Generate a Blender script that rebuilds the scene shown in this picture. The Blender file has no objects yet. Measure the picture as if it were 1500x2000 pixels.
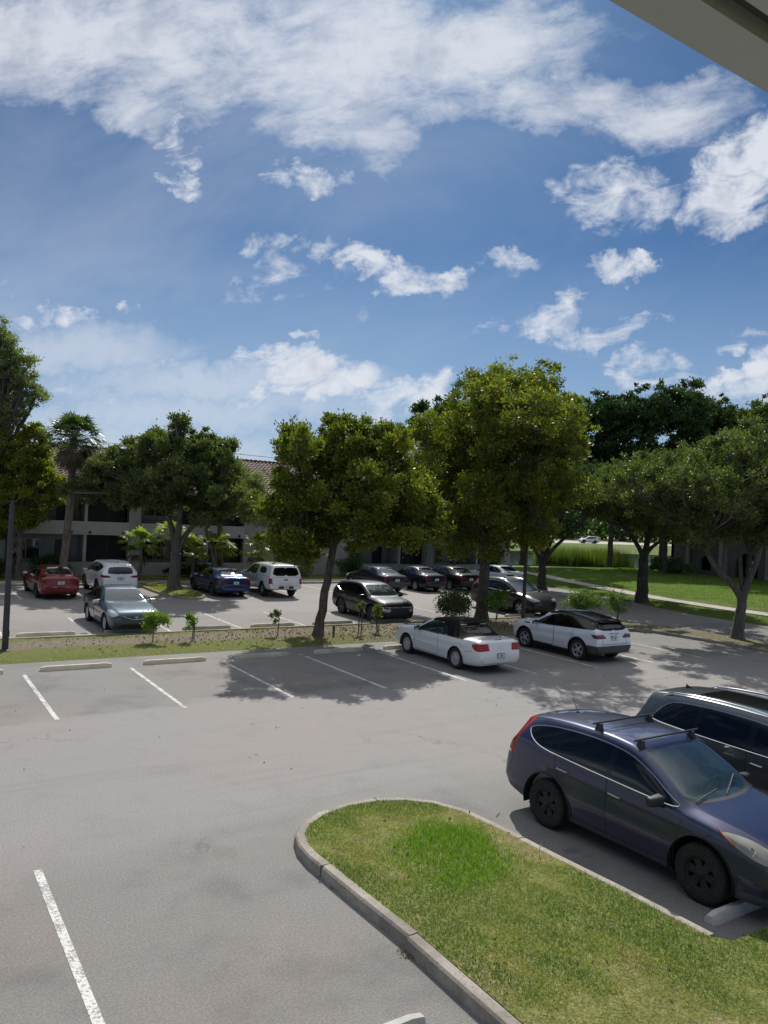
import bpy, bmesh, math, random
import numpy as np
from mathutils import Vector, Matrix
from mathutils.bvhtree import BVHTree
PI = math.pi
R_ = math.radians
scene = bpy.context.scene
COL = scene.collection

# ------------------------------------------------------------------ camera
YAW, PITCH, ROLL, CAM_H = R_(32.77), R_(0.07), R_(2.82), 4.68
F_ = Vector((math.sin(YAW) * math.cos(PITCH), math.cos(YAW) * math.cos(PITCH), math.sin(PITCH)))
R0 = Vector((math.cos(YAW), -math.sin(YAW), 0))
U0 = R0.cross(F_)
RR = R0 * math.cos(ROLL) + U0 * math.sin(ROLL)
UU = -R0 * math.sin(ROLL) + U0 * math.cos(ROLL)
cam_d = bpy.data.cameras.new('camera')
cam_d.sensor_fit = 'VERTICAL'
cam_d.sensor_height = 32.0
cam_d.lens = 1515.0 / 2000.0 * 32.0
cam_d.clip_start = 0.05
cam_d.clip_end = 3000
cam = bpy.data.objects.new('camera', cam_d)
COL.objects.link(cam)
m3 = Matrix((RR, UU, -F_)).transposed()
cam.matrix_world = Matrix.Translation((0, 0, CAM_H)) @ m3.to_4x4()
scene.camera = cam

# ------------------------------------------------------------------ light
SUN_EL, SUN_AZ = R_(45), R_(33)            # azimuth from +Y towards +X
sun_dir = Vector((math.sin(SUN_AZ) * math.cos(SUN_EL), math.cos(SUN_AZ) * math.cos(SUN_EL), math.sin(SUN_EL)))
sl = bpy.data.lights.new('sun', 'SUN')
sl.energy = 4.2
sl.angle = R_(0.53)
sl.color = (1.0, 0.955, 0.89)
so = bpy.data.objects.new('sun', sl)
COL.objects.link(so)
so.rotation_euler = sun_dir.to_track_quat('Z', 'Y').to_euler()
so.location = (0, 0, 40)
scene.view_settings.view_transform = 'Standard'
scene.view_settings.look = 'None'
scene.view_settings.exposure = 0.0
scene.view_settings.gamma = 1.0
scene.cycles.max_bounces = 8
scene.cycles.transparent_max_bounces = 12
scene.cycles.diffuse_bounces = 3
scene.cycles.glossy_bounces = 3
scene.cycles.transmission_bounces = 4
scene.cycles.sample_clamp_indirect = 6.0
scene.cycles.caustics_reflective = False
scene.cycles.caustics_refractive = False


# ------------------------------------------------------------------ node helper
class NT:
    def __init__(s, tree):
        s.t = tree

    def n(s, typ, ins=None, **kw):
        nd = s.t.nodes.new(typ)
        for k, v in kw.items():
            setattr(nd, k, v)
        if ins:
            for k, v in ins.items():
                sock = nd.inputs[k]
                if isinstance(v, bpy.types.NodeSocket):
                    s.t.links.new(v, sock)
                elif isinstance(v, bpy.types.Node):
                    s.t.links.new(v.outputs[0], sock)
                else:
                    if hasattr(sock.default_value, '__len__') and not hasattr(v, '__len__'):
                        v = [v] * len(sock.default_value)
                    if hasattr(v, '__len__') and len(sock.default_value) == 4 and len(v) == 3:
                        v = tuple(v) + (1.0,)
                    sock.default_value = v
        return nd

    def m(s, op, a, b=0.0, c=0.0, clamp=False):
        nd = s.n('ShaderNodeMath', {0: a, 1: b, 2: c}, operation=op)
        nd.use_clamp = clamp
        return nd.outputs[0]

    def vm(s, op, a, b=(0, 0, 0), out=0):
        return s.n('ShaderNodeVectorMath', {0: a, 1: b}, operation=op).outputs[out]

    def mix(s, f, a, b, typ='MIX'):
        nd = s.n('ShaderNodeMix', data_type='RGBA', blend_type=typ)
        for sock, v in ((nd.inputs[0], f), (nd.inputs[6], a), (nd.inputs[7], b)):
            if isinstance(v, bpy.types.NodeSocket):
                s.t.links.new(v, sock)
            else:
                if sock.name != 'Factor' and hasattr(v, '__len__') and len(v) == 3:
                    v = tuple(v) + (1.0,)
                sock.default_value = v
        return nd.outputs[2]

    def ramp(s, v, lo, hi, smooth=True, a=0.0, b=1.0):
        nd = s.n('ShaderNodeMapRange', {0: v, 1: lo, 2: hi, 3: a, 4: b})
        nd.interpolation_type = 'SMOOTHSTEP' if smooth else 'LINEAR'
        nd.clamp = True
        return nd.outputs[0]

    def noise(s, vec, scale, detail=4, rough=0.55, dist=0.0, out=0):
        return s.n('ShaderNodeTexNoise', {'Vector': vec, 'Scale': scale, 'Detail': detail, 'Roughness': rough, 'Distortion': dist}).outputs[out]

    def sep(s, v):
        return s.n('ShaderNodeSeparateXYZ', {0: v}).outputs

    def comb(s, x, y, z):
        return s.n('ShaderNodeCombineXYZ', {0: x, 1: y, 2: z}).outputs[0]


MATS = {}


def newmat(name):
    m = bpy.data.materials.new(name)
    m.use_nodes = True
    m.node_tree.nodes.clear()
    N = NT(m.node_tree)
    out = N.n('ShaderNodeOutputMaterial')
    MATS[name] = m
    return m, N, out


def bsdf(N, out, **ins):
    key = {k.replace('_', ' '): v for k, v in ins.items()}
    b = N.n('ShaderNodeBsdfPrincipled', key)
    N.t.links.new(b.outputs[0], out.inputs[0])
    return b


def simple(name, col, rough=0.6, metal=0.0, noise=0.0, nscale=8.0, bump=0.0, bscale=60.0, spec=0.5, coat=0.0):
    m, N, out = newmat(name)
    tc = N.n('ShaderNodeTexCoord').outputs['Object']
    c = col
    if noise > 0:
        nz = N.noise(tc, nscale, 5, 0.6)
        c = N.mix(N.ramp(nz, 0.3, 0.7), [x * (1 - noise) for x in col], [min(1, x * (1 + noise)) for x in col])
    b = bsdf(N, out, Base_Color=c, Roughness=rough, Metallic=metal)
    b.inputs['Specular IOR Level'].default_value = spec
    b.inputs['Coat Weight'].default_value = coat
    b.inputs['Coat Roughness'].default_value = 0.03
    if bump > 0:
        bp = N.n('ShaderNodeBump', {'Strength': bump, 'Distance': 0.02, 'Height': N.noise(tc, bscale, 4, 0.6)})
        N.t.links.new(bp.outputs[0], b.inputs['Normal'])
    return m


# ------------------------------------------------------------------ sky with clouds (directions in the world, not the picture)
SKYMUL = (0.195, 0.31, 0.41)


def build_world():
    w = bpy.data.worlds.new('World')
    scene.world = w
    w.use_nodes = True
    w.node_tree.nodes.clear()
    N = NT(w.node_tree)
    out = N.n('ShaderNodeOutputWorld')
    sky = N.n('ShaderNodeTexSky')
    sky.sky_type = 'NISHITA'
    sky.sun_disc = False
    sky.sun_elevation = SUN_EL
    sky.sun_rotation = SUN_AZ
    sky.altitude = 0
    sky.air_density = 1.0
    sky.dust_density = 0.6
    sky.ozone_density = 2.5
    d = N.n('ShaderNodeTexCoord').outputs['Generated']
    az = YAW
    rh = (math.cos(az), -math.sin(az), 0.0)
    fh = (math.sin(az), math.cos(az), 0.0)
    f = N.m('MAXIMUM', N.vm('DOT_PRODUCT', d, fh, 1), 0.05)
    front = N.ramp(N.vm('DOT_PRODUCT', d, fh, 1), 0.05, 0.25)
    a = N.m('DIVIDE', N.vm('DOT_PRODUCT', d, rh, 1), f)
    dz = N.sep(d)[2]
    b = N.m('DIVIDE', dz, f)
    P = N.comb(a, b, 0.0)
    warp = N.noise(P, 7.0, 5, 0.6, 0.0, 1)
    wv = N.vm('SUBTRACT', warp, (0.5, 0.5, 0.5))
    Pw = N.vm('ADD', P, N.vm('MULTIPLY', wv, (0.12, 0.085, 0.0)))
    warp2 = N.noise(P, 24.0, 4, 0.6, 0.0, 1)
    Pw = N.vm('ADD', Pw, N.vm('MULTIPLY', N.vm('SUBTRACT', warp2, (0.5, 0.5, 0.5)), (0.055, 0.045, 0.0)))
    warp3 = N.noise(P, 75.0, 4, 0.65, 0.0, 1)
    Pw = N.vm('ADD', Pw, N.vm('MULTIPLY', N.vm('SUBTRACT', warp3, (0.5, 0.5, 0.5)), (0.022, 0.020, 0.0)))
    cr, sr = math.cos(ROLL), math.sin(ROLL)

    def blob(u, v, ru, rv, rot, amp):
        X, Y = (u - 750) / 1515.0, (1000 - v) / 1515.0
        ca, cb = X * cr - Y * sr, X * sr + Y * cr     # undo the camera's roll: direction in the world
        rot = R_(rot) + ROLL
        ex, ey = ru * 1.22 / 1515.0, rv * 1.35 / 1515.0
        q = N.vm('SUBTRACT', Pw, (ca, cb, 0.0))
        x = N.vm('DOT_PRODUCT', q, (math.cos(rot) / ex, math.sin(rot) / ex, 0.0), 1)
        y = N.vm('DOT_PRODUCT', q, (-math.sin(rot) / ey, math.cos(rot) / ey, 0.0), 1)
        r2 = N.m('ADD', N.m('MULTIPLY', x, x), N.m('MULTIPLY', y, y))
        return N.m('MULTIPLY', N.m('SUBTRACT', 1.0, r2, 0, True), amp)

    def total(lst):
        acc = None
        for t in lst:
            k = blob(*t)
            acc = k if acc is None else N.m('MAXIMUM', acc, k)
        return acc

    # high thin sheet of cloud
    hi = total([(120, 80, 330, 120, -8, 1.0), (420, 110, 320, 120, -5, 1.0), (700, 120, 330, 130, 0, 1.05), (900, 90, 320, 90, 3, .9),
                (230, 190, 120, 60, -20, .75), (640, 200, 200, 80, -5, .9), (745, 250, 75, 80, 60, .85), (1080, 190, 260, 60, -4, .75),
                (1300, 215, 210, 60, 4, .7), (1100, 80, 170, 36, 8, .6), (350, 10, 500, 70, 0, .9), (-100, 100, 260, 130, 0, .9),
                (1330, 165, 150, 30, 8, .55), (300, -200, 800, 200, 0, .9), (1000, -150, 500, 130, 0, .6)])
    # small fair-weather clouds
    lo = total([(350, 265, 62, 46, -20, .8), (355, 350, 58, 30, -25, .75), (600, 338, 90, 32, 5, .85), (1190, 375, 110, 62, 4, .85),
                (1240, 400, 90, 40, 0, .8), (1430, 350, 125, 85, 38, 1.25), (1490, 300, 80, 75, 30, 1.3), (1360, 410, 60, 34, 30, .9),
                (575, 505, 100, 55, 5, .6), (530, 560, 130, 45, 10, .38), (720, 515, 70, 22, -15, 1.0), (800, 545, 105, 32, -4, 1.15), (870, 530, 50, 20, 10, 1.0),
                (1000, 500, 75, 24, 0, .7), (1205, 513, 60, 26, -4, 1.1), (1060, 625, 80, 34, 8, .8), (1115, 585, 40, 28, 20, .75),
                (1190, 645, 110, 26, 8, .85), (110, 614, 95, 17, -4, .8), (278, 596, 20, 13, 0, .8), (580, 653, 28, 12, 0, .7),
                (1265, 708, 68, 26, 4, .8), (1460, 668, 60, 17, 5, .7), (1430, 762, 85, 34, 0, 1.1), (1490, 745, 50, 48, 0, 1.2),
                (1280, 745, 75, 26, 0, .6), (600, 730, 115, 48, 4, 1.25), (560, 745, 90, 40, 0, 1.2), (680, 745, 70, 38, 0, 1.2), (600, 762, 150, 24, 0, 1.1), (590, 705, 38, 30, 0, 1.1),
                (490, 717, 60, 22, 0, .7), (790, 776, 115, 36, 10, 1.05), (850, 752, 60, 30, 12, 1.0), (480, 778, 85, 14, -2, .75),
                (180, 765, 85, 24, -4, .55), (300, 715, 60, 14, -3, .45), (950, 628, 45, 13, 3, .45), (705, 607, 26, 14, 0, .35), (-5, 545, 22, 20, 0, .6)])
    # thin high veil
    # milky haze near the horizon on the left
    veil = total([(160, 680, 230, 50, -4, .5), (420, 745, 360, 34, 2, .5), (350, 800, 500, 36, 0, .42), (250, 870, 380, 60, -3, .45)])
    streak = N.vm('DOT_PRODUCT', P, (0.97, 0.24, 0.0), 1)
    streak2 = N.vm('DOT_PRODUCT', P, (-0.24, 0.97, 0.0), 1)
    n1 = N.noise(N.comb(N.m('MULTIPLY', streak, 0.8), N.m('MULTIPLY', streak2, 1.4), 0.0), 18.0, 10, 0.64, 0.9)
    n2 = N.noise(N.comb(N.m('MULTIPLY', streak, 0.55), streak2, 3.0), 11.0, 9, 0.66, 0.35)
    nf = N.noise(P, 34.0, 6, 0.6)
    n3 = N.noise(N.comb(N.m('MULTIPLY', streak, 0.4), streak2, 7.0), 42.0, 6, 0.7, 0.5)
    mh = N.m('ADD', N.m('MULTIPLY', hi, 1.25), N.m('MULTIPLY', N.m('SUBTRACT', n2, 0.5), 2.9))
    mh = N.ramp(N.m('ADD', mh, N.m('MULTIPLY', N.m('SUBTRACT', n3, 0.5), 1.1)), -0.05, 1.55)
    mh = N.m('MULTIPLY', mh, 0.88)
    gate = N.ramp(lo, 0.0, 0.35)
    ml = N.m('ADD', N.m('MULTIPLY', lo, 1.45), N.m('MULTIPLY', N.m('SUBTRACT', n1, 0.5), 4.4))
    ml = N.m('ADD', ml, N.m('MULTIPLY', N.m('SUBTRACT', nf, 0.5), 1.5))
    ml = N.m('MULTIPLY', N.m('MULTIPLY', N.ramp(ml, 0.1, 1.95), gate), 0.96)
    gh = N.ramp(hi, 0.0, 0.4)
    mh = N.m('MULTIPLY', mh, gh)
    mv = N.m('MULTIPLY', N.ramp(N.m('ADD', veil, N.m('MULTIPLY', N.m('SUBTRACT', n1, 0.5), 0.35)), 0.0, 0.6), 0.55)
    thin = N.noise(N.comb(N.m('MULTIPLY', streak, 0.5), streak2, 1.7), 3.2, 6, 0.6, 0.4)
    side = N.ramp(a, 0.35, -0.5, False, 0.0, 0.10)
    tv = N.m('MULTIPLY', N.ramp(thin, 0.48, 0.75), 0.16)
    mv = N.m('MAXIMUM', mv, N.m('ADD', tv, N.m('MULTIPLY', side, N.ramp(thin, 0.3, 0.6))))
    mask = N.m('MAXIMUM', mh, N.m('MAXIMUM', ml, mv))
    mask = N.m('MULTIPLY', mask, front)
    # clouds over the rest of the sky, seen in reflections and from other positions
    gp = N.vm('DIVIDE', d, N.comb(N.m('ADD', N.m('ABSOLUTE', dz), 0.12), N.m('ADD', N.m('ABSOLUTE', dz), 0.12), 1.0))
    nb = N.noise(gp, 1.1, 8, 0.6)
    back = N.m('MULTIPLY', N.m('MULTIPLY', N.ramp(nb, 0.5, 0.66), 0.85), N.m('SUBTRACT', 1.0, front))
    back = N.m('MULTIPLY', back, N.ramp(dz, 0.0, 0.1))
    over = N.m('MULTIPLY', N.ramp(dz, 0.56, 0.72), N.ramp(nb, 0.30, 0.52, True, 0.35, 0.95))  # unseen overhead cloud sheet, added to brighten the ambient light
    mask = N.m('MAXIMUM', mask, N.m('MAXIMUM', back, over))
    shade = N.noise(N.vm('ADD', P, (0.0, 0.012, 0.0)), 13.0, 6, 0.6)
    dens = N.m('MAXIMUM', N.m('MULTIPLY', mh, N.ramp(shade, 0.45, 0.75)), N.m('MULTIPLY', ml, N.ramp(shade, 0.5, 0.8)))
    cc = N.mix(dens, (8.7, 9.1, 9.9), (5.6, 6.1, 7.2))
    gm = N.n('ShaderNodeGamma', {0: sky.outputs[0], 1: 1.2}).outputs[0]
    skc = N.mix(1.0, gm, SKYMUL, 'MULTIPLY')
    skc = N.mix(N.ramp(dz, 0.33, 0.03, False, 0.0, 0.85), skc, (4.6, 6.2, 8.6))
    c = N.mix(mask, skc, cc)
    # the ground side
    c = N.mix(N.ramp(dz, -0.02, 0.0, False), (1.2, 1.2, 1.1), c)
    bg = N.n('ShaderNodeBackground', {0: c, 1: 0.085})
    N.t.links.new(bg.outputs[0], out.inputs[0])
    w.cycles.sampling_method = 'MANUAL'
    w.cycles.sample_map_resolution = 1024


build_world()


# ------------------------------------------------------------------ object helpers
def link(o, parent=None):
    COL.objects.link(o)
    if parent is not None:
        o.parent = parent
    return o


def tag(o, label=None, cat=None, group=None, kind=None):
    if label:
        o['label'] = label
    if cat:
        o['category'] = cat
    if group:
        o['group'] = group
    if kind:
        o['kind'] = kind
    return o


def empty(name, loc=(0, 0, 0), rz=0.0, label=None, cat=None, group=None, parent=None):
    o = bpy.data.objects.new(name, None)
    o.empty_display_size = 0.3
    link(o, parent)
    o.location = loc
    o.rotation_euler = (0, 0, rz)
    return tag(o, label, cat, group)


def meshobj(name, V, Fc, mat, parent=None, smooth=False, loc=None, auto=None):
    me = bpy.data.meshes.new(name)
    me.from_pydata([tuple(v) for v in V], [], [tuple(f) for f in Fc])
    if isinstance(mat, str):
        mat = MATS[mat]
    me.materials.append(mat)
    if smooth and len(me.polygons):
        me.polygons.foreach_set('use_smooth', [True] * len(me.polygons))
        if auto is not None:
            me.set_sharp_from_angle(angle=R_(auto))
    o = bpy.data.objects.new(name, me)
    link(o, parent)
    if loc is not None:
        o.location = loc
    return o


class MB:
    """collects simple shapes into one mesh"""
    def __init__(s):
        s.V, s.F = [], []

    def add(s, V, Fc):
        n = len(s.V)
        s.V += [tuple(v) for v in V]
        s.F += [tuple(i + n for i in f) for f in Fc]

    def box(s, x0, x1, y0, y1, z0, z1, rz=0.0, c=None):
        V = [(x0, y0, z0), (x1, y0, z0), (x1, y1, z0), (x0, y1, z0), (x0, y0, z1), (x1, y0, z1), (x1, y1, z1), (x0, y1, z1)]
        if rz:
            cx, cy = c if c else ((x0 + x1) / 2, (y0 + y1) / 2)
            V = [((x - cx) * math.cos(rz) - (y - cy) * math.sin(rz) + cx, (x - cx) * math.sin(rz) + (y - cy) * math.cos(rz) + cy, z) for x, y, z in V]
        s.add(V, [(0, 3, 2, 1), (4, 5, 6, 7), (0, 1, 5, 4), (1, 2, 6, 5), (2, 3, 7, 6), (3, 0, 4, 7)])
        return s

    def tube(s, pts, rad, n=8, cap=True):
        pts = [Vector(p) for p in pts]
        if not hasattr(rad, '__len__'):
            rad = [rad] * len(pts)
        base = len(s.V)
        up = None
        for i, p in enumerate(pts):
            t = (pts[min(i + 1, len(pts) - 1)] - pts[max(i - 1, 0)])
            if t.length < 1e-9:
                t = Vector((0, 0, 1))
            t.normalize()
            if up is None:
                up = Vector((0, 0, 1)) if abs(t.z) < 0.9 else Vector((1, 0, 0))
            a = t.cross(up)
            if a.length < 1e-6:
                a = t.cross(Vector((0, 1, 0)))
            a.normalize()
            b = a.cross(t).normalized()
            up = b
            for k in range(n):
                an = 2 * PI * k / n
                s.V.append(tuple(p + (a * math.cos(an) + b * math.sin(an)) * rad[i]))
        for i in range(len(pts) - 1):
            for k in range(n):
                k2 = (k + 1) % n
                s.F.append((base + i * n + k, base + i * n + k2, base + (i + 1) * n + k2, base + (i + 1) * n + k))
        if cap:
            s.F.append(tuple(base + k for k in reversed(range(n))))
            s.F.append(tuple(base + (len(pts) - 1) * n + k for k in range(n)))
        return s

    def lathe(s, prof, n=32, axis='z', c=(0, 0, 0), closed=False):
        base = len(s.V)
        for (r, h) in prof:
            for k in range(n):
                an = 2 * PI * k / n
                x, y = r * math.cos(an), r * math.sin(an)
                p = (x, y, h) if axis == 'z' else ((x, h, y) if axis == 'y' else (h, x, y))
                s.V.append((p[0] + c[0], p[1] + c[1], p[2] + c[2]))
        m = len(prof)
        for i in range(m - (0 if closed else 1)):
            j = (i + 1) % m
            for k in range(n):
                k2 = (k + 1) % n
                s.F.append((base + i * n + k, base + i * n + k2, base + j * n + k2, base + j * n + k))
        return s

    def build(s, name, mat, parent=None, smooth=False, auto=35, bevel=0.0, loc=None, seg=2):
        o = meshobj(name, s.V, s.F, mat, parent, smooth, loc, auto if smooth else None)
        if bevel > 0:
            bm = bmesh.new()
            bm.from_mesh(o.data)
            bmesh.ops.bevel(bm, geom=bm.edges[:], offset=bevel, segments=seg, affect='EDGES', profile=0.6, clamp_overlap=True)
            bm.to_mesh(o.data)
            bm.free()
            o.data.polygons.foreach_set('use_smooth', [True] * len(o.data.polygons))
            o.data.set_sharp_from_angle(angle=R_(40))
        return o


def copy_tree(o, parent=None):
    c = o.copy()
    COL.objects.link(c)
    c.parent = parent
    for ch in o.children:
        copy_tree(ch, c)
    return c


def poly_sheet(name, pts, z, mat, kind='structure', thick=None, hole=None):
    """a flat sheet from an outline (list of xy)"""
    bm = bmesh.new()
    vs = [bm.verts.new((x, y, z)) for x, y in pts]
    f = bm.faces.new(vs)
    if f.calc_area() and f.normal.z < 0:
        f.normal_flip()
    bmesh.ops.triangulate(bm, faces=bm.faces[:])
    bm.normal_update()
    for f in bm.faces:
        if f.normal.z < 0:
            f.normal_flip()
    me = bpy.data.meshes.new(name)
    bm.to_mesh(me)
    bm.free()
    me.materials.append(MATS[mat])
    o = link(bpy.data.objects.new(name, me))
    if kind:
        o['kind'] = kind
    return o


# ------------------------------------------------------------------ surface materials
def mat_asphalt():
    m, N, out = newmat('asphalt')
    P = N.n('ShaderNodeNewGeometry').outputs['Position']
    x, y, z = N.sep(P)
    big = N.noise(P, 0.16, 5, 0.6)
    mid = N.noise(P, 1.1, 6, 0.65, 0.6)
    fine = N.noise(P, 38.0, 3, 0.7)
    grit = N.noise(P, 85.0, 3, 0.75)
    wob = N.m('MULTIPLY', N.m('SUBTRACT', N.noise(N.vm('MULTIPLY', P, (0.25, 1.0, 1.0)), 0.9, 5, 0.65), 0.5), 2.4)
    yy = N.m('ADD', y, wob)

    def band(lo, hi, s=0.5):
        return N.m('MULTIPLY', N.ramp(yy, lo - s, lo + s), N.m('SUBTRACT', 1.0, N.ramp(yy, hi - s, hi + s)))
    near = N.m('SUBTRACT', 1.0, N.ramp(yy, 9.3, 11.6))
    rowb = band(17.6, 23.6, 0.45)
    rowc = band(27.0, 31.5, 0.6)
    rowd = band(38.0, 44.0, 0.6)
    lot = N.m('MAXIMUM', N.m('MAXIMUM', near, rowb), N.m('MAXIMUM', N.m('MULTIPLY', rowc, 0.5), N.m('MULTIPLY', rowd, 0.5)))
    worn = (0.262, 0.255, 0.244)
    grey = (0.212, 0.209, 0.198)
    c = N.mix(lot, worn, grey)
    c = N.mix(N.ramp(big, 0.35, 0.7), c, N.mix(1.0, c, (1.09, 1.0, 0.97), 'MULTIPLY'))
    # tyre streaks along the aisle
    st = N.noise(N.vm('MULTIPLY', P, (0.05, 1.3, 1.0)), 1.4, 6, 0.7, 0.4)
    c = N.mix(N.m('MULTIPLY', N.ramp(st, 0.52, 0.72), 0.30), c, (0.165, 0.158, 0.150))
    c = N.mix(N.m('MULTIPLY', N.ramp(mid, 0.5, 0.75), 0.26), c, (0.145, 0.143, 0.138))
    blot = N.noise(P, 0.7, 4, 0.6, 0.2)
    c = N.mix(N.m('MULTIPLY', N.m('MULTIPLY', N.ramp(blot, 0.48, 0.7), lot), 0.48), c, (0.115, 0.113, 0.110))
    c = N.mix(N.m('MULTIPLY', N.ramp(mid, 0.45, 0.2), 0.25), c, (0.30, 0.285, 0.265))
    # oil stains: only inside the stalls
    oil = N.noise(P, 0.85, 3, 0.7, 0.3)
    c = N.mix(N.m('MULTIPLY', N.m('MULTIPLY', N.ramp(oil, 0.64, 0.74), lot), 0.55), c, (0.09, 0.088, 0.085))
    drop = N.n('ShaderNodeTexVoronoi', {'Vector': N.vm('ADD', P, N.vm('MULTIPLY', N.noise(P, 9.0, 3, 0.6, 0, 1), (0.12, 0.12, 0))), 'Scale': 1.3})
    dm = N.m('MULTIPLY', N.ramp(drop.outputs['Distance'], 0.085, 0.05), N.ramp(N.sep(drop.outputs['Color'])[0], 0.8, 0.85))
    c = N.mix(N.m('MULTIPLY', dm, 0.6), c, (0.08, 0.078, 0.075))
    # fine cracks
    cr = N.n('ShaderNodeTexVoronoi', {'Vector': N.vm('ADD', P, N.vm('MULTIPLY', N.noise(P, 1.5, 4, 0.6, 0, 1), (1.6, 1.6, 0))), 'Scale': 0.22}, feature='DISTANCE_TO_EDGE').outputs['Distance']
    cm = N.m('MULTIPLY', N.ramp(cr, 0.005, 0.001), N.ramp(N.noise(P, 0.35, 2), 0.58, 0.66))
    c = N.mix(N.m('MULTIPLY', cm, 0.45), c, (0.07, 0.068, 0.066))
    c = N.mix(N.ramp(fine, 0.35, 0.7), N.mix(1.0, c, (0.80, 0.80, 0.80), 'MULTIPLY'), N.mix(1.0, c, (1.18, 1.18, 1.18), 'MULTIPLY'))
    c = N.mix(N.ramp(grit, 0.6, 0.72), c, N.mix(1.0, c, (1.4, 1.38, 1.35), 'MULTIPLY'))
    c = N.mix(N.ramp(grit, 0.4, 0.3), c, N.mix(1.0, c, (0.6, 0.6, 0.6), 'MULTIPLY'))
    b = bsdf(N, out, Base_Color=c, Roughness=0.82)
    b.inputs['Specular IOR Level'].default_value = 0.35
    bp = N.n('ShaderNodeBump', {'Strength': 0.35, 'Distance': 0.01, 'Height': N.m('ADD', grit, fine)})
    N.t.links.new(bp.outputs[0], b.inputs['Normal'])


def mat_concrete(name, a, b_, stain, rough=0.85, sc=1.0):
    m, N, out = newmat(name)
    P = N.n('ShaderNodeNewGeometry').outputs['Position']
    n1 = N.noise(P, 2.2 * sc, 6, 0.65, 0.4)
    n2 = N.noise(P, 22.0 * sc, 4, 0.65)
    n3 = N.noise(P, 0.6 * sc, 3, 0.6)
    c = N.mix(N.ramp(n1, 0.35, 0.7), a, b_)
    c = N.mix(N.m('MULTIPLY', N.ramp(n2, 0.5, 0.72), 0.7), c, stain)
    c = N.mix(N.m('MULTIPLY', N.ramp(n3, 0.45, 0.7), 0.6), c, stain)
    bb = bsdf(N, out, Base_Color=c, Roughness=rough)
    bp = N.n('ShaderNodeBump', {'Strength': 0.4, 'Distance': 0.012, 'Height': n2})
    N.t.links.new(bp.outputs[0], bb.inputs['Normal'])


def mat_ground():
    m, N, out = newmat('turf')
    P = N.n('ShaderNodeNewGeometry').outputs['Position']
    x, y, z = N.sep(P)
    n1 = N.noise(P, 0.7, 6, 0.65, 0.3)
    n2 = N.noise(P, 5.0, 5, 0.7)
    n3 = N.noise(P, 30.0, 4, 0.7)
    c = N.mix(N.ramp(n2, 0.3, 0.7), (0.15, 0.19, 0.045), (0.27, 0.28, 0.10))
    c = N.mix(N.m('MULTIPLY', N.ramp(n1, 0.5, 0.68), 0.85), c, (0.36, 0.29, 0.17))
    c = N.mix(N.ramp(n3, 0.35, 0.7), N.mix(1.0, c, (0.62, 0.62, 0.6), 'MULTIPLY'), N.mix(1.0, c, (1.3, 1.3, 1.25), 'MULTIPLY'))
    b = bsdf(N, out, Base_Color=c, Roughness=0.9)
    b.inputs['Specular IOR Level'].default_value = 0.2
    bp = N.n('ShaderNodeBump', {'Strength': 0.8, 'Distance': 0.05, 'Height': n3})
    N.t.links.new(bp.outputs[0], b.inputs['Normal'])
    # greener lawn for the far right
    m, N, out = newmat('lawn')
    P = N.n('ShaderNodeNewGeometry').outputs['Position']
    n2 = N.noise(P, 0.8, 6, 0.7)
    n3 = N.noise(P, 14.0, 5, 0.75)
    c = N.mix(N.ramp(n2, 0.3, 0.7), (0.085, 0.135, 0.030), (0.185, 0.225, 0.060))
    c = N.mix(N.ramp(n3, 0.3, 0.75), N.mix(1.0, c, (0.6, 0.6, 0.6), 'MULTIPLY'), N.mix(1.0, c, (1.25, 1.2, 1.1), 'MULTIPLY'))
    b = bsdf(N, out, Base_Color=c, Roughness=0.9)
    b.inputs['Specular IOR Level'].default_value = 0.15
    bp = N.n('ShaderNodeBump', {'Strength': 1.0, 'Distance': 0.08, 'Height': n3})
    N.t.links.new(bp.outputs[0], b.inputs['Normal'])
    # bare leafy mulch in the planted strip
    m, N, out = newmat('mulch')
    P = N.n('ShaderNodeNewGeometry').outputs['Position']
    x, y, z = N.sep(P)
    n1 = N.noise(P, 1.0, 5, 0.65, 0.5)
    n2 = N.noise(P, 14.0, 5, 0.7)
    n3 = N.noise(P, 60.0, 3, 0.7)
    g = N.mix(N.ramp(n2, 0.3, 0.7), (0.14, 0.18, 0.045), (0.25, 0.26, 0.085))
    d = N.mix(N.ramp(n2, 0.35, 0.65), (0.19, 0.155, 0.115), (0.35, 0.31, 0.245))
    yo = N.m('ADD', y, N.m('MULTIPLY', N.m('SUBTRACT', n1, 0.5), 1.6))
    k = N.m('MULTIPLY', N.ramp(yo, 24.9, 25.5), N.m('SUBTRACT', 1.0, N.ramp(yo, 26.2, 26.7)))
    k = N.m('MAXIMUM', k, N.m('MULTIPLY', N.ramp(x, 12.0, 17.0), 0.6))
    c = N.mix(k, g, d)
    c = N.mix(N.ramp(n3, 0.35, 0.7), N.mix(1.0, c, (0.6, 0.6, 0.6), 'MULTIPLY'), N.mix(1.0, c, (1.35, 1.32, 1.3), 'MULTIPLY'))
    b = bsdf(N, out, Base_Color=c, Roughness=0.92)
    b.inputs['Specular IOR Level'].default_value = 0.2
    bp = N.n('ShaderNodeBump', {'Strength': 0.9, 'Distance': 0.05, 'Height': n3})
    N.t.links.new(bp.outputs[0], b.inputs['Normal'])


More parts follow.
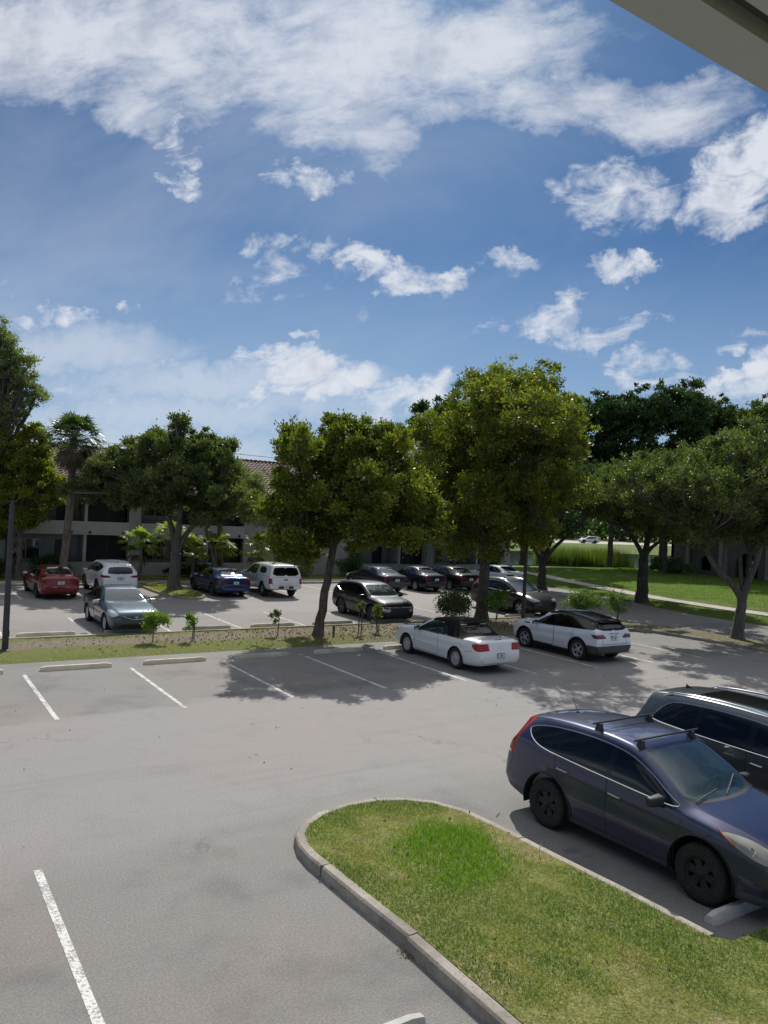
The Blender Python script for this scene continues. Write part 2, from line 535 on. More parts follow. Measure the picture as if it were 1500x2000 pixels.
def mat_paintline():
    m, N, out = newmat('road_paint')
    P = N.n('ShaderNodeNewGeometry').outputs['Position']
    n = N.noise(P, 26.0, 5, 0.75)
    n2 = N.noise(P, 3.0, 4, 0.6)
    w = N.m('ADD', n, N.m('MULTIPLY', N.m('SUBTRACT', n2, 0.5), 0.5))
    c = N.mix(N.ramp(w, 0.46, 0.56), (0.66, 0.655, 0.62), (0.27, 0.265, 0.25))
    g = N.noise(P, 120.0, 2, 0.6)
    c = N.mix(N.ramp(g, 0.55, 0.7), c, N.mix(1.0, c, (0.65, 0.65, 0.65), 'MULTIPLY'))
    bsdf(N, out, Base_Color=c, Roughness=0.75)


mat_asphalt()
mat_concrete('kerb_concrete', (0.30, 0.265, 0.215), (0.42, 0.38, 0.32), (0.12, 0.105, 0.088), sc=1.3)
mat_concrete('stop_concrete', (0.68, 0.56, 0.40), (0.78, 0.67, 0.50), (0.42, 0.34, 0.25), sc=1.6)
mat_concrete('mossy_concrete', (0.44, 0.42, 0.32), (0.56, 0.54, 0.42), (0.2, 0.19, 0.14), sc=1.6)
mat_concrete('white_stop', (0.60, 0.59, 0.55), (0.68, 0.67, 0.63), (0.34, 0.33, 0.30), sc=1.6)
mat_concrete('walk_concrete', (0.40, 0.37, 0.32), (0.52, 0.48, 0.42), (0.30, 0.27, 0.23))
mat_concrete('soffit_paint', (0.40, 0.43, 0.475), (0.42, 0.45, 0.49), (0.385, 0.41, 0.45), sc=0.5)
mat_ground()
mat_paintline()
simple('stucco', (0.31, 0.31, 0.295), 0.9, noise=0.10, nscale=1.3, bump=0.5, bscale=50)
simple('stucco_shaded', (0.13, 0.128, 0.12), 0.9, noise=0.12, nscale=1.5, bump=0.5, bscale=50)  # stucco colour darkened to stand in for shade on the garden building
simple('stucco_white', (0.40, 0.40, 0.385), 0.85, noise=0.08, nscale=1.5)
simple('door_navy', (0.012, 0.016, 0.045), 0.45)
simple('frame_dark', (0.03, 0.03, 0.032), 0.5)
simple('iron', (0.02, 0.02, 0.022), 0.5)
simple('screen_mesh', (0.012, 0.013, 0.014), 0.55)
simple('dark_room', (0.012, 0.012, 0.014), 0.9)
simple('groove_dark', (0.11, 0.105, 0.095), 0.9)
simple('pole_grey', (0.055, 0.055, 0.065), 0.5, metal=0.3, noise=0.2, nscale=6)
simple('pole_bronze', (0.075, 0.065, 0.055), 0.55, metal=0.3, noise=0.2, nscale=6)
simple('cable_black', (0.02, 0.02, 0.02), 0.6)


def mat_window_glass():
    m, N, out = newmat('window_glass')
    b = bsdf(N, out, Base_Color=(0.03, 0.035, 0.04), Roughness=0.04)
    b.inputs['Specular IOR Level'].default_value = 0.8
    tc = N.n('ShaderNodeTexCoord').outputs['Object']
    bp = N.n('ShaderNodeBump', {'Strength': 0.05, 'Distance': 0.05, 'Height': N.noise(tc, 1.2, 2)})
    N.t.links.new(bp.outputs[0], b.inputs['Normal'])


def mat_rooftile():
    m, N, out = newmat('clay_tile')
    tc = N.n('ShaderNodeTexCoord').outputs['Object']
    x, y, z = N.sep(tc)
    n = N.noise(tc, 3.0, 5, 0.7)
    cell = N.n('ShaderNodeTexVoronoi', {'Vector': N.vm('MULTIPLY', tc, (4.0, 3.0, 0.0)), 'Scale': 1.0}).outputs['Color']
    c = N.mix(N.ramp(n, 0.3, 0.7), (0.085, 0.048, 0.040), (0.155, 0.085, 0.068))
    c = N.mix(N.ramp(N.sep(cell)[0], 0.2, 0.9), N.mix(1.0, c, (0.65, 0.65, 0.68), 'MULTIPLY'), N.mix(1.0, c, (1.2, 1.15, 1.1), 'MULTIPLY'))
    bsdf(N, out, Base_Color=c, Roughness=0.8)


def mat_water():
    m, N, out = newmat('pond_water')
    P = N.n('ShaderNodeNewGeometry').outputs['Position']
    b = bsdf(N, out, Base_Color=(0.035, 0.045, 0.03), Roughness=0.06)
    b.inputs['Specular IOR Level'].default_value = 0.6
    bp = N.n('ShaderNodeBump', {'Strength': 0.25, 'Distance': 0.03, 'Height': N.noise(P, 2.5, 4)})
    N.t.links.new(bp.outputs[0], b.inputs['Normal'])


mat_window_glass()
mat_rooftile()
mat_water()

# ------------------------------------------------------------------ ground, paving, kerbs
rnd = random.Random(7)


def rect(x0, y0, x1, y1):
    return [(x0, y0), (x1, y0), (x1, y1), (x0, y1)]


g = poly_sheet('ground', rect(-900, -300, 1500, 1500), -0.012, 'turf')
lot = poly_sheet('parking_lot', [(-45, -3), (45, -3), (37.4, 15), (37.0, 26), (38.2, 31), (39.6, 37), (40.3, 42.0), (39.0, 43.5), (-45, 43.5)], 0.0, 'asphalt')
poly_sheet('entrance_road', [(40.3, 42.0), (39.0, 43.5), (47.0, 63.0), (60, 90), (68, 90), (52, 60)], 0.0, 'asphalt')
poly_sheet('far_road', [(40, 102), (40, 118), (260, 118), (260, 100), (130, 100)], -0.008, 'walk_concrete')
poly_sheet('far_highway', [(40, 124), (40, 140), (320, 140), (320, 124)], -0.008, 'walk_concrete')


def strip_mound(name, outline, h, mat, n=None, kind='structure', inset=0.25, step=0.35, bump=0.03, seed=1, flat=False):
    """low mounded patch of soil or turf: flat at its edge, a little higher inside, uneven"""
    xs = [p[0] for p in outline]
    ys = [p[1] for p in outline]
    x0, x1, y0, y1 = min(xs), max(xs), min(ys), max(ys)
    bm = bmesh.new()
    vs = [bm.verts.new((x, y, 0)) for x, y in outline]
    f = bm.faces.new(vs)
    k = x0 + step
    while k < x1:
        bmesh.ops.bisect_plane(bm, geom=bm.verts[:] + bm.edges[:] + bm.faces[:], plane_co=(k, 0, 0), plane_no=(1, 0, 0))
        k += step
    k = y0 + step
    while k < y1:
        bmesh.ops.bisect_plane(bm, geom=bm.verts[:] + bm.edges[:] + bm.faces[:], plane_co=(0, k, 0), plane_no=(0, 1, 0))
        k += step
    seg = [(np.array(outline[i]), np.array(outline[(i + 1) % len(outline)])) for i in range(len(outline))]
    A = np.array([s[0] for s in seg])
    B = np.array([s[1] for s in seg])
    D = B - A
    L2 = (D ** 2).sum(1)
    rs = np.random.RandomState(seed)
    ph = rs.rand(6, 3) * 6.28
    for v in bm.verts:
        p = np.array([v.co.x, v.co.y])
        t = np.clip(((p - A) * D).sum(1) / L2, 0, 1)
        dist = np.sqrt((((A + D * t[:, None]) - p) ** 2).sum(1)).min()
        w = 1.0 if flat else min(1.0, dist / inset)
        w = w * w * (3 - 2 * w)
        nz = sum(math.sin(p[0] * (1.3 + k) + ph[k, 0]) * math.sin(p[1] * (1.7 + k) + ph[k, 1]) / (k + 1) for k in range(4))
        v.co.z = (h + bump * nz) * w
    bm.normal_update()
    for f in bm.faces:
        if f.normal.z < 0:
            f.normal_flip()
        f.smooth = True
    me = bpy.data.meshes.new(name)
    bm.to_mesh(me)
    bm.free()
    me.materials.append(MATS[mat])
    o = link(bpy.data.objects.new(name, me))
    if kind:
        o['kind'] = kind
    return o


def offset_path(path, d, closed=False):
    out = []
    n = len(path)
    for i in range(n):
        a = Vector(path[(i - 1) % n] if (closed or i > 0) else path[i])
        b = Vector(path[i])
        c = Vector(path[(i + 1) % n] if (closed or i < n - 1) else path[i])
        t1 = (b - a)
        t2 = (c - b)
        t = Vector((0, 0))
        if t1.length > 1e-6:
            t += t1.normalized()
        if t2.length > 1e-6:
            t += t2.normalized()
        t.normalize()
        nn = Vector((-t.y, t.x))
        k = 1.0
        if t1.length > 1e-6 and t2.length > 1e-6:
            k = 1.0 / max(0.5, abs(nn.dot(Vector((-t1.normalized().y, t1.normalized().x)))))
        out.append((b.x + nn.x * d * k, b.y + nn.y * d * k))
    return out


def kerb(name, path, w=0.15, h=0.14, mat='kerb_concrete', closed=False, joints=3.0, seed=0, wob=0.0):
    """kerb along a path (outer top edge = path, body to the left of it)"""
    path = [Vector(p) for p in path]
    if closed:
        path.append(path[0].copy())
    # resample
    pts = []
    for i in range(len(path) - 1):
        a, b = path[i], path[i + 1]
        n = max(1, int((b - a).length / 0.3))
        for k in range(n):
            pts.append(a.lerp(b, k / n))
    pts.append(path[-1].copy())
    rs = random.Random(seed)
    L = [tuple(p) for p in pts]
    prof = [(0.0, -0.02), (0.012, h - 0.03), (0.035, h - 0.004), (w - 0.02, h), (w, h - 0.015), (w, -0.02)]
    rows = []
    for (d, z) in prof:
        off = offset_path(L, d)
        rows.append([(x, y, z) for x, y in off])
    s = MB()
    n = len(L)
    acc = 0.0
    dz = 0.0
    V = []
    for i in range(n):
        if i > 0:
            acc += (pts[i] - pts[i - 1]).length
        if acc > joints:
            acc = 0.0
            dz = rs.uniform(-wob, wob)
        for r in rows:
            x, y, z = r[i]
            V.append((x, y, z + (dz if z > 0 else 0)))
    F = []
    m = len(prof)
    for i in range(n - 1):
        for k in range(m - 1):
            F.append((i * m + k, i * m + k + 1, (i + 1) * m + k + 1, (i + 1) * m + k))
    F.append(tuple(range(m))[::-1])
    F.append(tuple((n - 1) * m + k for k in range(m)))
    s.add(V, F)
    o = s.build(name, mat, smooth=True, auto=30)
    # joint cuts
    jb = MB()
    acc = 0.0
    for i in range(1, n - 1):
        acc += (pts[i] - pts[i - 1]).length
        if acc >= joints:
            acc = 0.0
            t = (pts[i + 1] - pts[i - 1]).normalized()
            nn = Vector((-t.y, t.x))
            a = pts[i] - nn * 0.002
            b = pts[i] + nn * (w * 0.97)
            q = t * 0.005
            zz = h + 0.003
            V = [(a.x - q.x, a.y - q.y, 0), (a.x + q.x, a.y + q.y, 0), (b.x + q.x, b.y + q.y, 0), (b.x - q.x, b.y - q.y, 0)]
            V += [(x, y, zz) for x, y, _ in V]
            jb.add(V, [(4, 5, 6, 7), (0, 1, 5, 4), (1, 2, 6, 5), (2, 3, 7, 6), (3, 0, 4, 7)])
    o['kind'] = 'structure'
    if jb.V:
        j = jb.build('joint', 'groove_dark', o)
    return o


def arc(cx, cy, rx, ry, a0, a1, n):
    return [(cx + rx * math.cos(R_(a0 + (a1 - a0) * i / n)), cy + ry * math.sin(R_(a0 + (a1 - a0) * i / n))) for i in range(n + 1)]


# island in front of the camera: kerb runs up its left side, round the nose and down the right side
isl = [(4.88, 3.6), (4.89, 4.9), (4.92, 6.75), (4.88, 7.9), (4.85, 9.0)] + [(4.89, 9.36), (5.0, 9.68), (5.25, 9.98), (5.66, 10.24), (6.2, 10.38), (6.75, 10.36), (7.2, 10.18), (7.58, 9.84), (7.82, 9.3), (7.9, 8.5), (7.95, 7.4), (8.02, 6.4), (8.06, 5.2)]

iso = kerb('island_kerb', [(x - .03, y) for x, y in isl[:3]][::-1] , w=0.165, h=0.152, joints=2.0, seed=3, wob=0.0)
iso = kerb('island_kerb', (isl[3:] and ([(4.92, 6.77)] + isl[3:]))[::-1], w=0.16, h=0.15, joints=2.7, seed=3, wob=0.0)
inner = offset_path(isl[::-1], 0.14)
grass_out = inner + [(5.42, 3.5), (5.42, -2.0), (16, -2.0), (16, 5.15), (11.2, 5.2), (8.2, 5.3)]
grass_out = [p for i, p in enumerate(grass_out) if i == 0 or (Vector(p) - Vector(grass_out[i - 1])).length > 0.02]
isl_ground = strip_mound('island_lawn', inner[::-1] + [(8.1, 5.0), (16, 4.95), (16, -2.0), (5.12, -2.0)][0:4], 0.142, 'turf', inset=0.05, step=0.3, bump=0.004, flat=True)
poly_sheet('front_walk', [(-12, 4.4), (1.0, 4.4), (4.7, 4.4), (4.95, 3.3), (7.3, 3.85), (16, 3.85), (16, 2.6), (4.95, 2.6), (-12, 2.6)], 0.19, 'walk_concrete')

# planted strip between the two rows of stalls
med = [(-30, 23.35), (-10, 23.45), (3, 23.5), (10, 23.55), (15.6, 23.55), (17.0, 23.5), (22, 23.4), (27.4, 22.9), (28.6, 22.3), (28.8, 20.6), (28.95, 19.0), (29.0, 16.5), (29.3, 14.4), (30.3, 13.6), (31.3, 14.4),
       (31.7, 17), (31.55, 20), (31.0, 22.6), (30.2, 24.6), (29.2, 26.3), (27.6, 27.3), (24, 27.45), (15, 27.4), (3, 27.3), (-10, 27.2), (-30, 27.1)]
strip_mound('median_strip', med, 0.09, 'mulch', inset=0.5, step=0.4, bump=0.025, seed=4)

kerb('median_kerb', [(31.75, 17), (31.35, 14.3), (30.25, 13.5), (29.2, 14.4), (28.95, 16.5), (28.9, 19.0), (28.75, 20.6), (28.5, 22.1), (27.9, 22.65), (26.9, 22.98)][::-1], w=0.15, h=0.13, seed=5)
# pale concrete edging behind row of stalls
s = MB()
s.box(-30, 27.4, 27.42, 27.56, -0.01, 0.05)
o = s.build('edging_kerb', 'kerb_concrete')
o['kind'] = 'structure'

# right-hand side: verge, walk and rising lawn beyond the entrance road
verge = [(37.25, -3), (37.3, 15), (37.0, 26), (38.2, 31), (39.6, 37), (40.3, 42.0), (43.5, 50), (46, 50), (46, 40), (43.6, 30), (43.9, 20), (46, -3)]
strip_mound('verge', verge, 0.10, 'lawn', inset=0.4, step=0.8, bump=0.02, seed=6)
s = MB()
pw = [(40.3, 10), (40.35, 20), (40.4, 27), (40.7, 31.6), (42.1, 37), (43.6, 42), (46.5, 50)]
pw2 = offset_path(pw, -1.55)
V = [(x, y, 0.14) for x, y in pw] + [(x, y, 0.14) for x, y in pw2]
n = len(pw)
s.add(V, [(i, n + i, n + i + 1, i + 1) for i in range(n - 1)])
o = s.build('footpath', 'walk_concrete')
o['kind'] = 'structure'



def lawn_mound():
    nx, ny = 60, 60
    V, F = [], []
    for j in range(ny + 1):
        for i in range(nx + 1):
            v = j / ny
            y = 8 + v * 62
            xl = 42.2 if y < 30 else 42.2 + (y - 30) * 0.23
            x = xl + (i / nx) * (95 - xl)
            u = (x - xl) / 20.0
            # rises gently and falls again to the pond
            pond = math.exp(-((y - (60 - (x - 55) * 0.35)) / 7.0) ** 2)
            z = 0.12 + 0.42 * max(0, math.sin(min(1.0, max(0, u)) * PI / 2)) * (1 - 0.9 / (1 + math.exp(-(y - (56 - (x - 50) * 0.25)) / 1.2)))
            z -= 0.32 / (1 + math.exp(-(y - (57 - (x - 50) * 0.25)) / 1.5))
            z += 0.03 * math.sin(x * 0.9) * math.sin(y * 0.7)
            V.append((x, y, z))
    for j in range(ny):
        for i in range(nx):
            a = j * (nx + 1) + i
            F.append((a, a + 1, a + nx + 2, a + nx + 1))
    o = meshobj('lawn', V, F, 'lawn', smooth=True)
    o['kind'] = 'structure'


lawn_mound()
poly_sheet('far_lawn', [(45, 63), (45, 123.5), (330, 123.5), (330, 45), (96, 45), (96, 60)], -0.002, 'lawn')
poly_sheet('pond', [(48, 60.5), (60, 57.8), (74, 55.5), (92, 52.5), (112, 60), (108, 80), (96, 84.5), (78, 85.5), (62, 83), (50, 75)], 0.07, 'pond_water')

# far kerb, verge and walk in front of the apartment block
poly_sheet('rear_walk', rect(-45, 43.72, 36.5, 45.3), 0.10, 'walk_concrete')
kerb('rear_kerb', [(-45, 43.5), (37.0, 43.5)], w=0.2, h=0.12, seed=9)
s = MB()
s.add([(-45, 45.3, 0.04), (46, 45.3, 0.04), (46, 56, 0.04), (-45, 56, 0.04)], [(0, 1, 2, 3)])
o = s.build('rear_lawn', 'turf')
o['kind'] = 'structure'
# oak island between the parked cars of the rear row
oi = [(11.9, 43.5), (11.85, 40.2), (11.95, 38.2), (12.25, 37.1), (12.75, 36.55), (13.3, 36.7), (13.75, 37.5), (13.9, 39.0), (14.0, 43.5)]
strip_mound('oak_island', oi, 0.10, 'turf', inset=0.3, step=0.4, bump=0.02, seed=11)
kerb('oak_island_kerb', oi, w=0.15, h=0.12, seed=12)
# strip of grass in front of the walk, between kerb and stalls ends
# ------------------------------------------------------------------ painted stall lines
ln = MB()


def line(x, y0, y1, w=0.1, dx=0.0):
    V = [(x - w / 2, y0, 0.004), (x + w / 2, y0, 0.004), (x + dx + w / 2, y1, 0.004), (x + dx - w / 2, y1, 0.004)]
    ln.add(V, [(0, 1, 2, 3)])


for k in range(-4, 9):
    line(3.24 + 2.74 * k, 17.28, 21.98)
for k in range(-6, 9):
    line(6.19 + 2.74 * k, 27.62, 31.9)
for k in range(-4, 14):
    x = 5.35 + 2.74 * k
    if 11 < x < 14.6:
        continue
    line(x, 38.0, 43.4)
line(1.80, 5.4, 10.4)
line(-0.94, 5.4, 10.4)
line(11.0, 5.4, 10.4)
line(13.74, 5.4, 10.4)
# painted cross-bar of the disabled bay on the far left
ln.add([(2.9, 37.4, 0.004), (5.3, 37.9, 0.004), (5.28, 38.0, 0.004), (2.88, 37.5, 0.004)], [(0, 1, 2, 3)])
o = ln.build('stall_markings', 'road_paint')
o['kind'] = 'structure'

# ------------------------------------------------------------------ concrete wheel stops
def wheel_stop_mesh(chip=0.0, seed=0):
    rs = random.Random(seed)
    L, w, h = 1.83, 0.155, 0.125
    bm = bmesh.new()
    n = 14
    prof = [(-w / 2, 0), (-w / 2 + 0.012, h * 0.55), (-w / 2 + 0.04, h), (w / 2 - 0.04, h), (w / 2 - 0.012, h * 0.55), (w / 2, 0)]
    rows = []
    for i in range(n + 1):
        t = i / n
        x = -L / 2 + L * t
        e = 1.0
        if i == 0 or i == n:
            e = 0.80
        rows.append([bm.verts.new((x, y * (1 if e == 1 else 0.9) + rs.uniform(-.002, .002), z * e + (rs.uniform(-.004, .002) - (chip * rs.random() if z > 0.1 else 0) if z > 0 else 0))) for y, z in prof])
    for i in range(n):
        for k in range(5):
            bm.faces.new((rows[i][k], rows[i + 1][k], rows[i + 1][k + 1], rows[i][k + 1]))
    bm.faces.new(rows[0])
    bm.faces.new(rows[-1][::-1])
    bmesh.ops.bevel(bm, geom=[e for e in bm.edges if e.calc_face_angle(0) > 0.3], offset=0.006, segments=2, affect='EDGES')
    me = bpy.data.meshes.new('wheel_stop')
    bm.normal_update()
    bm.to_mesh(me)
    bm.free()
    me.polygons.foreach_set('use_smooth', [True] * len(me.polygons))
    me.set_sharp_from_angle(angle=R_(35))
    return me


stop_me = {m: wheel_stop_mesh(0.006, i) for i, m in enumerate(('stop_concrete', 'mossy_concrete', 'white_stop'))}
for k_, me_ in stop_me.items():
    me_.materials.append(MATS[k_])


def wheel_stop(x, y, mat, label, rz=0.0, group='concrete wheel stops'):
    o = bpy.data.objects.new('wheel_stop', stop_me[mat])
    link(o)
    o.location = (x, y, 0.0)
    o.rotation_euler = (0, 0, rz)
    tag(o, label, 'wheel stop', group)
    return o


SB = [(-3.0, 'stop_concrete', 'cream concrete wheel stop cut off by the left edge of the photo'),
      (4.61, 'stop_concrete', 'clean cream wheel stop in the sunny stall nearest the grey light pole'),
      (7.35, 'stop_concrete', 'cream wheel stop in the second sunny stall, its right end reaching the tree shade'),
      (10.09, 'mossy_concrete', 'greenish wheel stop in the shade below the trunk of the leaning tree'),
      (12.83, 'mossy_concrete', 'greenish shaded wheel stop in the stall left of the white convertible'),
      (15.55, 'stop_concrete', 'cream wheel stop hidden behind the front wheel of the white convertible'),
      (21.0, 'stop_concrete', 'wheel stop at the nose of the white two-tone crossover'),
      (26.2, 'stop_concrete', 'tan wheel stop just behind the tail of the white two-tone crossover')]
for x, m_, l_ in SB:
    wheel_stop(1.87 if x == -3.0 else x, 22.3, m_, l_, rnd.uniform(-.01, .01))
SC = [(4.75, 'brown weathered wheel stop in the empty stall between the pole and the grey sedan'),
      (7.55, 'grey wheel stop under the front bumper of the grey sedan'),
      (10.35, 'weathered wheel stop behind the twiggy sapling, right of the grey sedan'),
      (13.05, 'weathered wheel stop just left of the leaning trunk'),
      (15.75, 'weathered wheel stop between the leaning trunk and the dark compact crossover'),
      (18.55, 'weathered wheel stop under the grille of the dark compact crossover'),
      (26.1, 'pale wheel stop under the nose of the black SUV beyond the tall tree')]
for i, (x, l_) in enumerate(SC):
    wheel_stop(x, 27.95, 'mossy_concrete' if i % 3 else 'stop_concrete', l_, rnd.uniform(-.015, .015))
wheel_stop(3.43, 5.68, 'white_stop', 'white painted wheel stop cut off by the bottom edge of the photo', 0.0)
wheel_stop(9.34, 5.53, 'white_stop', 'scuffed white wheel stop under the nose of the blue SUV with roof bars', 0.0)
wheel_stop(25.7, 42.7, 'white_stop', 'long pale wheel stop beyond the aisle, in front of the shaded dark sedans')
wheel_stop(4.0, 42.6, 'white_stop', 'white wheel stop far left, beyond the grey light pole')

# ------------------------------------------------------------------ soffit of the building the photo is taken from
root = empty('walkway_roof', (0, 0, 0), 0, 'pale concrete roof edge with a dark drip groove overhead at the upper right corner', 'roof')
b_ = MB()
b_.box(-14, 30, 0.955, 1.06, 5.70, 5.95)
b_.box(-14, 30, -2.0, 0.905, 5.70, 5.95)
b_.build('soffit', 'soffit_paint', root)
b_ = MB()
b_.box(-14, 30, 0.9055, 0.9545, 5.74, 5.94)
b_.build('drip_groove', 'groove_dark', root)

# ------------------------------------------------------------------ apartment block
def apartment_block(x_start, nmod, yf=48.8):
    root = empty('apartment_block', (x_start, yf, 0), 0, 'long two-storey pale stucco apartment block with clay tile roof behind the parked cars', 'building')
    W = 7.6
    xe = nmod * W
    wall, band, trim, dark = MB(), MB(), MB(), MB()
    D = 1.7                    # depth of the recess
    # back wall of the recess, both storeys, with door and window holes left as separate strips
    for k in range(nmod):
        x0 = k * W
        stair = (k == 4)
        # pier (full height)
        wall.box(x0 - 0.36, x0 + 0.36, -0.002, 0.45, 0, 5.2)
        for z0, z1, lv in ((0.0, 2.5, 0), (2.8, 5.2, 1)):
            if stair:
                wall.box(x0 + 0.36, x0 + W - 3.6, 0.9, 1.1, z0, z1)
                continue
            # low wall
            if lv == 0:
                wall.box(x0 + 0.36, x0 + W - 0.36, 0.02, 0.16, 0, 0.86)
            # recess wall: left part with window, door, then solid
            yb0, yb1 = D, D + 0.15
            wall.box(x0 + 0.36, x0 + 0.9, yb0, yb1, z0, z1)
            wall.box(x0 + 0.9, x0 + 2.5, yb0, yb1, z0, z0 + 0.9)
            wall.box(x0 + 0.9, x0 + 2.5, yb0, yb1, z0 + 2.15, z1)
            wall.box(x0 + 2.5, x0 + 3.3, yb0, yb1, z0, z1)
            wall.box(x0 + 3.3, x0 + 4.2, yb0, yb1, z0 + 2.1, z1)
            wall.box(x0 + 4.2, x0 + 4.72, yb0, yb1, z0, z1)
            dk_ = MB()
            dk_.box(x0 + 4.72, x0 + W - 0.36, 0.9, 1.0, z0, z1)
            dk_.build('screened_recess', 'screen_mesh', root)
            # thin column
            tr_ = MB()
            tr_.box(x0 + 4.62, x0 + 4.78, 0.0, 0.16, 0.86 if lv == 0 else 3.3, 2.5 if lv == 0 else 5.2)
            tr_.build('column', 'stucco_white', root)
            wall.box(x0 + 4.60, x0 + 4.72, 0.17, D, z0, z1)
    wall.box(xe - 0.36, xe + 0.36, -0.002, 0.45, 0, 5.2)
    # end wall, rear wall
    wall.box(xe + 0.0, xe + 0.34, 0.45, 12, 0, 5.2)
    wall.box(-0.34, 0.0, 0.45, 12, 0, 5.2)
    wall.box(0, xe, 11.8, 12, 0, 5.2)
    # floor slab / parapet band
    for k in range(nmod):
        x0 = k * W
        if k == 4:
            band.box(x0 + 0.362, x0 + W - 3.6, 0.6, 0.88, 2.5, 3.3)
            wall.box(x0 + W - 3.6, x0 + W - 0.36, -0.02, 0.3, 0, 5.2)
            continue
        band.box(x0 + 0.362, x0 + W - 0.362, -0.06, 0.10, 2.5, 3.3)
        band.box(x0 + 0.362, x0 + W - 0.362, 0.10, D - 0.002, 2.5, 2.8)
    # eave fascia and ceiling
    band.box(-0.8, xe + 0.8, -0.5, -0.38, 5.2, 5.42)
    band.box(-0.8, xe + 0.8, -0.38, 12.4, 5.202, 5.3)
    # buttress at the far end
    V = [(xe + 0.36, 0.0, 0), (xe + 1.3, 0.0, 0), (xe + 0.75, 0.0, 1.2), (xe + 0.5, 0.0, 2.4), (xe + 0.36, 0.0, 3.4)]
    V2 = [(x, 0.4, z) for x, y, z in V]
    wall.add(V + V2, [(0, 1, 2, 3, 4), (9, 8, 7, 6, 5), (1, 6, 7, 2), (2, 7, 8, 3), (3, 8, 9, 4), (0, 5, 6, 1), (4, 9, 5, 0)])
    wall.build('wall', 'stucco', root)
    band.build('parapet', 'stucco_white', root)
    # downlights under the slab
    for k in range(nmod):
        if k == 4:
            continue
        for xx in (3.9, 4.95, 6.9):
            d_ = MB()
            d_.lathe([(0.0, 0.0), (0.07, 0.0), (0.07, 0.12), (0.05, 0.14), (0.0, 0.14)], 10, 'z')
            d_.build('wall_light', 'iron', root, loc=(k * W + xx, -0.09, 2.58))
    for k in range(nmod):
        if k == 4:
            continue
        x0 = k * W
        for z0 in (0.0, 2.8):
            f = MB()
            f.box(x0 + 0.9, x0 + 2.5, D - 0.02, D + 0.02, z0 + 0.9, z0 + 0.96)
            f.box(x0 + 0.9, x0 + 2.5, D - 0.02, D + 0.02, z0 + 2.09, z0 + 2.15)
            for xx in (0.9, 1.67, 2.44):
                f.box(x0 + xx, x0 + xx + 0.06, D - 0.02, D + 0.02, z0 + 0.96, z0 + 2.09)
            w_ = f.build('window', 'stucco_white', root)
            p_ = MB()
            p_.box(x0 + 0.96, x0 + 1.67, D + 0.005, D + 0.015, z0 + 0.96, z0 + 2.09)
            p_.box(x0 + 1.73, x0 + 2.44, D + 0.005, D + 0.015, z0 + 0.96, z0 + 2.09)
            p_.build('pane', 'window_glass', w_)
            d_ = MB()
            d_.box(x0 + 3.302, x0 + 4.198, D + 0.03, D + 0.08, z0 + 0.02, z0 + 2.098)
            d_.box(x0 + 3.40, x0 + 4.10, D + 0.018, D + 0.031, z0 + 0.2, z0 + 0.95)
            d_.box(x0 + 3.40, x0 + 4.10, D + 0.018, D + 0.031, z0 + 1.1, z0 + 1.95)
            dr = d_.build('door', 'door_navy', root)
            h_ = MB()
            h_.lathe([(0, -0.05), (0.03, -0.045), (0.03, 0)], 8, 'y', (x0 + 4.12, D + 0.0, z0 + 1.02))
            h_.build('handle', 'frame_dark', dr)
            r_ = MB()
            zr = z0 + (0.98 if z0 == 0 else 0.62)
            r_.box(x0 + 0.37, x0 + 4.6, 0.04, 0.07, zr + 0.06, zr + 0.10)
            r_.box(x0 + 0.37, x0 + 4.6, 0.045, 0.065, zr - 0.10, zr - 0.07)
            for q in range(4):
                r_.box(x0 + 0.5 + q * 1.3, x0 + 0.53 + q * 1.3, 0.045, 0.065, zr - 0.14, zr + 0.1)
            r_.box(x0 + 4.8, x0 + 7.2, 0.04, 0.07, zr + 0.06, zr + 0.10)
            r_.build('railing', 'iron', root)
            # framing of the insect screens
            for q in range(3):
                sc = MB()
                sc.box(x0 + 4.8 + q * 1.2, x0 + 4.83 + q * 1.2, 0.10, 0.13, 0.87 if z0 == 0 else 3.31, 2.49 if z0 == 0 else 5.19)
                sc.build('screen_frame', 'frame_dark', root)
    # roof: barrel tiles modelled as a corrugated, stepped surface
    rise, run = 2.75, 6.4
    ang = math.atan2(rise, run)
    x0, x1 = -0.9, xe + 0.9
    nx = int((x1 - x0) / 0.075)
    rows = 18
    V, F = [], []
    for j in range(rows):
        for e in (0, 1):
            t = (j + e) / rows
            yy = -0.62 + t * (run + 0.62)
            zz = 5.36 + t * rise + (0.045 if e == 0 else 0.0)
            for i in range(nx + 1):
                x = x0 + (x1 - x0) * i / nx
                V.append((x, yy, zz + 0.035 * math.sin(i * PI / 2.0)))
    for r in range(rows * 2 - 1):
        for i in range(nx):
            a = r * (nx + 1) + i
            F.append((a, a + 1, a + nx + 2, a + nx + 1))
    rf = meshobj('roof', V, F, 'clay_tile', root, smooth=True, auto=50)
    # far slope and ridge
    s = MB()
    s.add([(x0, run, 5.36 + rise), (x1, run, 5.36 + rise), (x1, 13.2, 5.3), (x0, 13.2, 5.3)], [(0, 1, 2, 3)])
    s.add([(x0, -0.6, 5.34), (x0, run, 5.34 + rise), (x0, 13.2, 5.3)], [(0, 1, 2)])
    s.add([(x1, -0.6, 5.34), (x1, run, 5.34 + rise), (x1, 13.2, 5.3)], [(2, 1, 0)])
    s.build('rear_slope', 'clay_tile', root)
    s = MB()
    n_ = int((x1 - x0) / 0.38)
    for i in range(n_):
        xa = x0 + i * 0.38
        s.tube([(xa, run, 5.36 + rise + 0.03), (xa + 0.4, run, 5.36 + rise + 0.0)], [0.13, 0.105], 8)
    s.build('ridge_tile', 'clay_tile', root, smooth=True)
    return root


apartment_block(5.5 - 7.6 * 2, 7)


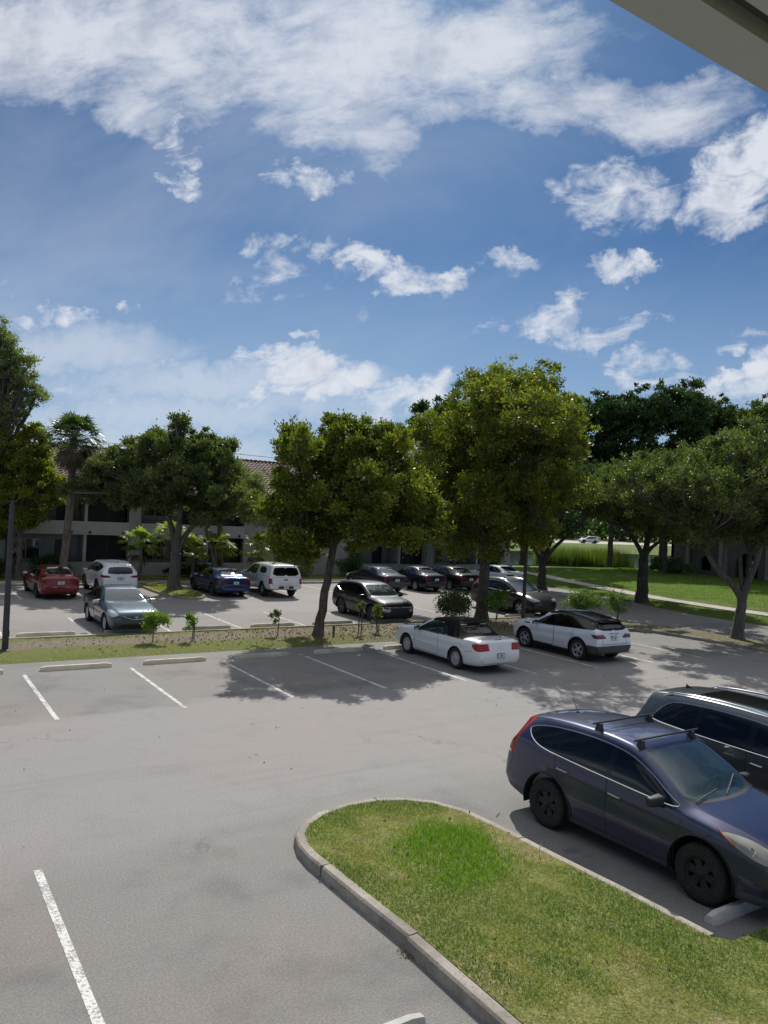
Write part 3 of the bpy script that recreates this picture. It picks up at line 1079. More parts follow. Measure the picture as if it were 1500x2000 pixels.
# ------------------------------------------------------------------ building on the far right, with arches
def garden_building():
    bx, by = 63.2, 30.0
    root = empty('garden_building', (bx, by, 0), 0, 'shaded stucco building with a dark arched opening behind the right-hand oaks', 'building')
    w = MB()
    L = 17.3                   # runs along Y, faces -X
    H = 5.2
    # wall panels between arched openings
    op = [(3.6, 5.7), (8.5, 10.6), (13.0, 14.1)]
    y = 0.0
    segs = []
    for a, b in op:
        segs.append((y, a))
        y = b
    segs.append((y, L))
    for a, b in segs:
        w.box(0, 0.3, a, b, 0, H)
    for k, (a, b) in enumerate(op):
        top = 2.7 if k < 2 else 2.2
        bot = 0 if k < 2 else 0.9
        r = (b - a) / 2
        c = (a + b) / 2
        n = 12
        # spandrel above the arch
        V, F = [], []
        for i in range(n + 1):
            an = PI * i / n
            yy, zz = c - r * math.cos(an), top - r * 0.9 + r * 0.9 * math.sin(an)
            V += [(0, yy, zz), (0, yy, H), (0.3, yy, zz), (0.3, yy, H)]
        for i in range(n):
            q = i * 4
            F += [(q, q + 1, q + 5, q + 4), (q + 2, q + 6, q + 7, q + 3), (q, q + 4, q + 6, q + 2)]
        w.add(V, F)
        if bot:
            w.box(0, 0.3, a, b, 0, bot)
    w.box(0, 9, L - 0.3, L, 0, H)
    w.box(0, 9, 0, 0.3, 0, H)
    w.build('wall', 'stucco_shaded', root)
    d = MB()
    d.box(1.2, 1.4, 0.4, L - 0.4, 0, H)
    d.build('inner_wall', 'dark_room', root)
    for yy in (3.0, 7.4, 11.8, 15.2):
        p = MB()
        p.box(-0.22, 0.0, yy, yy + 0.35, 0, H - 0.02)
        p.build('pilaster', 'stucco', root)
    r = MB()
    V = [(-0.7, -0.7, H), (-0.7, L + 0.7, H), (5, L + 0.7, H + 2.2), (5, -0.7, H + 2.2), (10, -0.7, H), (10, L + 0.7, H)]
    r.add(V, [(0, 3, 2, 1), (3, 4, 5, 2), (0, 4, 3), (1, 2, 5), (0, 1, 5, 4)])
    r.build('roof', 'clay_tile', root)


garden_building()


# ------------------------------------------------------------------ light poles
def light_pole(x, y, h, mat, label, rad=0.095):
    root = empty('light_pole', (x, y, 0.05), 0, label, 'light pole', 'light poles in the planted strip')
    s = MB()
    s.lathe([(0.0, -0.05), (0.17, -0.05), (0.17, 0.02), (0.15, 0.05), (rad + 0.02, 0.07)], 20)
    s.build('base', mat, root, smooth=True)
    s = MB()
    prof = [(rad * (1 - 0.3 * t / 10), 0.04 + h * t / 10) for t in range(11)] + [(0.0, 0.04 + h)]
    s.lathe(prof, 16)
    s.box(rad - 0.012, rad + 0.006, -0.04, 0.04, 0.45, 0.62)
    s.build('shaft', mat, root, smooth=True)
    s = MB()
    s.tube([(0, 0, h), (0, 0, h + 0.14)], 0.03, 8)
    s.tube([(0, 0, h + 0.08), (0.12, 0.05, h + 0.12), (0.16, 0.06, h + 0.2)], 0.012, 6)
    s.tube([(0, 0, h + 0.08), (-0.12, 0.02, h + 0.12)], 0.012, 6)
    s.build('bracket', mat, root, smooth=True)
    return root


light_pole(3.16, 25.15, 4.32, 'pole_grey', 'dark grey light pole at the left edge, standing in the planted strip')
light_pole(25.2, 26.75, 5.6, 'pole_bronze', 'slim light pole in the shade, between the black SUV and the white two-tone crossover')

# overhead wire beyond the roof
s = MB()
s.tube([(8, 62, 8.9), (20, 62.3, 9.15), (34, 62.6, 8.95)], 0.018, 5)
tag(s.build('overhead_wire', 'cable_black'), 'thin black wire running above the clay tile roof', 'wire')
# ------------------------------------------------------------------ vehicles
def paint(name, col, metal=0.35, rough=0.32, dirt=0.0, coat=1.0, flake=True):
    m, N, out = newmat(name)
    tc = N.n('ShaderNodeTexCoord').outputs['Object']
    c = col
    x, y, z = N.sep(tc)
    nz = N.noise(tc, 5.0, 4, 0.65)
    ro = rough
    cr = 0.03
    if dirt > 0:
        k = N.m('MULTIPLY', N.ramp(N.m('ADD', z, N.m('MULTIPLY', N.m('SUBTRACT', nz, 0.5), 0.5)), 0.75, 0.28), dirt)
        dk = N.m('MULTIPLY', N.ramp(N.noise(tc, 1.6, 5, 0.6), 0.4, 0.75), dirt * 0.25)
        k = N.m('MAXIMUM', k, dk)
        c = N.mix(k, col, (0.065, 0.056, 0.052))
        ro = N.m('ADD', rough, N.m('MULTIPLY', k, 0.3))
        cr = N.m('ADD', 0.04, N.m('MULTIPLY', k, 0.35))
    b = bsdf(N, out, Base_Color=c, Metallic=metal, Roughness=ro)
    b.inputs['Coat Weight'].default_value = coat
    if dirt > 0:
        N.t.links.new(cr, b.inputs['Coat Roughness'])
    else:
        b.inputs['Coat Roughness'].default_value = cr
    return m


def mat_carglass(name, tint, trans, film=(0.02, 0.022, 0.024), refl=1.25, rg=0.0):
    m, N, out = newmat(name)
    fr = N.n('ShaderNodeFresnel', {'IOR': 1.5})
    tr = N.n('ShaderNodeBsdfTransparent', {0: tuple(tint) + (1,)})
    gl = N.n('ShaderNodeBsdfGlossy', {'Color': (1, 1, 1, 1), 'Roughness': rg})
    df = N.n('ShaderNodeBsdfDiffuse', {'Color': tuple(film) + (1,)})
    m1 = N.n('ShaderNodeMixShader', {0: trans, 1: df, 2: tr})
    f2 = N.m('MULTIPLY', fr.outputs[0], refl, 0, True)
    m2 = N.n('ShaderNodeMixShader', {0: f2, 1: m1, 2: gl})
    N.t.links.new(m2.outputs[0], out.inputs[0])


def mat_lens(name, col, rough=0.08, emit=0):
    m, N, out = newmat(name)
    tc = N.n('ShaderNodeTexCoord').outputs['Object']
    w = N.n('ShaderNodeTexVoronoi', {'Vector': tc, 'Scale': 4.0}).outputs['Distance']
    c = N.mix(N.ramp(w, 0.1, 0.7), [v * 0.75 for v in col], [min(1, v * 1.2) for v in col])
    b = bsdf(N, out, Base_Color=c, Roughness=0.25)
    b.inputs['Coat Weight'].default_value = 0.5
    b.inputs['Coat Roughness'].default_value = 0.02
    b.inputs['Specular IOR Level'].default_value = 0.4


mat_carglass('windscreen_glass', (0.78, 0.90, 0.87), 0.91, (0.20, 0.36, 0.36), 1.9, 0.035)
mat_carglass('tinted_glass', (0.13, 0.14, 0.145), 0.7, (0.012, 0.013, 0.014), 1.1)
mat_carglass('clear_side_glass', (0.5, 0.6, 0.6), 0.92, (0.2, 0.25, 0.25), 1.7)
mat_lens('red_lens', (0.30, 0.004, 0.004))
mat_lens('dark_red_lens', (0.12, 0.01, 0.012))
mat_lens('clear_lens', (0.55, 0.56, 0.55))
mat_lens('hazy_lens', (0.30, 0.29, 0.24))
mat_lens('amber_lens', (0.45, 0.13, 0.02))
simple('chrome', (0.80, 0.80, 0.80), 0.10, metal=1.0)
simple('satin_metal', (0.55, 0.55, 0.56), 0.28, metal=0.9)
simple('alloy', (0.50, 0.50, 0.51), 0.35, metal=0.7)
simple('hubcap_grey', (0.48, 0.48, 0.48), 0.4, metal=0.4)
simple('dark_alloy', (0.10, 0.10, 0.105), 0.35, metal=0.7)
simple('black_steel', (0.009, 0.009, 0.009), 0.55)
simple('rubber', (0.022, 0.022, 0.023), 0.85, noise=0.4, nscale=9)
simple('dusty_rubber', (0.018, 0.017, 0.016), 0.9, noise=0.4, nscale=9)
simple('black_plastic', (0.025, 0.025, 0.026), 0.55, noise=0.15, nscale=6)
simple('grey_plastic', (0.06, 0.06, 0.063), 0.6, noise=0.2, nscale=5)
simple('gloss_black', (0.006, 0.006, 0.007), 0.15, spec=0.4, coat=0.2)
simple('gap_black', (0.004, 0.004, 0.004), 0.8)
simple('wheel_well', (0.006, 0.006, 0.006), 0.95)
simple('cabin_dark', (0.035, 0.035, 0.037), 0.8)
simple('cabin_grey', (0.30, 0.31, 0.30), 0.8, noise=0.2)
simple('cabin_beige', (0.33, 0.29, 0.23), 0.8, noise=0.2)
simple('plate_white', (0.6, 0.6, 0.58), 0.5)
simple('plate_band', (0.05, 0.16, 0.09), 0.5)
simple('roof_black', (0.004, 0.004, 0.005), 0.18, spec=0.35)
simple('canvas_black', (0.008, 0.008, 0.008), 0.9, spec=0.2, noise=0.3, nscale=3.0, bump=0.15, bscale=40)
paint('blue_paint', (0.026, 0.032, 0.082), 0.6, 0.34, dirt=0.26)
paint('teal_paint', (0.075, 0.095, 0.105), 0.6, 0.30, dirt=0.1)
paint('white_paint', (0.80, 0.80, 0.79), 0.0, 0.35, dirt=0.05)
paint('cool_white_paint', (0.70, 0.74, 0.77), 0.0, 0.3, dirt=0.05)
paint('steel_paint', (0.055, 0.092, 0.125), 0.6, 0.36, dirt=0.05)
paint('charcoal_paint', (0.007, 0.008, 0.010), 0.1, 0.3, coat=0.45)
paint('black_paint', (0.004, 0.004, 0.006), 0.0, 0.3, coat=0.45)
paint('navy_paint', (0.007, 0.009, 0.026), 0.3, 0.3, coat=0.5)
paint('maroon_paint', (0.010, 0.005, 0.006), 0.3, 0.3, coat=0.5)
paint('red_paint', (0.21, 0.006, 0.009), 0.35, 0.28)
paint('cobalt_paint', (0.006, 0.030, 0.12), 0.5, 0.28)
paint('grey_paint', (0.020, 0.022, 0.025), 0.5, 0.28)


def pchip(xs, ys, xq):
    xs = np.asarray(xs, float)
    ys = np.asarray(ys, float)
    h = np.diff(xs)
    dl = (np.diff(ys, axis=0).T / h).T
    m = np.zeros_like(ys)
    for i in range(1, len(xs) - 1):
        a, b = dl[i - 1], dl[i]
        w1, w2 = 2 * h[i] + h[i - 1], h[i] + 2 * h[i - 1]
        with np.errstate(divide='ignore', invalid='ignore'):
            hm = (w1 + w2) / (w1 / a + w2 / b)
        m[i] = np.where(a * b > 0, hm, 0)
    m[0] = dl[0]
    m[-1] = dl[-1]
    idx = np.clip(np.searchsorted(xs, xq, side='right') - 1, 0, len(xs) - 2)
    t = (xq - xs[idx]) / h[idx]
    if ys.ndim > 1:
        t = t[:, None]
        hh = h[idx][:, None]
    else:
        hh = h[idx]
    return ((2 * t ** 3 - 3 * t ** 2 + 1) * ys[idx] + (t ** 3 - 2 * t ** 2 + t) * hh * m[idx]
            + (-2 * t ** 3 + 3 * t ** 2) * ys[idx + 1] + (t ** 3 - t ** 2) * hh * m[idx + 1])


def pip(px, py, poly):
    inside = False
    n = len(poly)
    j = n - 1
    for i in range(n):
        xi, yi = poly[i]
        xj, yj = poly[j]
        if (yi > py) != (yj > py) and px < (xj - xi) * (py - yi) / (yj - yi) + xi:
            inside = not inside
        j = i
    return inside


def smooth_poly(pts, n=3):
    """round an outline a little (closed Chaikin)"""
    for _ in range(n):
        out = []
        for i in range(len(pts)):
            a, b = pts[i], pts[(i + 1) % len(pts)]
            out.append((a[0] * .75 + b[0] * .25, a[1] * .75 + b[1] * .25))
            out.append((a[0] * .25 + b[0] * .75, a[1] * .25 + b[1] * .75))
        pts = out
    return pts


def circle_poly(cx, cz, r, n=40):
    return [(cx + r * math.cos(2 * PI * k / n), cz + r * math.sin(2 * PI * k / n)) for k in range(n)]


AX = {'side': (0, 2), 'end': (1, 2), 'top': (0, 1)}


def wheel_meshes(r, rr, w, style, key):
    """tyre and rim, axis along local y, outer face towards -y"""
    s = MB()
    hw = w / 2
    prof = [(rr - 0.005, -hw * 0.72), (rr + 0.012, -hw * 0.9), (rr + (r - rr) * 0.5, -hw * 1.0), (r - 0.03, -hw * 0.95), (r - 0.008, -hw * 0.82), (r, -hw * 0.6),
            (r, -hw * 0.28), (r - 0.008, -hw * 0.26), (r - 0.008, -hw * 0.2), (r, -hw * 0.18), (r, hw * 0.18), (r - 0.008, hw * 0.2), (r - 0.008, hw * 0.26), (r, hw * 0.28),
            (r, hw * 0.6), (r - 0.008, hw * 0.82), (r - 0.03, hw * 0.95), (rr + (r - rr) * 0.5, hw), (rr + 0.012, hw * 0.9), (rr - 0.005, hw * 0.72)]
    s.lathe(prof, 44, 'y')
    n0 = 44
    if style == 'offroad':
        for k in range(44):       # tread blocks on the shoulder
            a = 2 * PI * k / 44
            for sy in (-1, 1):
                c, sn = math.cos(a), math.sin(a)
                V = []
                for (dr, da, yy) in ((-0.02, -0.045, 0.62), (0.009, -0.045, 0.62), (0.009, 0.03, 0.62), (-0.02, 0.03, 0.62), (-0.035, -0.045, 0.99), (-0.006, -0.045, 0.92), (-0.006, 0.03, 0.92), (-0.035, 0.03, 0.99)):
                    rr_ = r + dr
                    aa = a + da
                    V.append((rr_ * math.cos(aa), sy * hw * yy, rr_ * math.sin(aa)))
                s.add(V, [(0, 1, 2, 3), (4, 7, 6, 5), (1, 5, 6, 2), (0, 4, 5, 1), (2, 6, 7, 3)])
    tyre = s
    s = MB()
    d = -hw
    s.lathe([(rr, -hw * 0.74), (rr - 0.012, -hw * 0.80), (rr - 0.026, -hw * 0.72), (rr - 0.03, -hw * 0.3), (rr - 0.045, hw * 0.3), (rr - 0.02, hw * 0.7)], 40, 'y')
    hub = 0.062
    yo = -hw * 0.62
    cfg = {'star5': (5, 0.050, 0.040, 1), 'star6': (6, 0.055, 0.05, 1), 'multi10': (10, 0.024, 0.022, 1), 'split10': (10, 0.020, 0.020, 2), 'offroad': (6, 0.042, 0.06, 1), 'cap': (9, 0.042, 0.045, 1), 'multi7': (7, 0.036, 0.036, 1)}
    ns, w0, w1, split = cfg[style]
    for k in range(ns):
        a0 = 2 * PI * k / ns
        if split == 2:
            a0 = 2 * PI * (k // 2) / (ns / 2) + (0.17 if k % 2 else -0.17)
        c, sn = math.cos(a0), math.sin(a0)

        def P(rad, off, y):
            return (rad * c - off * sn, y, rad * sn + off * c)
        ro = rr - 0.022
        V = [P(hub * 0.8, -w0, yo - 0.012), P(hub * 0.8, w0, yo - 0.012), P(ro * 0.6, w1 * 0.8, yo + 0.004), P(ro, w1, -hw * 0.66), P(ro, -w1, -hw * 0.66), P(ro * 0.6, -w1 * 0.8, yo + 0.004)]
        V += [(x, y + 0.03, z) for x, y, z in V]
        s.add(V, [(0, 1, 2, 5), (5, 2, 3, 4), (1, 7, 8, 2), (2, 8, 9, 3), (0, 5, 11, 6), (5, 4, 10, 11)])
    s.lathe([(0.0, yo - 0.03), (hub * 0.5, yo - 0.03), (hub * 0.9, yo - 0.014), (hub * 1.1, yo + 0.02)], 20, 'y')
    for k in range(5):
        a = 2 * PI * k / 5 + 0.3
        s.lathe([(0.0, yo - 0.026), (0.009, yo - 0.026), (0.009, yo)], 6, 'y', (0.042 * math.cos(a), 0, 0.042 * math.sin(a)))
    rim = s
    b = MB()          # brake disc / dark back
    b.lathe([(0, -hw * 0.12), (rr * 0.62, -hw * 0.12), (rr * 0.62, 0.0)], 24, 'y')
    b.lathe([(0, hw * 0.4), (rr - 0.03, hw * 0.4)], 24, 'y')
    return tyre, rim, b


def seat_mb(x, y, z, w=0.5):
    s = MB()
    s.box(x - 0.25, x + 0.25, y - w / 2, y + w / 2, z, z + 0.14)
    V = [(x - 0.22, y - w / 2, z + 0.1), (x - 0.08, y - w / 2, z + 0.1), (x - 0.30, y - w / 2, z + 0.62), (x - 0.38, y - w / 2, z + 0.62)]
    V += [(a, y + w / 2, c) for a, b, c in V]
    s.add(V, [(0, 1, 2, 3), (7, 6, 5, 4), (1, 5, 6, 2), (2, 6, 7, 3), (0, 3, 7, 4)])
    s.box(x - 0.42, x - 0.32, y - 0.13, y + 0.13, z + 0.64, z + 0.83)
    return s


def split_islands(faces):
    left = set(faces)
    out = []
    while left:
        st = [left.pop()]
        g_ = list(st)
        while st:
            f = st.pop()
            for e in f.edges:
                for f2 in e.link_faces:
                    if f2 in left:
                        left.discard(f2)
                        st.append(f2)
                        g_.append(f2)
        out.append(g_)
    return out


def build_car(spec, name, label, cat, loc, rz, group=None):
    root = empty(name, loc, rz, label, cat, group)
    root.scale = (spec.get('scale', 1.0),) * 3
    q = spec.get('res', 1.0)
    st = np.array(spec['st'], float)
    # -- stations by chord length
    t = np.concatenate([[0], np.cumsum(np.hypot(np.hypot(np.diff(st[:, 0]), np.diff(st[:, 1])), 0.5 * np.diff(st[:, 3])))])
    n = max(40, int(t[-1] / (0.045 / q)))
    tq = np.linspace(0, t[-1], n)
    S = pchip(t, st, tq)
    seg = [2, 2, int(8 * q + 2), int(12 * q + 2), 2, int(7 * q + 1), int(2 * q + 1), int(4 * q + 1), int(6 * q + 1)]
    vq = np.concatenate([np.linspace(i, i + 1, c, endpoint=False) for i, c in enumerate(seg)] + [[9.0]])
    rows = []
    for (x, zt, zb, w, sh, rw, rzz) in S:
        hh = max(0.0, sh - zb)
        bulge = spec.get('bulge', 0.016)
        cp = np.array([(0, zb), (0.82 * w, zb), (0.955 * w, zb + min(0.10, 0.35 * hh)), (w, zb + 0.5 * hh), (w - 0.004 - 0.012 * hh, zb + 0.9 * hh), (w - spec.get('ledge', 0.03), zb + 1.0 * hh),
                       (rw, rzz), (0.93 * rw, rzz + (zt - rzz) * 0.52), (0.56 * rw, rzz + (zt - rzz) * 0.88), (0, zt)])
        yz = pchip(np.arange(10.0), cp, vq)
        # slight outward curve of side glass
        g = np.clip(vq - 5, 0, 1)
        k = (4 * g * (1 - g)) * spec.get('tumble', 0.012) * min(1.0, max(0.0, (rzz - sh) / 0.3))
        yz[:, 0] += k
        rows.append(np.column_stack([np.full(len(vq), x), yz]))
    G = np.array(rows)
    nu, nv = G.shape[:2]
    if spec.get('deform'):
        G = spec['deform'](G, vq)
    c0, c1 = G[0].copy(), G[-1].copy()
    c0[:, 2] = (S[0][1] + S[0][2]) / 2
    c1[:, 2] = (S[-1][1] + S[-1][2]) / 2
    G = np.concatenate([c0[None], G, c1[None]])
    nu = G.shape[0]
    # pressed creases along the flank
    zb_, sh_ = S[:, 2], S[:, 4]
    for i in range(len(S)):
        hh = sh_[i] - zb_[i]
        if hh > 0.3:
            t_ = (G[i + 1, :, 2] - zb_[i]) / hh
            k_ = (vq > 2) & (vq < 5)
            fade = max(0.0, 1 - (abs(S[i][0]) / 2.15) ** 6)
            dy = 0.005 * np.exp(-((t_ - 0.80) / 0.07) ** 2) - 0.005 * np.exp(-((t_ - 0.64) / 0.10) ** 2) - 0.011 * np.exp(-((t_ - 0.26) / 0.13) ** 2)
            G[i + 1, :, 1] += np.where(k_, dy * fade, 0)
    G[:, 0, 1] = 0
    G[:, -1, 1] = 0
    bm = bmesh.new()
    vs = [bm.verts.new(p) for p in G.reshape(-1, 3)]
    for i in range(nu - 1):
        for j in range(nv - 1):
            a = i * nv + j
            try:
                bm.faces.new((vs[a], vs[a + 1], vs[a + nv + 1], vs[a + nv]))
            except ValueError:
                pass
    bmesh.ops.remove_doubles(bm, verts=bm.verts, dist=2e-4)
    bm.normal_update()
    # full-body BVH for placing things on the surface
    Vn = [tuple(v.co) for v in bm.verts]
    bm.verts.index_update()
    Fn = [[v.index for v in f.verts] for f in bm.faces]
    nV = len(Vn)
    bvh = BVHTree.FromPolygons(Vn + [(x, -y, z) for x, y, z in Vn], Fn + [[i + nV for i in reversed(f)] for f in Fn])
    # extra polygons to cut and classify
    regions = []      # (part, view, poly, guard)
    ra = spec['ra']
    zr = spec['r']
    for ax in spec['axles']:
        regions.append(('_arch', 'side', circle_poly(ax, zr + 0.01, ra), lambda c, n_: c.y > 0.5 and c.z < zr + ra + 0.1))
    if spec.get('clad_w'):
        for ax in spec['axles']:
            regions.append(('cladding', 'side', circle_poly(ax, zr + 0.01, ra + spec['clad_w']), lambda c, n_: c.y > 0.5 and c.z < zr + ra + 0.12))
    regions += spec['regions']
    for part, view, poly, guard in regions:
        ia, ib = AX[view]
        pa = [p[0] for p in poly]
        pb = [p[1] for p in poly]
        lo = (min(pa) - 0.03, min(pb) - 0.03)
        hi = (max(pa) + 0.03, max(pb) + 0.03)
        cand = []
        for f in bm.faces:
            c = f.calc_center_median()
            if lo[0] - 0.08 <= c[ia] <= hi[0] + 0.08 and lo[1] - 0.08 <= c[ib] <= hi[1] + 0.08 and guard(c, f.normal):
                cand.append(f)
        cand = set(cand)
        for i in range(len(poly)):
            p, r2 = poly[i], poly[(i + 1) % len(poly)]
            dx, dy = r2[0] - p[0], r2[1] - p[1]
            L = math.hypot(dx, dy)
            if L < 1e-6:
                continue
            e0, e1 = min(p[0], r2[0]) - 0.004, max(p[0], r2[0]) + 0.004
            g0, g1 = min(p[1], r2[1]) - 0.004, max(p[1], r2[1]) + 0.004
            fs = []
            for f in cand:
                if not f.is_valid:
                    continue
                aa = [v.co[ia] for v in f.verts]
                if max(aa) < e0 or min(aa) > e1:
                    continue
                bb = [v.co[ib] for v in f.verts]
                if max(bb) < g0 or min(bb) > g1:
                    continue
                fs.append(f)
            if not fs:
                continue
            no = [0, 0, 0]
            co = [0, 0, 0]
            no[ia], no[ib] = -dy / L, dx / L
            co[ia], co[ib] = p
            es = set(e for f in fs for e in f.edges)
            vv = set(v for f in fs for v in f.verts)
            before = set(fs)
            res = bmesh.ops.bisect_plane(bm, geom=fs + list(es) + list(vv), dist=1e-5, plane_co=co, plane_no=no)
            for g_ in res['geom']:
                if isinstance(g_, bmesh.types.BMFace):
                    cand.add(g_)
            cand = set(f for f in cand if f.is_valid)
    bm.normal_update()
    # classify
    parts = {}
    belt = spec.get('glass', [])
    for f in bm.faces:
        c = f.calc_center_median()
        nme = 'body'
        for part, view, poly, guard in regions:
            ia, ib = AX[view]
            if guard(c, f.normal) and pip(c[ia], c[ib], poly):
                nme = part
                break
        if nme == 'body' and spec.get('clad_z') and c.z < spec['clad_z'](c.x):
            nme = 'cladding'
        if nme != '_arch':
            parts.setdefault(nme, []).append(f)
    bm.verts.index_update()
    normals = {}
    for v in bm.verts:
        nn = v.normal.copy()
        if abs(v.co.y) < 1e-4:
            nn.y = 0
            if nn.length > 0:
                nn.normalize()
        normals[v.index] = nn
    objs = {}

    def emit(nm, faces, sides, mat, parent):
        if nm == 'pillar':
            faces = split_islands(faces)
            for g_ in faces:
                emit('window_pillar', g_, sides, mat, parent)
            return None
        V, F, NN = [], [], []
        for sd in sides:
            mp = {}
            for f in faces:
                idx = []
                for v in f.verts:
                    if v.index not in mp:
                        mp[v.index] = len(V)
                        V.append((v.co.x, v.co.y * sd, v.co.z))
                        nn = normals[v.index]
                        NN.append((nn.x, nn.y * sd, nn.z))
                    idx.append(mp[v.index])
                F.append(tuple(idx) if sd > 0 else tuple(reversed(idx)))
        me = bpy.data.meshes.new(nm)
        me.from_pydata(V, [], F)
        me.materials.append(MATS[mat])
        me.polygons.foreach_set('use_smooth', [True] * len(F))
        flip = (sum(f.normal.dot(f.calc_center_median() - Vector((0, 0, 0.7))) * f.calc_area() for f in faces) < 0)
        try:
            me.normals_split_custom_set_from_vertices([(-a, -b, -c) if False else (a, b, c) for a, b, c in NN])
        except Exception:
            pass
        o = bpy.data.objects.new(nm, me)
        link(o, parent)
        return o

    # orientation check: make face normals point outwards
    tot = sum(f.normal.dot(f.calc_center_median() - Vector((0, 0, 0.7))) * f.calc_area() for f in parts['body'])
    if tot < 0:
        for k in list(normals):
            normals[k] = -normals[k]
        bmesh.ops.reverse_faces(bm, faces=bm.faces[:])
    mats = spec['mats']
    doors = []
    for nm, faces in parts.items():
        base = nm.split('#')[0]
        mt = mats.get(nm, mats.get(base, 'black_plastic'))
        central = base in ('body', 'cladding', 'windshield', 'rear_window', 'roof_panel', 'grille', 'air_intake', 'cowl', 'sunroof', 'soft_top', 'trim', 'light_bar', 'bumper', 'tailgate', 'hood', 'spoiler', 'badge_panel')
        if central:
            objs[nm] = emit(base, faces, (1, -1), mt, root)
        else:
            for sd in (1, -1):
                objs[(nm, sd)] = emit(base, faces, (sd,), mt, root)
    # windows belong to doors where there are doors
    for nm, door in spec.get('window_of', {}).items():
        for sd in (1, -1):
            if (nm, sd) in objs and (door, sd) in objs:
                objs[(nm, sd)].parent = objs[(door, sd)]
    bm.free()

    def hit(view, a, b, side=1):
        if view == 'side':
            h = bvh.ray_cast(Vector((a, 3 * side, b)), Vector((0, -side, 0)))
        elif view == 'top':
            h = bvh.ray_cast(Vector((a, b, 4)), Vector((0, 0, -1)))
        else:
            h = bvh.ray_cast(Vector((4 * side, a, b)), Vector((-side, 0, 0)))
        return h[0], h[1]

    def surf_line(view, pts, side=1, off=0.0, close=False, step=0.06):
        out = []
        P = list(pts) + ([pts[0]] if close else [])
        for i in range(len(P) - 1):
            a, b = P[i], P[i + 1]
            m_ = max(1, int(math.hypot(b[0] - a[0], b[1] - a[1]) / step))
            for k in range(m_):
                out.append((a[0] + (b[0] - a[0]) * k / m_, a[1] + (b[1] - a[1]) * k / m_))
        out.append(P[-1])
        res = []
        for a, b in out:
            p, nn = hit(view, a, b, side)
            if p is not None:
                if nn.dot(p - Vector((p.x, 0, 0.7))) < 0:
                    nn = -nn
                res.append(p + nn * off)
        return res
    # panel gaps
    gp = MB()
    for view, pts in spec.get('gaps', []):
        for sd in ((1, -1) if view == 'side' else (1,)):
            L_ = surf_line(view if view != 'rear' else 'end', pts, sd if view != 'rear' else -1, -0.0015)
            if len(L_) > 1:
                gp.tube(L_, 0.0042 if q >= 1 else 0.006, 5, False)
                gp.build('panel_gap', 'gap_black', root, smooth=True)
                gp = MB()
            if view in ('top',):
                L_ = surf_line(view, [(a, -b) for a, b in pts], 1, -0.0015)
                if len(L_) > 1:
                    gp.tube(L_, 0.0042 if q >= 1 else 0.006, 5, False)
                    gp.build('panel_gap', 'gap_black', root, smooth=True)
                    gp = MB()
    if gp.V:
        gp.build('panel_gap', 'gap_black', root, smooth=True)
    for nm, view, pts, rad, mt, close in spec.get('trims', []):
        for sd in ((1, -1) if view == 'side' else (1,)):
            L_ = surf_line('end' if view in ('front', 'rear') else view, pts, sd if view == 'side' else (-1 if view == 'rear' else 1), rad * 0.3, close)
            if len(L_) > 1:
                t_ = MB()
                t_.tube(L_, rad, 6)
                t_.build(nm, mt, root, smooth=True)
    # wheel wells
    for ax in spec['axles']:
        for sd in (1, -1):
            ww = MB()
            n_ = 28
            yo = spec['wy'] + 0.02
            yi = yo - 0.42
            V = []
            for k in range(n_ + 1):
                a = -0.25 + (PI + 0.5) * k / n_
                x, z = ax + (ra + 0.004) * math.cos(a), zr + 0.01 + (ra + 0.004) * math.sin(a)
                V += [(x, (yo) * sd, z), (x, yi * sd, z)]
            F = [(2 * k, 2 * k + 1, 2 * k + 3, 2 * k + 2) for k in range(n_)]
            b0 = len(V)
            V.append((ax, yi * sd, zr))
            F += [(2 * k + 1, b0, 2 * k + 3) for k in range(n_)]
            ww.add(V, F)
            ww.build('wheel_well', 'wheel_well', root, smooth=True)
    # wheels
    ty, rm, bd = wheel_meshes(spec['r'], spec['rr'], spec['tw'], spec['rim'], name)
    proto = None
    for ax in spec['axles']:
        for sd in (1, -1):
            we = empty('wheel', (ax, sd * (spec['wy'] - spec['tw'] / 2), spec['r']), 0, parent=root)
            if sd > 0:
                we.rotation_euler = (0, 0.4, PI)
            else:
                we.rotation_euler = (0, 0.15, 0)
            if proto is None:
                a_ = ty.build('tyre', spec.get('tyre_mat', 'rubber'), we, smooth=True, auto=40)
                b_ = rm.build('rim', mats['rim'], we, smooth=True, auto=35)
                c_ = bd.build('brake_disc', 'black_steel', we)
                proto = (a_, b_, c_)
            else:
                for o_ in proto:
                    c2 = o_.copy()
                    COL.objects.link(c2)
                    c2.parent = we
    # cabin
    if spec.get('cabin'):
        x0, x1, zf, wy = spec['cabin']       # rear, dash, floor, half width
        zs = spec['cabin_z']
        s = MB()
        s.box(x0, x1, -wy, wy, zf, zf + 0.02)
        V = [(x1 - 0.15, -wy, zs - 0.22), (x1 - 0.25, -wy, zs - 0.02), (x1 + 0.35, -wy, zs - 0.03), (x1 + 0.35, -wy, zs - 0.3)]
        V += [(a, -b, c) for a, b, c in V]
        s.add(V, [(0, 1, 2, 3), (7, 6, 5, 4), (0, 4, 5, 1), (1, 5, 6, 2), (3, 2, 6, 7), (0, 3, 7, 4)])
        s.box(x0, x1 - 0.2, -wy - 0.02, -wy, zf, zs - 0.04)
        s.box(x0, x1 - 0.2, wy, wy + 0.02, zf, zs - 0.04)
        s.build('dashboard', spec.get('dash_mat', 'cabin_grey'), root)
        sm = spec.get('seat_mat', 'cabin_grey')
        for sx in spec.get('seats', (x1 - 0.75, x1 - 1.65)):
            for sy in (0.38, -0.38):
                seat_mb(sx, sy, zf + 0.2).build('seat', sm, root, bevel=0.03)
        s = MB()
        c = Vector((x1 - 0.38, 0.38, zs + 0.0))
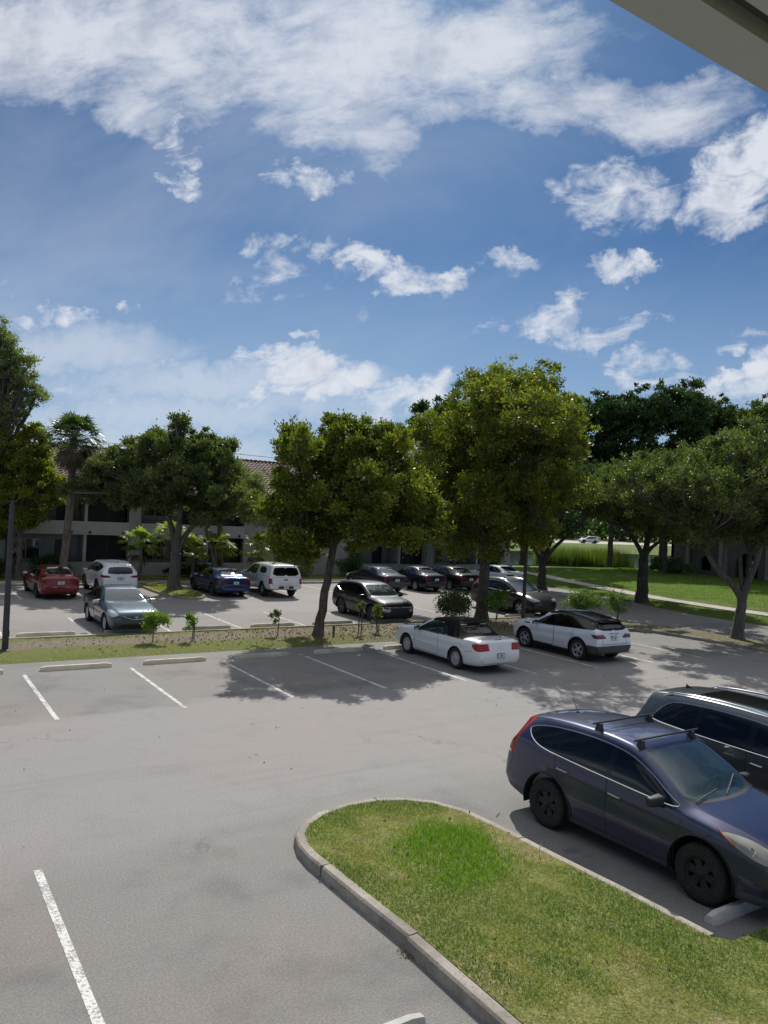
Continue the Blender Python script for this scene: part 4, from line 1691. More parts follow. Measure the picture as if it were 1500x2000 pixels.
        pts = [c + Vector((math.cos(a) * 0.19 * 0.42, math.sin(a) * 0.19, math.cos(a) * 0.19 * 0.9)) for a in [2 * PI * k / 20 for k in range(21)]]
        s.tube(pts, 0.016, 6, False)
        s.build('steering_wheel', 'black_plastic', root, smooth=True)
    # mirrors
    if spec.get('mirror'):
        mx, mz = spec['mirror'][:2]
        mm = spec['mirror'][2]
        for sd in (1, -1):
            p, nn = hit('side', mx, mz, sd)
            if p is None:
                continue
            s = MB()
            y0 = p.y + sd * 0.05
            y1 = p.y + sd * 0.27
            V = [(mx - 0.06, y0, mz - 0.02), (mx + 0.05, y0, mz - 0.0), (mx + 0.06, y0, mz + 0.135), (mx - 0.06, y0, mz + 0.155),
                 (mx - 0.08, y1, mz + 0.0), (mx + 0.0, y1, mz + 0.01), (mx + 0.0, y1, mz + 0.11), (mx - 0.08, y1, mz + 0.125)]
            s.add(V, [(0, 1, 2, 3), (4, 7, 6, 5), (0, 4, 5, 1), (1, 5, 6, 2), (2, 6, 7, 3), (0, 3, 7, 4)])
            mo = s.build('mirror', mm, root, bevel=0.03, seg=3)
            a_ = MB()
            a_.tube([(mx + 0.0, p.y - sd * 0.02, mz - 0.035), (mx - 0.02, y0 + sd * 0.05, mz + 0.02)], 0.022, 6)
            a_.build('mirror_arm', 'black_plastic', mo)
            g_ = MB()
            g_.add([(mx - 0.083, y0 + sd * 0.025, mz + 0.01), (mx - 0.083, y1 - sd * 0.01, mz + 0.02), (mx - 0.083, y1 - sd * 0.01, mz + 0.105), (mx - 0.083, y0 + sd * 0.025, mz + 0.112)], [(0, 1, 2, 3)])
            g_.build('mirror_glass', 'chrome', mo)
    # handles
    for nm, hx, hz, mt in spec.get('handles', []):
        for sd in (1, -1):
            L_ = surf_line('side', [(hx - 0.095, hz + 0.004), (hx + 0.095, hz - 0.004)], sd, 0.024, step=0.04)
            if len(L_) > 2:
                a0, _ = hit('side', hx - 0.1, hz, sd)
                a1, _ = hit('side', hx + 0.1, hz, sd)
                s = MB()
                s.tube([a0] + L_ + [a1], [0.010] + [0.0125] * len(L_) + [0.010], 8)
                s.build('handle', mt, objs.get((nm, sd), root), smooth=True)
                s = MB()
    # plate
    if spec.get('plate'):
        py, pz = spec['plate']
        p, nn = hit('end', py, pz, -1)
        if p is not None:
            tilt = 0
            s = MB()
            s.box(p.x - 0.02, p.x + 0.012, py - 0.155, py + 0.155, pz - 0.078, pz + 0.078)
            s.build('plate_frame', 'black_plastic', root)
            s = MB()
            s.box(p.x - 0.026, p.x - 0.0205, py - 0.147, py + 0.147, pz - 0.07, pz + 0.07)
            pl = s.build('license_plate', 'plate_white', root)
            s = MB()
            s.box(p.x - 0.0285, p.x - 0.0265, py - 0.03, py + 0.03, pz - 0.03, pz + 0.03)
            s.build('plate_emblem', 'plate_band', pl)
    return root, hit, surf_line, objs


def gl_guard(c, n_):
    return True


def upper(zmin):
    return lambda c, n_: c.z > zmin


def side_guard(ymin=0.45):
    return lambda c, n_: c.y > ymin and abs(n_.y) > 0.25


def clip_x(poly, x0, x1):
    """clip a polygon to a strip of x"""
    def cl(P, f, inter):
        out = []
        for i in range(len(P)):
            a, b = P[i - 1], P[i]
            fa, fb = f(a), f(b)
            if fb:
                if not fa:
                    out.append(inter(a, b))
                out.append(b)
            elif fa:
                out.append(inter(a, b))
        return out

    def mk(x):
        def inter(a, b):
            t = (x - a[0]) / (b[0] - a[0])
            return (x, a[1] + (b[1] - a[1]) * t)
        return inter
    P = cl(poly, lambda p: p[0] >= x0, mk(x0))
    P = cl(P, lambda p: p[0] <= x1, mk(x1))
    return P


def glass_regions(dlo, wins, ymin=0.4):
    """dlo = outline of the side glazing; wins = (name, x0, x1)"""
    out = []
    g = lambda c, n_: c.y > ymin and abs(n_.y) > 0.3
    for nm, x0, x1 in wins:
        P = clip_x(dlo, x0, x1)
        if len(P) > 2:
            out.append((nm, 'side', P, g))
    out.append(('pillar', 'side', dlo, g))
    return out


def inset_poly(poly, d):
    A = sum(poly[i - 1][0] * poly[i][1] - poly[i][0] * poly[i - 1][1] for i in range(len(poly)))
    sg = 1 if A > 0 else -1
    out = []
    n = len(poly)
    for i in range(n):
        a, b, c = Vector(poly[i - 1]), Vector(poly[i]), Vector(poly[(i + 1) % n])
        t = ((b - a).normalized() + (c - b).normalized())
        if t.length < 1e-6:
            out.append(tuple(b))
            continue
        t.normalize()
        out.append((b.x - t.y * d * sg, b.y + t.x * d * sg))
    return out


FWD = lambda c, n_: c.x > 0.6 and n_.x > 0.12 or (c.x > 1.2)


def scaled(st, sx=1.0, sy=1.0, sz=1.0, dz=0.0):
    return [(a * sx, b * sz + dz, c * sz + dz, d * sy, e * sz + dz, f * sy, g_ * sz + dz) for a, b, c, d, e, f, g_ in st]


# ---- compact crossover (the blue one in front)
ST_CROSS = [
    (2.235, .58, .50, .46, .56, .40, .575), (2.215, .70, .36, .64, .64, .54, .69), (2.15, .83, .25, .76, .74, .64, .815), (2.02, .925, .21, .83, .82, .68, .90),
    (1.80, 1.00, .20, .88, .90, .71, .97), (1.50, 1.055, .20, .905, .955, .735, 1.025), (1.20, 1.095, .20, .91, .985, .75, 1.06), (1.05, 1.12, .20, .912, 1.00, .75, 1.085),
    (0.80, 1.27, .20, .912, 1.015, 0.760, 1.223), (0.50, 1.44, .20, .912, 1.03, 0.725, 1.393), (0.22, 1.57, .20, .912, 1.045, 0.690, 1.523), (0.0, 1.625, .20, .912, 1.06, 0.670, 1.578),
    (-.45, 1.655, .20, .912, 1.085, 0.655, 1.608), (-1.0, 1.645, .20, .91, 1.115, 0.645, 1.593), (-1.5, 1.61, .21, .905, 1.15, 0.630, 1.553), (-1.85, 1.565, .24, .885, 1.18, 0.610, 1.498),
    (-2.03, 1.515, .27, .865, 1.17, 0.595, 1.443), (-2.15, 1.32, .29, .845, 1.13, .60, 1.26), (-2.24, 1.10, .31, .825, 1.00, .66, 1.055), (-2.285, .92, .33, .81, .85, .69, .89),
    (-2.335, .74, .38, .77, .66, .68, .715), (-2.35, .60, .48, .62, .57, .52, .595)]
DLO_CROSS = smooth_poly([(1.02, 1.045), (0.80, 1.15), (0.50, 1.325), (0.22, 1.445), (-.05, 1.51), (-.5, 1.545), (-1.05, 1.53), (-1.5, 1.485), (-1.80, 1.415), (-1.86, 1.36), (-1.70, 1.24), (-1.45, 1.165), (-1.0, 1.135), (-.45, 1.105), (0.3, 1.07)], 2)


def end_guard_r(xm=-1.9, nx=-0.1):
    return lambda c, n_: c.x < xm and abs(n_.x) > 0.05


def cross_spec(mats, **kw):
    ra = kw.pop('ra', 0.415)
    reg = []
    reg.append(('headlight', 'side', smooth_poly([(1.50, .985), (1.66, .90), (1.90, .80), (2.14, .735), (2.22, .79), (2.12, .87), (1.85, .965)], 2), lambda c, n_: c.y > 0.42 and c.x > 1.3))
    reg.append(('taillight', 'side', smooth_poly([(-1.84, 1.54), (-2.02, 1.55), (-2.16, 1.36), (-2.26, 1.12), (-2.36, .89), (-2.07, .895), (-2.06, 1.02), (-2.02, 1.20), (-1.92, 1.38)], 2), lambda c, n_: c.y > 0.50 and c.x < -1.75))
    reg.append(('rear_window', 'end', smooth_poly([(-.1, 1.44), (.44, 1.42), (.56, 1.36), (.60, 1.14), (.5, 1.10), (-.1, 1.08)], 1), lambda c, n_: c.x < -1.95))
    reg.append(('grille', 'end', smooth_poly([(-.1, .84), (.42, .83), (.50, .78), (.42, .70), (-.1, .68)], 1), lambda c, n_: c.x > 1.9))
    reg.append(('air_intake', 'end', smooth_poly([(-.1, .50), (.52, .50), (.66, .42), (.6, .32), (-.1, .31)], 1), lambda c, n_: c.x > 1.9))
    reg.append(('windshield', 'top', smooth_poly([(1.075, -.2), (1.07, .2), (1.02, .5), (.93, .70), (.86, .705), (.24, .622), (.21, .57), (.265, .2), (.27, -.2)], 1), lambda c, n_: c.z > 1.05 and c.x < 1.15))
    reg.append(('cowl', 'top', smooth_poly([(1.14, -.2), (1.13, .2), (1.08, .52), (.98, .73), (.86, .70), (.95, .4), (1.0, -.2)], 1), lambda c, n_: c.z > 1.03))
    reg += glass_regions(DLO_CROSS, [('side_window#f', -.13, .74), ('side_window#r', -1.13, -.25), ('side_window#q', -1.80, -1.20), ('side_window#s', .78, 1.1)])
    df = [(1.02, 1.03), (1.02, .95), (.93, .55), (.90, .33), (-.16, .31), (-.18, .75), (-.19, 1.08)]
    dr = [(-.20, 1.09), (-.20, .75), (-.18, .32), (-.78, .33), (-.90, .55), (-1.03, .76), (-1.16, .95), (-1.20, 1.14)]
    reg.append(('door#f', 'side', df, side_guard()))
    reg.append(('door#r', 'side', dr, side_guard()))
    fl = [(1.16, .755), (2.02, .70)]
    spec = dict(st=ST_CROSS, ra=ra, r=.352, rr=.212, tw=.235, wy=.905, axles=(1.31, -1.31), rim='star6', regions=reg, mats=mats, clad_w=0.045,
                clad_z=lambda x: .30 if abs(x) < 1.0 else (.36 if x > 0 else .42),
                gaps=[('side', df + [df[0]]), ('side', dr[:0] + dr), ('top', [(1.06, .72), (1.3, .70), (1.6, .67), (1.9, .62), (2.08, .55)]), ('side', [(-1.98, 1.5), (-2.05, 1.38), (-2.1, 1.2), (-2.12, 1.0), (-2.12, .9), (-2.15, .75), (-2.2, .6)]),
                      ('side', [(1.30, .80), (1.45, .90), (1.52, .98)]), ('rear', [(-.78, .62), (0, .60), (.78, .62)])],
                trims=[('window_trim', 'side', DLO_CROSS, .009, 'chrome', True)],
                window_of={'side_window#f': 'door#f', 'side_window#s': 'door#f', 'side_window#r': 'door#r'},
                handles=[('door#f', -.03, .905, 'satin_metal'), ('door#r', -1.00, .965, 'satin_metal')],
                cabin=(-1.9, 1.0, .38, .74), cabin_z=1.05, mirror=(.74, 1.03, 'black_plastic'), plate=(0, .86), seats=(.15, -.8), res=1.0)
    spec.update(kw)
    return spec


# ---- big three-row SUV
ST_BIG = [
    (2.47, .62, .50, .60, .60, .52, .61), (2.45, .85, .36, .80, .76, .66, .84), (2.40, 1.0, .28, .88, .90, .72, .975), (2.2, 1.08, .24, .95, .97, .76, 1.05), (1.85, 1.13, .22, .985, 1.03, .79, 1.10),
    (1.45, 1.17, .22, .995, 1.06, .80, 1.13), (1.2, 1.20, .22, .995, 1.07, .80, 1.16), (0.9, 1.38, .22, .995, 1.08, .77, 1.31), (.6, 1.56, .22, .995, 1.09, .73, 1.49), (.35, 1.67, .22, .995, 1.10, .70, 1.60),
    (0., 1.735, .22, .995, 1.11, .685, 1.67), (-.8, 1.755, .22, .995, 1.12, .68, 1.69), (-1.5, 1.735, .22, .99, 1.13, .67, 1.67), (-2.0, 1.69, .24, .975, 1.14, .655, 1.62), (-2.26, 1.64, .26, .955, 1.14, .64, 1.575),
    (-2.36, 1.50, .28, .945, 1.13, .65, 1.44), (-2.47, 1.22, .30, .935, 1.08, .70, 1.18), (-2.52, 1.0, .32, .92, .92, .76, .97), (-2.555, .80, .36, .88, .70, .76, .77), (-2.56, .62, .48, .7, .59, .6, .61)]
DLO_BIG = smooth_poly([(1.02, 1.13), (.80, 1.26), (.5, 1.44), (.25, 1.55), (0, 1.595), (-.8, 1.615), (-1.5, 1.59), (-1.80, 1.54), (-1.98, 1.38), (-2.06, 1.24), (-1.98, 1.195), (-1.5, 1.175), (-.8, 1.155), (.3, 1.14)], 1)


def big_spec(mats, **kw):
    reg = [('headlight', 'end', [(.52, 1.0), (.93, .97), (.93, .80), (.52, .80)], lambda c, n_: c.x > 2.0),
           ('grille', 'end', [(-.1, .98), (.50, .98), (.50, .72), (-.1, .70)], lambda c, n_: c.x > 2.2),
           ('air_intake', 'end', [(-.1, .52), (.7, .52), (.8, .36), (-.1, .34)], lambda c, n_: c.x > 2.2),
           ('taillight', 'side', [(-2.22, 1.13), (-2.6, 1.11), (-2.6, .90), (-2.28, .90)], lambda c, n_: c.y > 0.42 and c.x < -2.1),
           ('rear_window', 'end', smooth_poly([(-.1, 1.56), (.5, 1.55), (.62, 1.48), (.70, 1.20), (-.1, 1.18)], 1), lambda c, n_: c.x < -2.2),
           ('windshield', 'top', smooth_poly([(1.22, -.2), (1.2, .3), (1.12, .62), (1.02, .76), (.95, .76), (.38, .66), (.34, .5), (.39, -.2)], 1), lambda c, n_: c.z > 1.1 and c.x < 1.3),
           ('sunroof', 'top', [(.15, -.2), (.15, .42), (-1.45, .42), (-1.45, -.2)], lambda c, n_: c.z > 1.5)]
    reg += glass_regions(DLO_BIG, [('side_window#f', -.10, .66), ('side_window#r', -1.12, -.22), ('side_window#q', -2.0, -1.2), ('side_window#s', .70, 1.1)])
    df = [(1.02, 1.12), (1.04, .95), (.98, .55), (.96, .36), (-.15, .35), (-.17, .9), (-.17, 1.13)]
    dr = [(-.18, 1.13), (-.18, .75), (-.16, .36), (-.92, .37), (-1.0, .6), (-1.12, .86), (-1.2, 1.0), (-1.22, 1.15)]
    reg += [('door#f', 'side', df, side_guard()), ('door#r', 'side', dr, side_guard())]
    spec = dict(st=ST_BIG, ra=.44, r=.385, rr=.245, tw=.255, wy=.985, axles=(1.49, -1.49), rim='star5', regions=reg, mats=mats, clad_w=.05,
                clad_z=lambda x: .32, gaps=[('side', df + [df[0]]), ('side', dr), ('side', [(-2.2, 1.58), (-2.3, 1.4), (-2.36, 1.15), (-2.36, .7)])],
                trims=[('window_trim', 'side', DLO_BIG, .011, 'chrome', True), ('side_moulding', 'side', [(.95, .40), (0, .385), (-.95, .39)], .012, 'chrome', False),
                       ('rear_trim', 'rear', [(-.80, .93), (0, .93), (.80, .93)], .010, 'chrome', False)],
                window_of={'side_window#f': 'door#f', 'side_window#s': 'door#f', 'side_window#r': 'door#r'},
                handles=[('door#f', 0.02, .98, 'chrome'), ('door#r', -1.02, 1.02, 'chrome')], cabin=(-2.2, 1.15, .4, .8), cabin_z=1.12, mirror=(.86, 1.12, 'satin_metal'), plate=(0, .80), seats=(.15, -.85), bulge=.02)
    spec.update(kw)
    return spec


# ---- saloon
ST_SEDAN = [
    (2.33, .55, .48, .42, .53, .36, .545), (2.31, .66, .34, .62, .60, .52, .65), (2.24, .76, .24, .74, .69, .60, .745), (2.1, .83, .19, .82, .755, .66, .81), (1.85, .885, .18, .87, .80, .70, .86),
    (1.5, .94, .18, .895, .85, .72, .91), (1.15, .985, .18, .90, .885, .735, .955), (.98, 1.01, .18, .90, .90, .735, .985), (.7, 1.14, .18, .90, .915, .71, 1.09), (.4, 1.275, .18, .90, .925, .665, 1.225),
    (.1, 1.385, .18, .90, .935, .62, 1.335), (-.2, 1.44, .18, .90, .945, .60, 1.39), (-.55, 1.455, .18, .90, .955, .59, 1.405), (-1.0, 1.42, .18, .90, .965, .585, 1.365), (-1.35, 1.335, .18, .895, .975, .59, 1.28),
    (-1.65, 1.22, .19, .885, .98, .615, 1.17), (-1.92, 1.105, .20, .87, .985, .65, 1.07), (-2.1, 1.075, .22, .855, .985, .68, 1.045), (-2.3, 1.07, .25, .83, .975, .68, 1.035), (-2.40, 1.02, .28, .81, .94, .67, .99),
    (-2.45, .86, .32, .79, .80, .66, .84), (-2.50, .66, .38, .74, .60, .62, .64), (-2.51, .54, .46, .6, .51, .5, .53)]
DLO_SEDAN = smooth_poly([(.92, .955), (.70, 1.05), (.40, 1.195), (.1, 1.30), (-.2, 1.345), (-.55, 1.355), (-1.0, 1.31), (-1.30, 1.22), (-1.52, 1.09), (-1.62, 1.01), (-1.3, 1.0), (-.55, .985), (.2, .965)], 1)


def sedan_spec(mats, **kw):
    sx, sz = kw.pop('sx', 1.0), kw.pop('sz', 1.0)
    fast = kw.pop('fast', False)

    def S(poly, a='xz'):
        if a == 'xz':
            return [(x * sx, z * sz) for x, z in poly]
        if a == 'yz':
            return [(y, z * sz) for y, z in poly]
        return [(x * sx, y) for x, y in poly]
    dlo = S(DLO_SEDAN)
    reg = [('headlight', 'side', S(smooth_poly([(1.62, .83), (1.80, .70), (2.2, .62), (2.30, .70), (2.15, .80), (1.85, .85)], 1)), lambda c, n_: c.y > 0.40 and c.x > 1.4),
           ('grille', 'end', S([(-.1, .70), (.38, .70), (.34, .56), (-.1, .54)], 'yz'), lambda c, n_: c.x > 1.95),
           ('air_intake', 'end', S([(-.1, .40), (.52, .40), (.60, .30), (-.1, .26)], 'yz'), lambda c, n_: c.x > 1.9),
           ('taillight', 'side', S([(-2.12, .95), (-2.6, .95), (-2.6, .76), (-2.25, .78)]), lambda c, n_: c.y > 0.42 and c.x < -1.95),
           ('windshield', 'top', S(smooth_poly([(1.02, -.2), (1.0, .3), (.92, .58), (.84, .69), (.76, .685), (.16, .59), (.10, .5), (.16, -.2)], 1), 'xy'), lambda c, n_: c.z > .9 * sz and -.2 < c.x < 1.15),
           ('rear_window', 'top', S(smooth_poly([(-1.86, -.2), (-1.84, .3), (-1.76, .55), (-1.68, .58), (-1.18, .55), (-1.12, .45), (-1.08, -.2)], 1), 'xy'), lambda c, n_: c.z > .95 * sz and c.x < -.9)]
    reg += glass_regions(dlo, [('side_window#f', -.14 * sx, .70 * sx), ('side_window#r', -1.18 * sx, -.24 * sx), ('side_window#q', -1.6 * sx, -1.25 * sx), ('side_window#s', .74 * sx, 1.0 * sx)])
    df = S([(.96, .93), (.96, .8), (.90, .5), (.88, .28), (-.16, .27), (-.18, .6), (-.19, .96)])
    dr = S([(-.20, .96), (-.20, .6), (-.18, .28), (-.86, .29), (-.96, .5), (-1.08, .70), (-1.2, .85), (-1.25, .98)])
    reg += [('door#f', 'side', df, side_guard()), ('door#r', 'side', dr, side_guard())]
    spec = dict(st=scaled(ST_SEDAN, sx, 1, sz), ra=.365, r=.325, rr=.215, tw=.215, wy=.885, axles=(1.39 * sx, -1.38 * sx), rim='multi10', regions=reg, mats=mats,
                gaps=[('side', df + [df[0]]), ('side', dr), ('top', S([(1.0, .70), (1.3, .69), (1.7, .66), (2.05, .6)], 'xy')), ('top', S([(-1.95, .60), (-2.2, .62)], 'xy')), ('rear', S([(-.6, .62), (0, .60), (.6, .62)], 'yz')), ('rear', S([(-.62, .95), (-.6, .64)], 'yz')), ('rear', S([(.62, .95), (.6, .64)], 'yz'))],
                trims=[], window_of={'side_window#f': 'door#f', 'side_window#s': 'door#f', 'side_window#r': 'door#r'},
                handles=[('door#f', -.02, .80 * sz, mats['body']), ('door#r', -1.0 * sx, .84 * sz, mats['body'])], cabin=(-1.5, .95, .32, .72), cabin_z=.93 * sz, mirror=(.68 * sx, .93 * sz, mats['body']), plate=(0, .78 * sz), seats=(.0, -.85), res=.55)
    spec.update(kw)
    return spec


def M_(body, rim='alloy', **kw):
    d = dict(body=body, door=body, rim=rim, windshield='windscreen_glass', rear_window='tinted_glass', side_window='tinted_glass', pillar='gloss_black', cladding='black_plastic',
             grille='black_plastic', air_intake='black_plastic', headlight='clear_lens', taillight='red_lens', cowl='black_plastic', sunroof='gloss_black')
    d.update(kw)
    return d


def lettering(text, size, mat, parent, loc, rot, depth=0.004, spacing=1.0, sx=1.0):
    cu = bpy.data.curves.new('lettering', 'FONT')
    cu.body = text
    cu.size = size
    cu.extrude = depth
    cu.align_x = 'CENTER'
    cu.space_character = spacing
    tmp = bpy.data.objects.new('tmp', cu)
    COL.objects.link(tmp)
    dg = bpy.context.evaluated_depsgraph_get()
    me = bpy.data.meshes.new_from_object(tmp.evaluated_get(dg))
    bpy.data.objects.remove(tmp)
    me.materials.clear()
    me.materials.append(MATS[mat])
    me.name = 'lettering'
    o = bpy.data.objects.new('lettering', me)
    link(o, parent)
    o.location = loc
    o.rotation_euler = rot
    o.scale = (sx, 1, 1)
    return o


# =================================================================== 1. blue crossover with roof bars (nearest)
car, hit, sline, ob = build_car(cross_spec(M_('blue_paint', 'black_steel', headlight='hazy_lens', cladding='grey_plastic', taillight='red_lens'), rim='offroad', rr=.205, r=.362, tw=.245, tyre_mat='dusty_rubber', res=1.25, ra=.445, wy=.915, clad_w=.03),
                                'parked_suv', 'dusty blue-violet SUV with black roof bars and black off-road wheels, nearest the camera', 'car', (9.62, 7.24, 0), R_(-88.6))
for k, bx in enumerate((-.62, .12)):
    rk = MB()
    zt = hit('top', bx, 0)[0].z
    rk.tube([(bx, -.72, zt + .085), (bx, .72, zt + .085)], 0.0155, 8)
    rr_ = rk.build('roof_bar', 'black_plastic', car, smooth=True)
    for sd in (1, -1):
        p = hit('top', bx, .585 * sd)[0]
        f_ = MB()
        V = [(bx - .055, (.54) * sd, p.z + .0), (bx + .055, .54 * sd, p.z + .0), (bx + .055, .635 * sd, p.z - .035), (bx - .055, .635 * sd, p.z - .035),
             (bx - .035, .55 * sd, zt + .08), (bx + .035, .55 * sd, zt + .08), (bx + .035, .61 * sd, zt + .08), (bx - .035, .61 * sd, zt + .08)]
        f_.add(V, [(0, 1, 2, 3), (4, 7, 6, 5), (0, 4, 5, 1), (1, 5, 6, 2), (2, 6, 7, 3), (3, 7, 4, 0)])
        f_.build('bar_foot', 'black_plastic', rr_, bevel=.01)
p = hit('top', -1.55, 0.0)[0]
s = MB()
s.lathe([(0.0, .03), (.022, .02), (.03, 0.0)], 12, 'z', (p.x, p.y, p.z))
s.tube([(p.x, 0, p.z + .02), (p.x - .12, 0, p.z + .20)], [.006, .004], 6)
s.build('antenna', 'black_plastic', car, smooth=True)
# wipers
for (a, b_) in (((1.05, .02), (.82, .55)), ((1.03, -.62), (.95, -.05))):
    P_ = [hit('top', a[0] + (b_[0] - a[0]) * t / 6, a[1] + (b_[1] - a[1]) * t / 6)[0] + Vector((.012, 0, .016)) for t in range(7)]
    s = MB()
    s.tube(P_, .008, 6)
    s.build('wiper', 'black_plastic', car, smooth=True)
# bonnet creases and headlight inner lens, fog lamp recess
for sd in (1, -1):
    s = MB()
    c = hit('side', 1.93, .86, sd)[0]
    s.lathe([(0.03, -.0), (.045, 0.004 * sd), (.052, .0)], 20, 'y', (c.x, c.y + .004 * sd, c.z))
    lens = s.build('lamp_bulb', 'chrome', ob.get(('headlight', sd), car), smooth=True)
    s = MB()
    s.tube(sline('side', [(1.50, .985), (1.66, .91), (1.74, .875)], sd, .004), .012, 6)
    s.build('side_marker', 'amber_lens', ob.get(('headlight', sd), car), smooth=True)
    s = MB()
    s.tube(sline('side', [(-2.24, .935), (-2.16, .93)], sd, .003), .018, 6)
    s.build('reversing_light', 'clear_lens', ob.get(('taillight', sd), car), smooth=True)

# =================================================================== 2. dark teal three-row SUV beside it
car, hit, sline, ob = build_car(big_spec(M_('teal_paint', 'alloy', taillight='dark_red_lens', air_intake='black_plastic')),
                                'parked_suv', 'dark slate-teal SUV with chrome roof rails, cut off by the right edge of the photo', 'car', (12.75, 7.05, 0), R_(-90))
for sd in (1, -1):
    s = MB()
    P_ = [hit('top', x, .655 * sd)[0] + Vector((0, 0, .045 if 0 < i < 6 else .0)) for i, x in enumerate((.45, .25, -.3, -.9, -1.4, -1.8, -2.0))]
    s.tube(P_, .020, 8)
    s.build('roof_rail', 'chrome', car, smooth=True)
p = hit('top', -1.95, 0)[0]
s = MB()
s.add([(p.x + .10, -.0, p.z), (p.x - .06, -.025, p.z), (p.x - .06, .025, p.z), (p.x - .07, 0, p.z + .07)], [(0, 1, 3), (0, 3, 2), (1, 2, 3)])
s.build('antenna_fin', 'gloss_black', car)

# =================================================================== 3. white convertible
ST_CONV = [
    (2.37, .56, .48, .42, .54, .36, .555), (2.35, .68, .34, .64, .62, .54, .67), (2.27, .80, .25, .77, .73, .62, .785), (2.12, .87, .20, .85, .79, .68, .85), (1.85, .93, .19, .89, .84, .72, .905), (1.45, .985, .19, .905, .885, .745, .955),
    (1.12, 1.02, .19, .91, .91, .75, .99), (.92, 1.05, .19, .91, .925, .745, 1.02), (.65, 1.19, .19, .91, .935, .71, 1.135), (.38, 1.33, .19, .91, .94, .665, 1.275), (.15, 1.42, .19, .91, .945, .63, 1.365),
    (-.15, 1.47, .19, .91, .95, .61, 1.41), (-.5, 1.48, .19, .91, .955, .60, 1.42), (-.85, 1.45, .19, .91, .96, .60, 1.385), (-1.15, 1.36, .19, .91, .965, .61, 1.29), (-1.4, 1.23, .19, .905, .97, .64, 1.16),
    (-1.6, 1.10, .19, .90, .975, .68, 1.06), (-1.75, 1.06, .19, .895, .98, .72, 1.035), (-2.1, 1.065, .21, .875, .985, .73, 1.035), (-2.38, 1.05, .25, .845, .975, .72, 1.02), (-2.48, .99, .28, .825, .92, .70, .965),
    (-2.52, .82, .32, .80, .76, .68, .80), (-2.57, .64, .36, .75, .58, .62, .62), (-2.58, .52, .45, .6, .50, .5, .515)]
dlo = smooth_poly([(.86, .97), (.65, 1.08), (.38, 1.225), (.15, 1.315), (-.1, 1.35), (-.42, 1.345), (-.72, 1.22), (-.92, 1.04), (-.88, .995), (-.5, .985), (.2, .97)], 1)
reg = [('headlight', 'side', smooth_poly([(1.72, .84), (1.85, .72), (2.25, .64), (2.33, .72), (2.2, .82), (1.95, .87)], 1), lambda c, n_: c.y > .4 and c.x > 1.5),
       ('taillight', 'side', smooth_poly([(-2.14, .93), (-2.6, .96), (-2.6, .72), (-2.32, .72), (-2.2, .80)], 1), lambda c, n_: c.y > .44 and c.x < -2.0),
       ('grille', 'end', [(-.1, .72), (.34, .72), (.28, .54), (-.1, .52)], lambda c, n_: c.x > 2.0),
       ('windshield', 'top', smooth_poly([(.96, -.2), (.94, .3), (.86, .58), (.78, .70), (.70, .695), (.22, .61), (.17, .5), (.22, -.2)], 1), lambda c, n_: c.z > .95 and 0 < c.x < 1.1),
       ('rear_window', 'top', smooth_poly([(-1.60, -.2), (-1.58, .3), (-1.52, .48), (-1.44, .50), (-1.16, .47), (-1.10, .4), (-1.08, -.2)], 1), lambda c, n_: c.z > 1.0 and c.x < -.9)]
reg += [(n_, v_, p_, g_) for n_, v_, p_, g_ in glass_regions(dlo, [('side_window#f', -.20, .70), ('side_window#r', -.9, -.225), ('side_window#s', .73, 1.0)])]
reg.append(('soft_top', 'side', [(.17, 1.32), (.17, 1.6), (-1.2, 1.6), (-1.80, 1.12), (-1.72, .99), (-1.3, .988), (-.9, .986), (-.72, 1.2), (-.42, 1.345), (-.1, 1.35)], lambda c, n_: c.z > .97 and c.x < .3))
dfr = [(.90, .945), (.92, .8), (.86, .5), (.84, .30), (-.42, .29), (-.46, .6), (-.46, .965)]
reg.append(('door', 'side', dfr, side_guard()))
car, hit, sline, ob = build_car(dict(st=ST_CONV, ra=.375, r=.335, rr=.222, tw=.215, wy=.895, axles=(1.385, -1.38), rim='cap', regions=reg, mats=M_('white_paint', 'hubcap_grey', side_window='clear_side_glass', soft_top='canvas_black', pillar='black_plastic'),
                                     gaps=[('side', dfr + [dfr[0]]), ('side', [(.86, .56), (0, .55), (-.43, .56)]), ('top', [(-1.72, .2), (-1.74, .66), (-1.9, .70)]), ('rear', [(-.6, .99), (-.64, .74)]), ('rear', [(.6, .99), (.64, .74)]),
                                           ('side', [(-2.2, .70), (-1.82, .62)]), ('side', [(.9, .56), (1.0, .555)])],
                                     trims=[('belt_moulding', 'side', [(.88, .962), (.2, .962), (-.5, .978), (-1.0, .982), (-1.7, .985)], .008, 'black_plastic', False), ('side_moulding', 'side', [(.82, .57), (0, .56), (-.42, .565)], .010, 'white_paint', False)],
                                     window_of={'side_window#f': 'door', 'side_window#s': 'door'}, handles=[('door', -.28, .84, 'white_paint')], cabin=(-1.1, .95, .33, .72), cabin_z=.95, mirror=(.62, .95, 'black_plastic'), plate=(0, .58), seats=(.0, -.75), res=.9, scale=.965)
                                , 'parked_convertible', 'white convertible with its black soft top up, parked nose-in by the planted strip', 'car', (15.82, 20.12, 0), R_(89.5))
p = hit('end', 0, .80, -1)[0]
s = MB()     # winged emblem
s.add([(p.x - .008, -.15, p.z + .015), (p.x - .008, -.04, p.z - .012), (p.x - .012, 0, p.z - .022), (p.x - .008, .04, p.z - .012), (p.x - .008, .15, p.z + .015), (p.x - .008, .04, p.z + .018), (p.x - .012, 0, p.z + .024), (p.x - .008, -.04, p.z + .018)], [(0, 1, 2, 3, 4, 5, 6, 7)])
s.build('emblem', 'chrome', car)
p = hit('top', -2.1, -.35)[0]
s = MB()
s.lathe([(0, .02), (.02, .015), (.028, 0)], 10, 'z', tuple(p))
